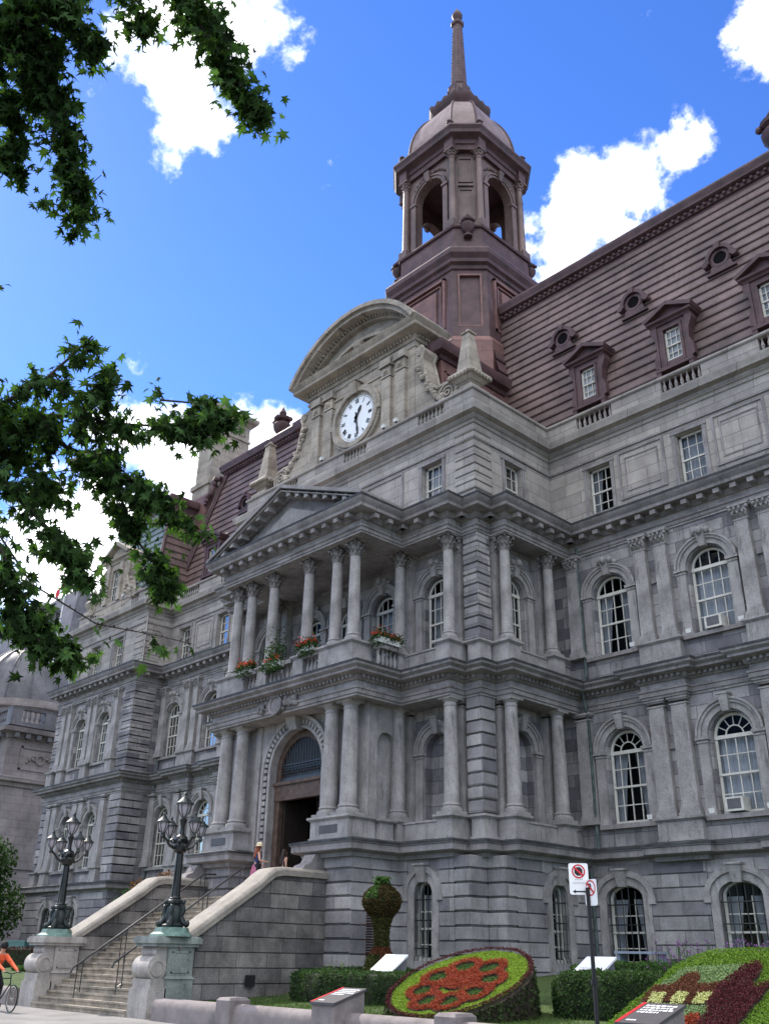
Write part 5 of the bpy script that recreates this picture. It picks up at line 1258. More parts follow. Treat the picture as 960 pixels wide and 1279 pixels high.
def handrail(x, y0, y1, label, n):
    T = thing('handrail', (x, y0, 0), label, 'handrail', 'handrails on the stairs'); zr = lambda y: (y-SY)*SLP+RISE*.5+.92
    b = B(); b.tube([(x, y0-.18, zr(y0-.18)-.1), (x, y0-.12, zr(y0-.12)), (x, y1, zr(y1)), (x, y1+.5, zr(y1)+.02)], .032, 8); obj('rail', b, IRON, T)
    for i in range(n):
        y = y0+(y1-y0)*(i+.02)/(n-.9)
        b = B()
        for d in (0, .17):
            zs_ = (math.floor((y+d-SY)/TR)+1)*RISE; zs_ = min(zs_, ZL); b.tube([(x, y+d, zs_), (x, y+d, zr(y+d))], .016, 6)
        for t in (.1,): b.tube([(x, y, (y-SY)*SLP+RISE+t*.8), (x, y+.17, (y+.17-SY)*SLP+RISE+t*.8)], .012, 5)
        obj('post', b, IRON, T)
handrail(-29.15, 15.05, 19.3, 'black iron stair handrail on the left, lower end beside the left pedestal', 4)
handrail(-27.15, 15.3, 19.5, 'black iron stair handrail on the right, close to the green-stained pedestal', 4)

# ================================================================== STREET EDGE
T = thing('stone_barrier', (-17, 14.8, 0), 'long low rounded granite barrier along the pavement in front of the lawn', 'barrier')
b = B(); prof = [(-.2, 0), (-.2, .33)]+[(-.2*math.cos(PI*k/8), .33+.2*math.sin(PI*k/8)) for k in range(1, 8)]+[(.2, .33), (.2, 0)]
b.loft([[(x, 14.8+u, z) for u, z in prof] for x in (-23.9, 6.0)]); obj('rail', b, BARR, T)
for x, w_ in ((-20.6, .27), (-13.45, .27), (-6., .27)):
    b = B(); b.frus(x, 14.8, 0, .6, w_, .3, w_, .3); b.frus(x, 14.8, .6, .66, w_, .3, w_-.06, .24); obj('post', b, BARR, T, False)
T = thing('stone_barrier', (-45, 14.8, 0), 'low granite barrier left of the stairs beside the cyclist', 'barrier')
b = B(); b.loft([[(x, 14.8+u, z) for u, z in prof] for x in (-60, -32.6)]); obj('rail', b, BARR, T)

def plaque(x, y, label, wd=.36):
    T = thing('info_plaque', (x, y, 0), label, 'plaque', 'red-edged plaques on stone posts'); yb = y
    b = B(); b.loft([[(x-wd, y-.42, z), (x+wd, y-.42, z), (x+wd, y+.42, z+dz), (x-wd, y+.42, z+dz)] for z, dz in ((0, 0), (.66, .25))]); obj('post', b, BARR, T, False)
    pz = lambda v: .70+.25*(v+.42)/.84
    b = B(); b.loft([[(x-wd-.03, y-.46, .665+d), (x+wd+.03, y-.46, .665+d), (x+wd+.03, y+.46, .925+d), (x-wd-.03, y+.46, .925+d)] for d in (0, .05)]); obj('panel', b, CONCD, T, False)
    sl = .26/.92
    def strip(x0, x1, v0, v1, m, nm, par):
        b = B(); z = lambda v: .715+sl*(v+.46)+.005; b.add([(x+x0, y+v0, z(v0)), (x+x1, y+v0, z(v0)), (x+x1, y+v1, z(v1)), (x+x0, y+v1, z(v1))], [(0,1,2,3)]); return b
    b = strip(-wd-.03, -wd+.04, -.46, .46, RED, '', T); obj('stripe', b, RED, T, False)
    b = B(); r2 = random.Random(5)
    for v in (.3, .2, .1, 0.): 
        u = -wd+.1
        while u < wd*(.8 if v > 0 else .3):
            l_ = r2.uniform(.03, .09); b.merge(strip(u, u+l_, v, v+.055, SIGNW, '', T)); u += l_+.02
    for u in (-.24, -.2, -.15, -.1): b.merge(strip(u, u+.035, -.36, -.31, SIGNW, '', T))
    obj('lettering', b, SIGNW, T, False)
plaque(-16.75, 14.75, 'red-edged dark plaque on a post in front of the curved hedge')
plaque(-9.3, 14.9, 'dark plaque with a red left edge in front of the picture flower bed', .36)

# parking sign post
SPX, SPY = -9.05, 13.05
T = thing('sign_post', (SPX, SPY, 0), 'slim black post carrying two white no-stopping and no-parking signs', 'sign')
b = B(); b.tube([(SPX, SPY, 0), (SPX, SPY, 2.62)], .032, 8); b.tube([(SPX, SPY, 1.28), (SPX, SPY, 1.34)], .055, 8); obj('pole', b, BLK, T)
def signplate(cx, cy, zc, wd, ht, ang, kind, off):
    c, s = math.cos(ang), math.sin(ang)   # u direction (c, s); normal toward the street (s, -c)
    mp = lambda u, d, z: (cx+u*c+d*s, cy+u*s-d*c, z)
    b = B(); r = .03; P = []
    for (qx, qz, a0_) in ((wd/2-r, ht/2-r, 0), (-wd/2+r, ht/2-r, PI/2), (-wd/2+r, -ht/2+r, PI), (wd/2-r, -ht/2+r, 1.5*PI)):
        for k in range(4): a = a0_+PI/2*k/3; P.append((qx+r*math.cos(a), zc+qz+r*math.sin(a)))
    b.loft([[mp(u, d, z) for u, z in P] for d in (0, .012)]); pl = obj('sign_plate', b, SIGNW, T, False)
    F_ = lambda u, d, z: mp(u, .013-d, z)
    if kind == 1:
        b = B(); b.ring(F_, 0, zc+ht*.24, .082, .104, -.002, 0, 0, 2*PI, 24); b.extr([(-.075, zc+ht*.24+.05), (-.055, zc+ht*.24+.072), (.075, zc+ht*.24-.05), (.055, zc+ht*.24-.072)], F_, -.005, 0); obj('ring', b, RED, pl, False)
        b = B(); b.ring(F_, 0, zc+ht*.24, 0, .068, -.003, 0, PI/8, 2*PI+PI/8, 8)
        b.extr([(-.07,zc-.195),(.09,zc-.195),(.09,zc-.175),(-.07,zc-.175)], F_, -.002, 0); b.extr([(-.105,zc-.185),(-.06,zc-.155),(-.06,zc-.215)], F_, -.002, 0); obj('symbol', b, BLK, pl, False)
        b = B(); r2 = random.Random(2)
        for z, n_ in ((zc-.02, 5), (zc-.075, 8)):
            u = -.012*n_
            for i in range(n_): b.extr([(u,z),(u+.016,z),(u+.016,z+.03),(u,z+.03)], F_, -.001, 0); u += .025
        obj('lettering', b, mat('pale_lettering', (.5,.5,.52), .6, .05, 4, 0), pl, False)
    else:
        zc2 = zc+ht*.17; b = B(); b.ring(F_, 0, zc2, .095, .115, -.002, 0, 0, 2*PI, 24); b.extr([(-.09, zc2+.07), (-.07, zc2+.09), (.09, zc2-.07), (.07, zc2-.09)], F_, -.005, 0); obj('ring', b, RED, pl, False)
        b = B(); b.extr([(-.045,zc2-.065),(-.02,zc2-.065),(-.02,zc2+.065),(-.045,zc2+.065)], F_, -.003, 0); b.ring(F_, -.02, zc2+.025, .02, .042, -.003, 0, -PI/2, PI/2, 10); obj('symbol', b, BLK, pl, False)
signplate(SPX-.13, SPY-.03, 2.75, .30, .46, math.radians(42), 1, 0)
signplate(SPX+.05, SPY+.02, 2.55, .26, .38, math.radians(-14), 2, 0)

# ================================================================== PLANTING
def scatter_leaf(b, p, n_, size, r_, flat=.5):
    """one small leaf quad around point p, roughly facing n_"""
    d = Vector((r_.gauss(0,1), r_.gauss(0,1), r_.gauss(0,1))).normalized(); m = (Vector(n_)*flat+d).normalized()
    u = m.orthogonal().normalized(); a = r_.random()*6.283; v = m.cross(u); u2 = u*math.cos(a)+v*math.sin(a); v2 = m.cross(u2)
    s1 = size*r_.uniform(.7, 1.3); P = Vector(p)
    b.add([P-u2*s1*.5, P+v2*s1*.32, P+u2*s1*.6, P-v2*s1*.32], [(0,1,2,3)])
def hedge(name, path, wd, zt, label, cat='hedge', m=None, cnt=9000, lsz=.055, core=(.02,.035,.012), group=None, zb=None):
    P = [Vector(p) for p in path]; T = thing(name, (P[0].x, P[0].y, gh(P[0].x, P[0].y)), label, cat, group)
    # smooth tube-like core
    L_ = [0]
    for a, c in zip(P[:-1], P[1:]): L_.append(L_[-1]+(c-a).length)
    def at_(t):
        d = t*L_[-1]
        for i in range(len(P)-1):
            if d <= L_[i+1] or i == len(P)-2:
                q = (d-L_[i])/(L_[i+1]-L_[i]); return P[i].lerp(P[i+1], min(1, q)), (P[i+1]-P[i]).normalized()
    b = B(); rings = []; N_ = 16
    def section(t, sh=0.):
        c, d = at_(t); nrm = Vector((d.y, -d.x)); e = min(t, 1-t)*L_[-1]; w_ = (wd/2-sh)*min(1, math.sqrt(max(.03, min(1, e/(wd*.5))))) ; g_ = (zb if zb is not None else gh(c.x, c.y))-.05
        h = (zt-g_-sh)*min(1, (.75+.25*min(1, e/(wd*.5))))
        prof = [(-1,.0),(-1.05,.4),(-1.0,.8),(-.85,.95),(-.5,1.0),(0,1.02),(.5,1.0),(.85,.95),(1.0,.8),(1.05,.4),(1,0)]
        return [(c.x+nrm.x*u*w_, c.y+nrm.y*u*w_, g_+v*h) for u, v in prof]
    K = 28
    b.loft([section(max(.001, min(.999, k/K)), .04) for k in range(K+1)]); obj('branches', b, leafdark, T)
    b = B(); r_ = random.Random(len(path)*7+int(zt*100))
    for i in range(cnt):
        t = r_.random(); s = section(max(.002, min(.998, t))); j = r_.random()*10; k = int(j); q = j-k; a, c = Vector(s[k]), Vector(s[k+1]); p = a.lerp(c, q)
        ctr = Vector(((s[0][0]+s[-1][0])/2, (s[0][1]+s[-1][1])/2, (s[0][2]+s[5][2])/2)); nn = (p-ctr).normalized()
        lump = .03*math.sin(p.x*7+p.z*5)*math.sin(p.y*6+p.z*4)
        scatter_leaf(b, p+nn*(r_.gauss(0, .022)+lump), nn, lsz, r_)
    o = obj('foliage', b, m or HEDGEM, T, False); return T
leafdark = mat('inner_twigs', (.018,.028,.01), 1, .4, 9, .3)
hedge('clipped_hedge', [(-22.9, 18.8), (-21.2, 18.25), (-19.6, 18.6), (-17.9, 19.8), (-16.9, 20.6)], 1.15, 1.22, 'clipped green hedge curving from the stair wall to the round flower bed', cnt=12000)
hedge('clipped_hedge', [(-22.6, 19.5), (-21.4, 20.3), (-19.9, 20.6)], .9, 1.28, 'short green hedge behind the curved hedge, at the foot of the topiary figure', cnt=5000)
hedge('clipped_hedge', [(-14.1, 18.9), (-12.6, 18.75), (-11.0, 19.1)], 1.25, 1.37, 'clipped green hedge behind the sign post between the two flower beds', cnt=10000)
hedge('clipped_hedge', [(-17.0, 23.5), (-14.5, 23.9), (-12.5, 23.6)], 1.2, 1.55, 'lighter low hedge under the barred basement windows', cnt=8000, m=GRNL)
hedge('clipped_hedge', [(-46.5, 21.3), (-44.2, 21.0), (-42.0, 21.2)], 1.4, .95, 'rounded bright green hedge left of the stairs, above the bicycle wheel', cnt=6000, m=GRNL)
hedge('maroon_border', [(-50.0, 20.5), (-46.5, 21.9), (-42.5, 23.0)], .5, 1.7, 'dark maroon planted border left of the stairs', 'border plants', cnt=4000, m=MAROON)
hedge('flower_bank', [(-46.0, 23.2), (-42.0, 23.5), (-38.0, 23.4)], 1.6, 1.5, 'sloping green and orange planted bank left of the stairs', 'flower bank', cnt=6000, m=PALEG)

# --- mosaic flower beds
th_, ph_ = math.radians(24), math.radians(4)
MC = Vector((-15.6, 17.35, 1.08)); MU = Vector((math.cos(ph_), math.sin(ph_), 0)); MV = Vector((-math.sin(ph_)*math.cos(th_), math.cos(ph_)*math.cos(th_), math.sin(th_))); MN = MU.cross(MV)
def mp_(u, v, h=0.): return MC+MU*u+MV*v+MN*h
SOIL = mat('dark_soil', (.03,.022,.016), 1, .3, 6, .4)
def pip(x, y, P):
    c = False; j = len(P)-1
    for i in range(len(P)):
        if (P[i][1] > y) != (P[j][1] > y) and x < (P[j][0]-P[i][0])*(y-P[i][1])/(P[j][1]-P[i][1])+P[i][0]: c = not c
        j = i
    return c
def plantbed(T, classify, u0, u1, v0, v1, step, size, seed):
    """classify(u,v) -> (part name, height) or None ; fills parts of little rosettes"""
    r_ = random.Random(seed); parts = {}
    nu, nv = int((u1-u0)/step), int((v1-v0)/step)
    for i in range(nu):
        for j in range(nv):
            u = u0+(i+r_.random())*step; v = v0+(j+r_.random())*step
            k = classify(u+.012*math.sin(9*v), v+.012*math.sin(8*u))
            if k is None: continue
            nm, h = k; b = parts.setdefault(nm, B()); p = mp_(u, v, h*r_.uniform(.75, 1.15))
            for q in range(3): scatter_leaf(b, p+Vector((r_.gauss(0,.015), r_.gauss(0,.015), 0)), MN, size, r_, .9)
    for nm, b in parts.items():
        n_, m = nm; obj(n_, b, m, T, False)
T1 = thing('round_flower_bed', (MC.x, MC.y, gh(MC.x, MC.y)), 'round tilted lime green flower bed with an interlaced rust red knot design', 'flower bed', 'mosaic flower beds on the lawn')
b = B(); n_ = 40; R1_ = 1.69
b.loft([[tuple(mp_(R1_*1.06*math.cos(2*PI*k/n_), R1_*1.06*math.sin(2*PI*k/n_))[i_] if i_ < 2 else .2 for i_ in range(3)) for k in range(n_)], [tuple(mp_(R1_*math.cos(2*PI*k/n_), R1_*math.sin(2*PI*k/n_), -.02)) for k in range(n_)]])
obj('soil', b, SOIL, T1)
LOOPS = [(-.32,.66,.45),(.40,.64,.44),(.78,.10,.42),(-.70,.14,.45),(-.66,-.52,.42),(-.20,-.98,.42),(.38,-.94,.42),(.76,-.48,.42)]
def cls1(u, v):
    r = math.hypot(u, v)
    if r > R1_: return None
    if r > R1_-.10: return (('border', MAROON), .10)
    for (a, c, q) in LOOPS:
        d = math.hypot((u-a), (v-c))
        if q-.19 < d < q: return (('knot', REDP), .10)
    for (a, c, q) in LOOPS:
        d = math.hypot((u-a), (v-c))
        if d <= q-.19: return (('knot_infill', GRNL), .04)
    if r < .42: return (('knot', REDP), .10)
    return (('ground_planting', LIME), .045)
plantbed(T1, cls1, -R1_, R1_, -R1_, R1_, .023, .031, 1)
b = B(); r_ = random.Random(12)
for i in range(5000):
    a = r_.random()*2*PI; h = r_.random(); rr_ = R1_*(1.06-.06*h)+r_.gauss(0, .02); top = mp_(R1_*math.cos(a), R1_*math.sin(a)); p = Vector((mp_(rr_*math.cos(a), rr_*math.sin(a)).x, mp_(rr_*math.cos(a), rr_*math.sin(a)).y, .25+(top.z-.25)*h))
    scatter_leaf(b, p, (math.cos(a), math.sin(a), .3), .07, r_)
obj('side_planting', b, leafm('dark_side_plants', (.03,.045,.015), .5, .1), T1, False)

OUT2 = [(4.25,-2.2),(4.5,-.7),(4.68,.25),(4.75,1.0),(4.95,1.45),(5.25,1.72),(5.7,1.85),(8.6,1.92),(9.0,1.4),(9.2,-2.2)]
T2 = thing('picture_flower_bed', (-9.6, 17.2, gh(-9.6, 17.2)), 'large sloping flower bed picturing a brown building with cream windows beside a maroon leaf', 'flower bed', 'mosaic flower beds on the lawn')
b = B(); b.loft([[(mp_(u, v).x+(.15 if u > 6 else -.12), mp_(u, v).y, .2) for u, v in OUT2], [tuple(mp_(u, v, -.02)) for u, v in OUT2]]); obj('soil', b, SOIL, T2, False)
LEAF2 = [(6.15,-2.0),(6.12,-1.14),(6.03,-.51),(5.99,.19),(6.2,.9),(6.38,1.16),(6.55,1.0),(6.6,.6),(6.55,.3),(6.72,.15),(6.84,.35),(6.95,.35),(6.9,-.2),(6.81,-1.06),(6.7,-2.0)]
LIGHT = [(4.75,-2.1),(4.72,-.1),(4.79,.3),(4.95,.85),(5.33,1.02),(6.2,1.12),(6.2,-2.1)]
BARR2 = [(4.72,-.72),(4.67,-.25),(4.72,.08),(5.12,.2),(5.1,.42),(5.14,.6),(5.26,.68),(5.42,.6),(5.5,.42),(5.5,.22),(6.02,.3),(6.03,-.72)]
CWIN = [[(4.87,-.62),(4.81,-.23),(5.07,-.21),(5.14,-.61)], [(5.31,-.62),(5.25,-.2),(5.5,-.16),(5.57,-.59)], [(5.74,-.58),(5.69,-.16),(5.93,-.12),(5.98,-.55)]]
def cls2(u, v):
    if not pip(u, v, OUT2): return None
    if pip(u, v, LEAF2): return (('maroon_leaf_planting', MAROON), .13)
    if pip(u, v, BARR2):
        for w_ in CWIN:
            if pip(u, v, w_): return (('window_planting', CREAM), .10)
        if v < -.55: return (('pale_planting', PALEG), .06)
        return (('building_planting', BROWNP), .09)
    for a in (5.46, 5.9):
        if math.hypot((u-a)/.17, (v+1.16)/.26) < 1: return (('arch_planting', REDP), .09)
    if pip(u, v, LIGHT): return (('pale_planting', PALEG), .06)
    return (('border_planting', LIME2), .06)
LIME2 = leafm('fresh_green_plants', (.10, .18, .018), .25, .1)
plantbed(T2, cls2, 3.9, 8.0, -2.2, 1.95, .025, .032, 2)
# mauve flowers behind the right bed
def stems(name, x0, x1, y0, y1, n_, h, label, m, seed):
    T = thing(name, ((x0+x1)/2, y0, gh(0, y0)), label, 'flowers'); r_ = random.Random(seed); b = B(); c = B()
    for i in range(n_):
        x, y = r_.uniform(x0, x1), r_.uniform(y0, y1); z0 = gh(x, y); hh = h*r_.uniform(.6, 1.1); dx, dy = r_.gauss(0, .08), r_.gauss(0, .08)
        b.tube([(x, y, z0), (x+dx*.5, y+dy*.5, z0+hh*.6), (x+dx, y+dy, z0+hh)], .006, 3)
        for k in range(6): scatter_leaf(b, Vector((x+dx*.4+r_.gauss(0,.05), y+dy*.4+r_.gauss(0,.05), z0+hh*r_.uniform(.1,.8))), (0,0,1), .09, r_)
        for k in range(5): scatter_leaf(c, Vector((x+dx, y+dy, z0+hh))+Vector((r_.gauss(0,.02), r_.gauss(0,.02), r_.gauss(0,.03))), (0,0,1), .05, r_)
    obj('stems', b, GRNL, T, False); obj('blooms', c, m, T, False)
stems('verbena', -13.0, -10.3, 20.6, 22.4, 170, 1.05, 'thin mauve flowers on tall stems between hedge and right flower bed', FLP, 4)
stems('purple_flowers', -10.2, -6.5, 19.6, 21.0, 160, 1.15, 'purple flowers standing behind the top edge of the picture flower bed', FLP, 5)
stems('grass_tuft', -24.0, -23.2, 20.2, 20.7, 30, .55, 'yellow-green tuft growing at the wall beside the topiary', LIME, 6)

# lawn blades
b = B(); r_ = random.Random(9)
for i in range(26000):
    x = r_.uniform(-24.2, -5); y = 15.1+abs(r_.gauss(0, 2.2)); 
    if y > 23: continue
    z = gh(x, y); a = r_.random()*6.283; h = r_.uniform(.03, .07); w_ = .008
    b.add([(x-w_*math.cos(a), y-w_*math.sin(a), z), (x+w_*math.cos(a), y+w_*math.sin(a), z), (x+r_.gauss(0,.02), y+r_.gauss(0,.02), z+h)], [(0,1,2)])
o = obj('grass', b, GRASSM, None, False); setp(o, 'short mown grass of the lawn between the barrier and the hedges', 'grass', kind='stuff')

# --- topiary figure
TXp, TYp = -21.05, 20.1
T = thing('topiary', (TXp, TYp, gh(TXp, TYp)), 'tall vase-shaped topiary of dark olive and brown plants before the porch wall', 'topiary')
g0 = gh(TXp, TYp); r_ = random.Random(21)
PR = [(.12,.6,0),(.36,.72,1),(.56,.95,1),(.60,1.25,1),(.52,1.5,1),(.36,1.68,1),(.27,1.8,0),(.26,2.1,0),(.3,2.4,0),(.42,2.65,1),(.62,2.85,1),(.70,3.05,1),(.62,3.25,1),(.42,3.4,1),(.2,3.48,0),(.05,3.5,0)]
def lob(a, z, on): return .76+.76*(.09*abs(math.sin(a*3.5+(.5 if z > 2.3 else 0))) if on else .03*math.sin(a*6))
b = B(); nn = 42
b.loft([[(TXp+(r*lob(2*PI*k/nn, z, on)-.03)*math.cos(2*PI*k/nn), TYp+(r*lob(2*PI*k/nn, z, on)-.03)*math.sin(2*PI*k/nn), z) for k in range(nn)] for r, z, on in PR]); b.lathe(TXp, TYp, [(.1, g0-.1), (.1, .8)], 8); obj('frame', b, leafdark, T)
pb = {'bulb': (B(), leafm('dark_olive_plants', (.04,.045,.012), .5, .1)), 'bulb_band': (B(), BROWNP), 'neck': (B(), leafm('dark_green_brown', (.05,.05,.015), .4, .1)), 'head': (B(), leafm('bronze_plants', (.05,.035,.012), .5, .1)), 'head_patch': (B(), GRNL), 'tuft': (B(), GRNL)}
for i in range(16000):
    t = r_.random()*(len(PR)-1); k = int(t); q = t-k; r = PR[k][0]*(1-q)+PR[k+1][0]*q; z = PR[k][1]*(1-q)+PR[k+1][1]*q; a = r_.random()*2*PI
    rr_ = r*lob(a, z, PR[k][2])+r_.gauss(0, .012); key = 'bulb' if z < 1.66 else 'bulb_band' if z < 1.85 else 'neck' if z < 2.6 else 'head'
    la = (a*3.5+(.5 if z > 2.3 else 0)) % PI
    if z < 1.66 and int((a*3.5)/PI) % 3 == 0: key = 'bulb_band'
    if z > 3.1 and int((a*3.5+.5)/PI) % 4 == 1: key = 'head_patch'
    scatter_leaf(pb[key][0], (TXp+rr_*math.cos(a), TYp+rr_*math.sin(a), z), (math.cos(a), math.sin(a), .2), .055, r_)
for i in range(700): scatter_leaf(pb['tuft'][0], (TXp+r_.gauss(0,.1), TYp+r_.gauss(0,.1), 3.5+r_.random()*.2), (0,0,1), .08, r_)
for nm, (bb, m) in pb.items(): obj(nm, bb, m, T, False)

# --- white info boards, grey garden bench
def board(x0, x1, y, z0, z1, label):
    T = thing('info_board', ((x0+x1)/2, y, gh(x0, y)), label, 'info board', 'white slanted information boards')
    b = B(); b.loft([[(x0, y, z0+d), (x1, y, z0+d), (x1, y+.62, z1+d), (x0, y+.62, z1+d)] for d in (-.05, 0)]); obj('panel', b, SIGNW, T, False)
    b = B(); b.add([(x1-.06, y+.04, z0-.03), (x1-.06, y+.6, z1-.06), (x1-.06, y+.6, z0-.5), (x1-.06, y+.04, z0-.5), (x0+.06, y+.04, z0-.03), (x0+.06, y+.6, z1-.06), (x0+.06, y+.6, z0-.5), (x0+.06, y+.04, z0-.5)], [(0,1,2,3),(4,5,6,7),(0,3,7,4),(1,2,6,5),(0,1,5,4),(2,3,7,6)]); obj('stand', b, mat('grey_steel_stand', (.16,.16,.18), .5, .1, 4, 0), T, False)
    b = B(); r2 = random.Random(8); sl = (z1-z0)/.62
    for v in (.08, .14): 
        u = x0+.12
        while u < x1-.4: l_ = r2.uniform(.03, .08); b.add([(u, y+v, z0+sl*v+.004), (u+l_, y+v, z0+sl*v+.004), (u+l_, y+v+.03, z0+sl*(v+.03)+.004), (u, y+v+.03, z0+sl*(v+.03)+.004)], [(0,1,2,3)]); u += l_+.02
    obj('lettering', b, GREYM, T, False)
board(-20.35, -19.5, 19.0, 1.26, 1.66, 'white slanted board standing behind the curved hedge below the topiary')
board(-14.0, -13.2, 19.35, 1.36, 1.68, 'white slanted board behind the hedge beside the black sign post')
T = thing('garden_bench', (-15.4, 24.4, 1.1), 'pale blue-grey bench under the barred basement window', 'bench')
b = B(); b.box(-16.0, -14.6, 24.1, 24.6, 1.78, 1.84); obj('seat', b, mat('bluegrey_metal', (.24,.27,.33), .5, .1, 4, 0), T, False)
for x in (-15.9, -14.7): b = B(); b.box(x-.04, x+.04, 24.15, 24.55, 1.0, 1.78); obj('leg', b, mat('bluegrey_leg', (.2,.23,.28), .5, .1, 4, 0), T, False)
T = thing('planter_box', (-47.0, 22.6, 1.2), 'teal green planter box by the left garden bank', 'planter')
b = B(); b.frus(-48.4, 22.0, 1.0, 1.95, .9, .35, 1.0, .4); b.box(-49.45, -47.35, 21.58, 22.42, 1.95, 2.02); obj('box', b, mat('teal_paint', (.05,.14,.13), .5, .15, 3, .1), T, False)

# --- balcony flower boxes
def flowerbox(x0, x1, y, z, label, trail, rzv=False, seed=1, red=1., tall=.25):
    T = thing('flower_box', ((x0+x1)/2, y, z), label, 'flower box', 'flower boxes on the balcony'); r_ = random.Random(seed); b = B()
    if rzv: b.frus(x0, y, z, z+.2, .13, .55, .16, .6); L_ = lambda: (x0+r_.gauss(0, .12), y+r_.uniform(-.65, .65))
    else: b.frus((x0+x1)/2, y, z, z+.2, (x1-x0)/2-.04, .12, (x1-x0)/2, .15); L_ = lambda: (r_.uniform(x0-.05, x1+.05), y+r_.gauss(0, .12))
    obj('box', b, BOXW, T, False); g_, f_ = B(), B()
    for i in range(1500):
        x, yy = L_(); zz = z+.12+abs(r_.gauss(0, tall*.6))
        if r_.random() < trail*.6: zz = z+.2-r_.random()*.4; yy -= .1+r_.random()*.1
        scatter_leaf(g_, (x, yy, zz), (0,-.5,.7), .085, r_)
    for i in range(int(260*red)): x, yy = L_(); scatter_leaf(f_, (x, yy-.05, z+.25+abs(r_.gauss(0, .12))), (0,-.5,.7), .07, r_)
    obj('foliage', g_, HEDGEM, T, False); obj('flowers', f_, FLR, T, False)
flowerbox(-26.45, -25.6, 20.85, 11.72, 'flower box with red geraniums and lime leaves between the two right-hand front columns', .3, seed=2)
flowerbox(-28.5, -27.5, 20.85, 11.5, 'wide dark green planting with trailing stems and few blooms at the balcony centre', .6, seed=3, red=.15, tall=.9)
flowerbox(-30.2, -29.45, 20.85, 11.62, 'flower box with red blooms at the left end of the balcony front', .2, seed=4)
flowerbox(-23.3, 0, 22.3, 11.72, 'white flower box with red flowers on the right side of the balcony', .25, True, seed=5)

# --- window air conditioners and sill floodlights
def ac(x, y, z, label):
    T = thing('air_conditioner', (x, y, z), label, 'air conditioner'); b = B(); b.box(x-.3, x+.3, y-.25, y+.25, z, z+.42); obj('case', b, WHITE, T, False)
    b = B(); b.box(x-.22, x+.22, y-.258, y-.25, z+.07, z+.37); obj('grille', b, mat('ac_grille', (.10,.10,.11), .6, .1, 3, 0), T, False)
ac(-13.95, RW+.02, 5.8, 'white window air conditioner in the lower right arched window'); ac(-13.8, RW+.02, 11.66, 'white window air conditioner in the upper right arched window')
for k, (x, y, z, lb) in enumerate(((-14.75, RW-.1, 5.76, 'on the left of the lower right window sill'), (-12.85, RW-.1, 5.76, 'on the right of the lower right window sill'), (-16.95, RW-.1, 5.76, 'at the right end of the inner lower window sill'),
        (-14.75, RW-.1, 11.64, 'on the left of the upper right window sill'), (-12.85, RW-.1, 11.64, 'on the right of the upper right window sill'), (-16.95, RW-.1, 11.64, 'at the right end of the inner upper window sill'),
        (-25.1, 23.6, 22.04, 'on the parapet below the clock at the right'), (-24.35, 23.6, 22.04, 'on the parapet near the right clock pilasters'), (-29.2, 23.6, 22.04, 'on the parapet below the clock at the left'),
        (-52.1, 26.45, 22.04, 'on the left pavilion parapet, right of its stone dormer'), (-54.7, 26.45, 22.04, 'on the left pavilion parapet, left of its stone dormer'))):
    T = thing('floodlight', (x, y, z), 'small white floodlight '+lb, 'floodlight', 'small floodlights on sills and parapets'); b = B(); b.frus(x, y, z+.04, z+.19, .09, .07, .1, .08); obj('housing', b, BOXW, T, False); b = B(); b.box(x-.03, x+.03, y-.03, y+.03, z-.02, z+.05); obj('bracket', b, IRON, T, False)

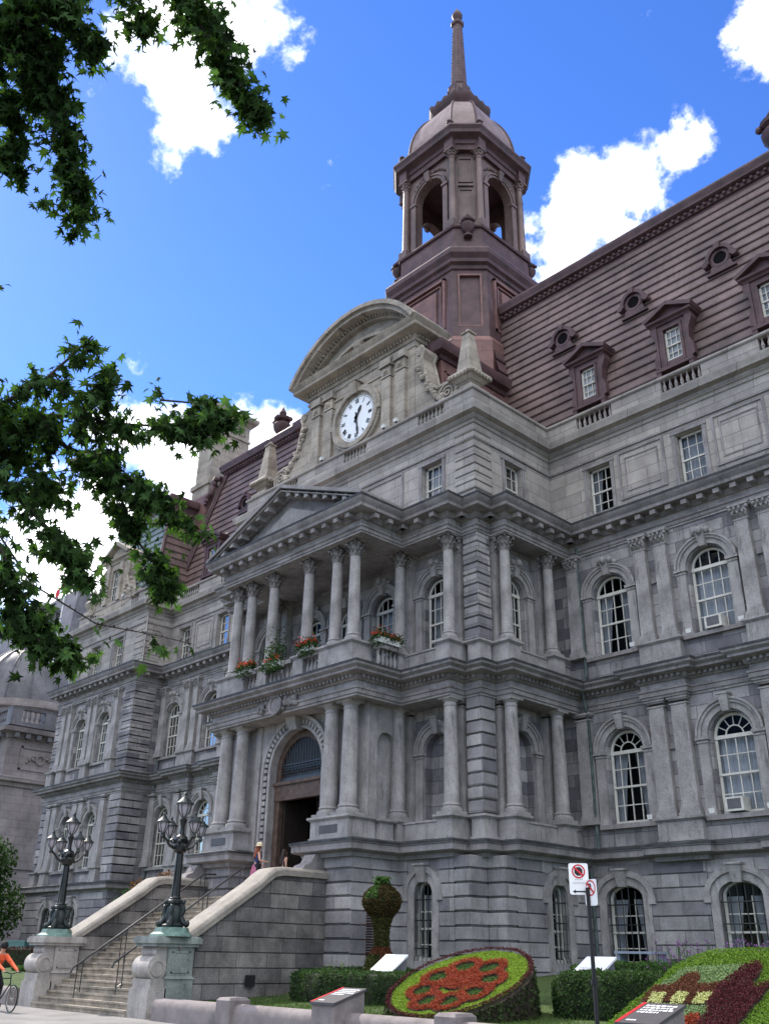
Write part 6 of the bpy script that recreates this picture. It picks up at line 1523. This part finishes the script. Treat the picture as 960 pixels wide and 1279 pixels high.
# ================================================================== PEOPLE
def skin_body(name, joints, edges, m, parent, sub=2, root=0):
    me = bpy.data.meshes.new(name); o0 = WL[parent.name] if parent else Vector((0,0,0))
    me.from_pydata([Vector(j[0])-o0 for j in joints], edges, []); o = bpy.data.objects.new(name, me); link(o, parent, o0)
    sk = o.modifiers.new('skin', 'SKIN'); ly = me.skin_vertices if len(me.skin_vertices) else None
    if ly is None:
        bmx = bmesh.new(); bmx.from_mesh(me); bmx.verts.layers.skin.verify(); bmx.to_mesh(me); bmx.free()
    for i, v in enumerate(me.skin_vertices[0].data):
        r = joints[i][1]; v.radius = (r, r) if not isinstance(r, tuple) else r; v.use_root = (i == root)
    ss = o.modifiers.new('sub', 'SUBSURF'); ss.levels = sub; ss.render_levels = sub; sk.use_smooth_shade = True
    me.materials.append(m); return o
def human(base, face, pose, label, mats):
    """base feet position, face angle (direction of +forward)"""
    T = thing('person', base, label, 'person'); c, s = math.cos(face), math.sin(face); bx_, by_, bz_ = base
    W = lambda f, l, z: (bx_+f*c-l*s, by_+f*s+l*c, bz_+z)
    J = []; Ed = []
    def j(p, r, par=None): J.append((W(*p), r)); Ed.append((par, len(J)-1)) if par is not None else None; return len(J)-1
    pel = j(pose['pelvis'], .125); px_, _, pz = pose['pelvis']; l = pose['lean']
    sp = j((px_+l*.3, 0, pz+.18), (.105,.12), pel); chs = j((px_+l*.7, 0, pz+.36), (.12,.15), sp); nk = j((px_+l, 0, pz+.52), .05, chs); hd = j((px_+l+.02, 0, pz+.62), .075, nk); tp = j((px_+l+.02, 0, pz+.72), .07, hd)
    for sd, (el, ha) in ((1, pose['armL']), (-1, pose['armR'])):
        sh = j((px_+l*.9, sd*.15, pz+.44), .052, chs); e = j(el, .038, sh); h = j(ha, .027, e)
        d = (Vector(ha)-Vector(el)).normalized(); pm = j(tuple(Vector(ha)+d*.05), (.03,.02), h)
        for k in range(4): f0 = j(tuple(Vector(ha)+d*(.12+.01*(k % 2))+Vector((0, (k-1.5)*.018, 0))), .008, pm)
        j(tuple(Vector(ha)+d*.07+Vector((.03, -sd*.03, 0))), .009, pm)
    for sd, (kn, an) in ((1, pose['legL']), (-1, pose['legR'])):
        hp = j((px_, sd*.09, pz-.06), .085, pel); k_ = j(kn, .055, hp); cf = j(tuple(Vector(kn).lerp(Vector(an), .35)), .052, k_); a_ = j(an, .035, cf); j((an[0]+.14, an[1], an[2]-.05), (.035,.025), a_)
    skin_body('body', J, Ed, mats['skin'], T)
    return T, W
FA = math.radians(62)
wbase = (-26.95, 19.9, ZL)
P1 = dict(pelvis=(0,0,.86), lean=.03, armL=((.06,.27,1.08),(.2,.22,.98)), armR=((.05,-.26,1.07),(.26,-.2,1.05)), legL=((.06,.08,.47),(-.05,.09,.08)), legR=((-.02,-.08,.46),(-.12,-.09,.08)))
T, W = human(wbase, FA, P1, 'woman in straw hat, navy top and red skirt seen from behind at the stair top', dict(skin=SKIN))
def bodyring(W, prof, f0=0., n_=18):
    b = B(); b.loft([[W(f0+f+rf*math.cos(2*PI*k/n_), rl*math.sin(2*PI*k/n_), z) for k in range(n_)] for f, rf, rl, z in prof]); return b
b = bodyring(W, [(0,.125,.155,.92),(.01,.115,.14,1.0),(.02,.12,.15,1.1),(.03,.13,.165,1.2),(.03,.125,.15,1.3)]); obj('top', b, NAVY, T)
b = B(); NSK = 26
b.loft([[W((r+.018*math.sin(k*PI*6/NSK*2))*math.cos(2*PI*k/NSK), (r*1.15+.018*math.sin(k*PI*6/NSK*2))*math.sin(2*PI*k/NSK), z) for k in range(NSK)] for r, z in ((.125,.96),(.16,.85),(.2,.68),(.23,.5))]); obj('skirt', b, SKIRT, T)
b = B(); hz = 1.52; b.lathe(*W(.05,0,0)[:2], [(.17,ZL+hz+.02),(.175,ZL+hz+.03),(.1,ZL+hz+.045),(.095,ZL+hz+.12),(.05,ZL+hz+.15),(.001,ZL+hz+.152)], 18); obj('hat', b, STRAW, T)
b = bodyring(W, [(-.04,.1,.11,1.18),(-.04,.09,.11,1.32),(-.015,.09,.1,1.42),(.01,.1,.095,1.5),(.03,.08,.08,1.56)]); obj('hair', b, HAIR, T)
b = B(); b.box(*sorted((W(.02,-.2,0)[0]-.1, W(.02,-.2,0)[0]+.08)), W(.02,-.2,0)[1]-.06, W(.02,-.2,0)[1]+.06, ZL+.78, ZL+.98); obj('bag', b, BLACKC, T)
# second person in doorway
P2 = dict(pelvis=(0,0,.86), lean=.02, armL=((.02,.24,1.08),(.08,.22,.84)), armR=((0,-.27,1.07),(.05,-.25,.82)), legL=((.05,.08,.46),(.02,.09,.08)), legR=((-.03,-.08,.46),(-.1,-.09,.08)))
DBL = mat('dark_clothing', (.02,.018,.022), .9, .2, 5, .1)
T, W = human((-27.55, 21.5, ZL), math.radians(70), P2, 'person with long dark hair in dark clothes standing in the doorway shade', dict(skin=SKIN))
b = bodyring(W, [(0,.13,.16,.8),(.01,.125,.15,1.0),(.02,.13,.165,1.2),(.02,.13,.175,1.32),(.02,.06,.07,1.42)]); obj('jacket', b, DBL, T)
b = bodyring(W, [(0,.14,.17,.84),(0,.14,.17,.6),(0,.13,.16,.3),(0,.12,.15,.12)]); obj('trousers', b, DBL, T)
b = bodyring(W, [(-.06,.1,.12,1.1),(-.05,.1,.12,1.3),(-.02,.09,.1,1.45),(.0,.095,.09,1.55),(.02,.07,.07,1.62)]); obj('hair', b, mat('dark_brown_hair', (.03,.015,.01), .6, .3, 20, .3), T)

# cyclist
BX, BY = -28.75, 13.0
T = thing('bicycle', (BX-.5, BY, 0), 'bicycle at the left edge, its front wheel with thin spokes on the pavement', 'bicycle')
for x in (BX, BX-1.2):
    b = B(); f = FY(BY); b.ring(f, x, .35, .325, .35, -.016, .016, 0, 2*PI, 36); wh = obj('wheel', b, TYRE, T)
    b = B(); b.ring(f, x, .35, .305, .325, -.01, .01, 0, 2*PI, 36); obj('rim', b, STEEL, wh)
    b = B()
    for k in range(18): a = k*2*PI/18; b.tube([(x+.02*math.cos(a+1), BY+.02*(-1)**k, .35+.02*math.sin(a+1)), (x+.31*math.cos(a), BY, .35+.31*math.sin(a))], .0022, 4)
    b.tube([(x, BY-.04, .35), (x, BY+.04, .35)], .02, 8); obj('spokes', b, STEEL, wh)
b = B(); hx, hz = BX-.27, .88
for p, q, r in (((BX,BY,.35),(hx+.02,BY,.7),.014),((hx+.02,BY,.7),(hx-.03,BY,.95),.016),((hx,BY,.72),(BX-.8,BY,.3),.018),((hx-.02,BY,.86),(BX-1.02,BY,.84),.016),((BX-.8,BY,.3),(BX-1.15,BY,.92),.016),((BX-.8,BY,.3),(BX-1.2,BY,.35),.012),((BX-1.0,BY,.82),(BX-1.2,BY,.35),.01)): b.tube([p, q], r, 7)
obj('frame', b, BLACKC, T)
b = B(); b.tube([(hx+.06,BY-.25,1.0),(hx,BY-.2,1.02),(hx-.02,BY,.97),(hx,BY+.2,1.02),(hx+.06,BY+.25,1.0)], .014, 6); obj('handlebar', b, BLACKC, T)
b = B(); b.frus(BX-1.2, BY, .9, .95, .13, .06, .1, .05); obj('saddle', b, BLACKC, T)
T = thing('person', (BX-.75, BY, 0), 'cyclist in orange and black riding in at the left edge of the photo', 'person'); CYC = T
J = []; Ed = []
def jj(p, r, par=None): J.append(((BX+p[0], BY+p[1], p[2]), r)); Ed.append((par, len(J)-1)) if par is not None else None; return len(J)-1
pel = jj((-1.25,0,1.06), .13); s1 = jj((-1.15,0,1.25), .12, pel); s2 = jj((-.98,0,1.42), (.12,.15), s1); nk = jj((-.92,0,1.54), .05, s2); hd = jj((-.87,0,1.64), .08, nk); jj((-.85,0,1.73), .075, hd)
for s in (-1, 1):
    sh = jj((-.94,s*.17,1.42), .055, s2); e = jj((-.55,s*.22,1.2), .04, sh); h = jj((-.12,s*.2,1.04), .028, e)
    for k in range(4): jj((-.06,s*.2+(k-1.5)*.02,1.02-.02*(k % 2)), .009, h)
    hp = jj((-1.25,s*.1,1.0), .09, pel); kn = jj((-.85,s*.1,.82 if s < 0 else .68), .058, hp); an = jj((-.95,s*.1,.42 if s < 0 else .2), .036, kn); jj((-.82,s*.1,.36 if s < 0 else .14), (.035,.025), an)
skin_body('body', J, Ed, SKIN, T)
b = B()
def ringtube(b, P, R, m_=10): b.tube([(BX+p[0], BY+p[1], p[2]) for p in P], R, m_)
ringtube(b, [(-1.28,0,1.05),(-1.15,0,1.25),(-.98,0,1.42),(-.93,0,1.5)], [.15,.15,.17,.08], 14)
for s in (-1, 1): ringtube(b, [(-.95,s*.14,1.44),(-.55,s*.22,1.2),(-.14,s*.2,1.06)], [.075,.055,.036])
obj('jacket', b, ORANGE, T)
b = B()
for s in (-1, 1): ringtube(b, [(-1.27,s*.08,1.04),(-.85,s*.1,.82 if s < 0 else .68),(-.94,s*.1,.46 if s < 0 else .24)], [.12,.075,.05])
obj('trousers', b, BLACKC, T)
b = B(); b.ball(BX-.86, BY, 1.72, .115, 10, 8); obj('helmet', b, BLACKC, T)
b = B()
for s in (-1, 1): z = .36 if s < 0 else .14; b.box(BX-.98, BX-.73, BY+s*.1-.04, BY+s*.1+.04, z-.05, z+.05)
obj('shoes', b, BLACKC, T, False)

CYC.location.x -= .24
# ================================================================== NEIGHBOUR BUILDINGS
T = thing('domed_courthouse', (-88, 45, 0), 'grey stone building at the far left with balustraded roof and a lead dome', 'building')
nx, ny = -75., 30.
b = B(); b.box(-115, nx, ny, 62, 0, 17.6); obj('wall', b, NEIGH, T, False)
npth = [(-115, 62), (-115, ny), (nx, ny), (nx, 62)]
for prof_ in ([(-.2,13.2),(.15,13.25),(.2,13.5),(.5,13.6),(.55,13.9),(-.2,14.1)], [(-.2,16.9),(.1,16.95),(.2,17.3),(.7,17.4),(.8,17.75),(-.2,17.9)], [(-.2,7.2),(.12,7.2),(.12,7.6),(-.2,7.6)]):
    b = B(); sweep(b, npth, prof_); obj('cornice', b, NEIGH, T)
b = B(); along(npth[1:], .9, lambda p, d, n_: blk(b, p, d, n_, .35, .1, .6, 16.98, 17.36)); sweep(b, npth, [(-.1,18.0),(.1,18.0),(.1,18.35),(-.3,18.35),(-.3,17.9),(-.1,17.9)]); sweep(b, npth, [(-.3,19.3),(.1,19.3),(.16,19.5),(-.3,19.55)])
along(npth[1:], .42, lambda p, d, n_: b.lathe(p.x-n_.x*.05, p.y-n_.y*.05, [(r*1.9, 18.35+z/.56*.95) for r, z in BALU], 6)); 
for x, y in ((nx-.3, ny+.3), (nx-.3, ny+3.2), (nx-.3, ny+6.5), (nx-3.5, ny+.3), (nx-9, ny+.3)): b.box(x-.45, x+.42, y-.45, y+.45, 18.0, 19.32)
obj('balustrade', b, SLATE, T)
for (y0, y1) in ((31.2, 34.6), (36.2, 39.6)):
    b = B(); f = FXp(nx)
    for a, c, e, g_ in ((y0,y1,14.6,14.75),(y0,y1,16.3,16.45),(y0,y0+.15,14.6,16.45),(y1-.15,y1,14.6,16.45)): b.extr([(a,e),(c,e),(c,g_),(a,g_)], f, -.08, .02)
    b.ring(f, (y0+y1)/2, 15.55, .28, .42, -.12, .02, 0, 2*PI, 18)
    for k in range(14): b.ball(nx+.05, (y0+y1)/2+rnd.choice((-1,1))*rnd.uniform(.5,1.2), 15.5+rnd.uniform(-.35,.35), .12, 6, 4)
    obj('carved_panel', b, NEIGH, T)
b = B(); f = FY(ny)
for k in range(9):
    x0 = nx-2-k*4
    for a, c, e, g_ in ((x0-2.6,x0,14.6,14.75),(x0-2.6,x0,16.3,16.45),(x0-2.6,x0-2.45,14.6,16.45),(x0-.15,x0,14.6,16.45)): b.extr([(a,e),(c,e),(c,g_),(a,g_)], f, -.08, .02)
obj('panel_row', b, NEIGH, T)
DCX, DCY = -93., 38.5
b = B(); b.lathe(DCX, DCY, [(5.6,17.6),(5.6,22.5),(5.9,22.7),(5.9,23.4)], 32); obj('dome_drum', b, NEIGH, T)
b = B(); b.lathe(DCX, DCY, [(5.7*math.cos(t), 23.3+6.6*math.sin(t)) for t in [PI/2*.93*k/12 for k in range(13)]], 32)
for k in range(16): a = 2*PI*k/16; b.tube([(DCX+5.75*math.cos(t)*math.cos(a), DCY+5.75*math.cos(t)*math.sin(a), 23.3+6.65*math.sin(t)) for t in [PI/2*.9*j/8 for j in range(9)]], .08, 5)
dm = obj('dome', b, SLATE, T)
LZ = 1.4
b = B(); b.lathe(DCX, DCY, [(2.2,28.0+LZ),(2.2,29.2+LZ),(1.9,29.4+LZ),(1.5,29.6+LZ),(1.5,29.8+LZ)], 20)
for k in range(14): a = 2*PI*k/14; b.tube([(DCX+1.4*math.cos(a), DCY+1.4*math.sin(a), 29.8+LZ), (DCX+1.4*math.cos(a), DCY+1.4*math.sin(a), 32.6+LZ)], .17, 6)
b.lathe(DCX, DCY, [(1.1,29.6+LZ),(1.1,32.6+LZ)], 14); b.lathe(DCX, DCY, [(1.7,32.5+LZ),(1.85,32.8+LZ),(1.7,33.0+LZ),(1.2,33.3+LZ),(.3,33.7+LZ),(.01,33.9+LZ)], 18); obj('lantern_tower', b, SLATE, dm)
b = B(); b.add([(-92,41,21.5),(-80,41,21.5),(-80,46,26.5),(-92,46,26.5),(-80,55,19),(-92,55,19)], [(0,1,2,3),(3,2,4,5),(1,4,2)]); obj('roof', b, mat('pale_lead_roof', (.4,.4,.42), .6, .15, 1, .1), T, False)
T = thing('slate_roofed_block', (-140, 60, 0), 'large building with a plain dark grey roof behind the dome at the far left', 'building')
b = B(); b.box(-175, -118, 52, 90, 0, 26); obj('wall', b, NEIGH, T, False)
b = B(); b.loft([[(-176,51,26),(-117,51,26),(-117,90,26),(-176,90,26)], [(-174,55,49),(-122,55,49),(-122,90,43),(-174,90,43)]]); obj('roof', b, SLATE, T, False)
T = thing('flag_pole', (-88.5, 38.2, 28), 'flag pole with a small red and white flag above the distant roofs', 'flag')
b = B(); b.tube([(-88.5,38.4,18), (-88.5,38.4,36.6)], .07, 6); obj('pole', b, BOXW, T)
b = B(); b.add([(-88.5-.06*k, 38.4-.13*k, 36.4-.2*k+.1*math.sin(k)) for k in range(7)]+[(-88.5-.06*k, 38.4-.13*k, 35.5-.2*k+.1*math.sin(k+.5)) for k in range(7)], [(k, k+1, k+8, k+7) for k in range(6)]); fl = obj('flag', b, RED, T, False)
b = B(); b.add([(-88.42-.06*k, 38.4-.13*k, 36.4-.2*k+.1*math.sin(k)) for k in (2,3,4)]+[(-88.42-.06*k, 38.4-.13*k, 35.5-.2*k+.1*math.sin(k+.5)) for k in (2,3,4)], [(0,1,4,3),(1,2,5,4)]); obj('flag_band', b, SIGNW, fl, False)

# ================================================================== TREES
def shaped_leaf(b, p, tip, nrm, s):
    """five lobed leaf, stalk at p, pointing along tip"""
    t = tip.normalized(); n_ = (nrm-t*nrm.dot(t)).normalized(); u = t.cross(n_)
    out_ = [(0,0),(.12,-.03),(.40,-.08),(.20,.14),(.62,.40),(.22,.38),(.30,.66),(.11,.56),(0,1.08),(-.11,.56),(-.30,.66),(-.22,.38),(-.62,.40),(-.20,.14),(-.40,-.08),(-.12,-.03)]
    vs = [p+u*(x*s)+t*(y*s)+n_*(-abs(x)*.38*s-(y*y)*.25*s) for x, y in out_]; c = p+t*(.4*s)
    k = len(vs); b.add(vs+[c], [(i, (i+1) % k, k) for i in range(k)])
BR = [
 ([(-7.51, 0.88, 10.94), (-7.35, 1.65, 10.07), (-7.38, 2.09, 9.64), (-7.49, 2.44, 9.2), (-7.71, 2.86, 8.48)], 0.29),
 ([(-8.12, 1.04, 10.47), (-7.81, 1.57, 10.18), (-7.95, 2.01, 9.58), (-8.14, 2.15, 9.08)], 0.27),
 ([(-7.1, 1.13, 10.51), (-6.85, 1.71, 10.29), (-6.73, 2.05, 9.97), (-6.8, 2.33, 9.7)], 0.24),
 ([(-6.92, 1.5, 10.71), (-6.37, 2.14, 10.41), (-6.31, 2.49, 10.22), (-6.4, 2.53, 10.04)], 0.16),
 ([(-6.56, 1.96, 11.07), (-6.1, 2.65, 10.54), (-6.02, 3.04, 10.1), (-5.97, 3.4, 9.66), (-5.93, 3.8, 9.38)], 0.22),
 ([(-6.71, 2.28, 11.31), (-6.22, 3.04, 10.73), (-6.27, 3.38, 10.39), (-6.27, 3.68, 9.97)], 0.17),
 ([(-7.73, 1.85, 10.36), (-7.68, 2.29, 9.82), (-7.54, 2.46, 9.79)], 0.14),
 ([(-7.94, 1.24, 10.0), (-7.33, 1.62, 10.38), (-7.33, 1.98, 10.1), (-7.54, 2.07, 9.65)], 0.3),
 ([(-8.86, 2.36, 6.07), (-8.43, 2.66, 6.53), (-8.18, 2.91, 6.77), (-7.96, 3.09, 7.09), (-7.75, 3.18, 7.28)], 0.14),
 ([(-9.19, 2.41, 6.42), (-8.77, 2.81, 6.5), (-8.37, 3.29, 6.64), (-8.01, 3.84, 6.62), (-7.62, 4.28, 6.6), (-7.3, 4.65, 6.77)], 0.2),
 ([(-9.38, 2.58, 6.37), (-8.74, 3.13, 6.53), (-8.49, 3.68, 6.36), (-8.39, 4.05, 5.98), (-8.48, 4.41, 5.56), (-8.38, 4.81, 5.14)], 0.22),
 ([(-8.12, 3.33, 6.74), (-8.21, 3.67, 6.34), (-8.16, 4.05, 6.09), (-8.14, 4.41, 5.84), (-8.07, 4.73, 5.73)], 0.19),
 ([(-8.9, 2.52, 5.79), (-8.66, 2.89, 5.84), (-8.51, 3.3, 5.49), (-8.47, 3.67, 5.24), (-8.48, 3.86, 4.95)], 0.22),
 ([(-8.8, 2.56, 5.42), (-8.57, 2.99, 5.14), (-8.7, 3.28, 4.76), (-8.8, 3.56, 4.44), (-8.65, 4.03, 4.23)], 0.24),
 ([(-9.07, 2.99, 4.61), (-8.85, 3.32, 4.48), (-8.74, 3.72, 4.3), (-8.59, 4.09, 4.23)], 0.16),
 ([(-8.01, 1.97, 7.45), (-7.8, 2.25, 7.38)], 0.07),
 ([(-9.41, 2.47, 6.93), (-9.21, 3.0, 6.47), (-8.96, 3.48, 6.17), (-9.19, 3.35, 6.01)], 0.26),
 ([(-8.3, 3.04, 6.88), (-8.09, 3.48, 6.79), (-7.84, 3.58, 7.02), (-8.0, 3.57, 6.8)], 0.13),
 ([(-7.78, 4.04, 6.91), (-7.44, 4.43, 6.88), (-7.43, 4.65, 6.58)], 0.14),
 ([(-8.77, 2.84, 5.51), (-8.66, 3.41, 4.87), (-8.52, 4.08, 4.59), (-8.28, 4.68, 4.55), (-8.16, 4.99, 4.51)], 0.03),
 ([(-8.34, 4.62, 4.55), (-8.32, 4.72, 4.44)], 0.09)]
TRX, TRY = -12.6, .6
T = thing('maple_tree', (TRX, TRY, 0), 'maple tree standing off to the left whose leafy branches hang into the sky', 'tree')
b = B(); b.tube([(TRX,TRY,-.2),(TRX,TRY,.4),(TRX+.1,TRY,3),(TRX+.2,TRY+.1,6),(TRX+.5,TRY+.1,9),(TRX+.8,TRY,12.5)], [.42,.3,.26,.22,.17,.08], 12); obj('trunk', b, BARK, T)
rl = random.Random(33); b = B(); lf = B()
for bi, (P, r) in enumerate(BR):
    P = [Vector(p) for p in P]; hz = max(2.5, P[0].z-1.2); root = Vector((TRX+.3, TRY, hz)); mid = root.lerp(P[0], .55)+Vector((0, 0, .35))
    rr0 = .05 if r > .1 else .02
    if bi in (6, 11, 15, 17, 18, 20): b.tube(P, [.012, .01, .008, .006, .005][:len(P)], 5)
    elif r > .05: b.tube([root, mid]+P, [rr0*1.2, rr0*.8]+[max(.006, rr0*.5*(1-.8*i/len(P))) for i in range(len(P))], 6)
    else: b.tube(P, [.012, .01, .008, .006, .005][:len(P)], 5)
    Ltot = sum((c-a).length for a, c in zip(P[:-1], P[1:])); cnt = int(Ltot*(r/.2)**1.3*280) if r > .05 else int(Ltot*6)
    # sub-twigs
    twigs = []
    for i in range(int(Ltot*20*max(.6, r/.2))):
        t = rl.random()*(len(P)-1); k = int(t); q = P[k].lerp(P[k+1], t-k); taper = 1-.45*(t/(len(P)-1))
        d = Vector((rl.gauss(0,1), rl.gauss(0,1), rl.gauss(-.15,1))).normalized()*r*taper*rl.choice((.5, .8, 1.1, 1.3, 1.75))*(1+.35*math.sin(t*5.3+bi)); twigs.append((q, q+d))
        b.tube([q, q+d*.5+Vector((0,0,.02)), q+d], [.008, .006, .004], 4)
    for i in range(cnt):
        q0, q1 = rl.choice(twigs) if twigs else (P[0], P[-1]); p = q0.lerp(q1, rl.uniform(.25, 1.05))+Vector((rl.gauss(0,1), rl.gauss(0,1), rl.gauss(0,1)))*rl.choice((.04, .06, .10))
        tip = Vector((rl.gauss(0,.6), rl.gauss(0,.6), -rl.uniform(.2, 1.2))); nrm = Vector((rl.gauss(0,.6), rl.gauss(0,.6), rl.uniform(.2, 1)))
        shaped_leaf(lf, p, tip, nrm, rl.uniform(.07, .155))
for k in range(9):   # rest of the crown, above and behind the frame edge
    c = Vector((TRX+rl.uniform(-2.5, 1.6), TRY+rl.uniform(-3, .2), rl.uniform(7, 13))); b.tube([(TRX+.4, TRY, c.z-1.5), c], [.07, .02], 6)
    for i in range(420):
        d = Vector((rl.gauss(0,1), rl.gauss(0,1), rl.gauss(0,.8)))*.75; shaped_leaf(lf, c+d, Vector((rl.gauss(0,.6), rl.gauss(0,.6), -1)), Vector((0,0,1))+d*.3, rl.uniform(.12, .2))
obj('limb', b, BARK, T); obj('crown', lf, LEAF, T, False)
def bushy(name, x, y, z0, z1, r, m, label, n_, cat='tree', trunk=True, sz=.16, seed=1):
    T = thing(name, (x, y, z0), label, cat); r_ = random.Random(seed); b = B(); zt = z0+(z1-z0)*.45
    b.tube([(x, y, z0-.2), (x+.1, y, zt), (x, y+.1, z1-.5)], [.16, .1, .03], 8)
    cl = [(Vector((x+r_.gauss(0, r*.5), y+r_.gauss(0, r*.5), z0+(z1-z0)*r_.uniform(.3, .88))), r*r_.uniform(.35, .6)) for k in range(14)]
    for c, q in cl: b.tube([(x, y, zt*.8+z0*.2), c], [.04, .012], 5)
    obj('trunk', b, BARK, T); lf = B()
    for i in range(n_): c, q = r_.choice(cl); d = Vector((r_.gauss(0,1), r_.gauss(0,1), r_.gauss(0,1))).normalized()*q*r_.uniform(.6, 1.1); scatter_leaf(lf, c+d, d.normalized(), sz, r_, .4)
    obj('crown', lf, m, T, False)
bushy('small_tree', -60.0, 23.2, .2, 7.2, 3.2, HEDGEM, 'dark green small tree at the far left edge beside the city hall corner', 16000, seed=3, sz=.24)
bushy('small_tree', -56.5, 21.6, .3, 4.9, 1.7, AUT, 'reddish brown small tree in front of the dark green one at the left edge', 9000, seed=4)
bushy('shrub', -37.0, 22.4, 1.0, 4.75, .95, AUT, 'red-tinged shrub showing above the left stair wall', 3500, 'shrub', seed=5, sz=.12)
bushy('shrub', -38.4, 22.6, 1.0, 4.2, 1.0, HEDGEM, 'green shrub beside the red-tinged one above the left stair wall', 3000, 'shrub', seed=6, sz=.12)
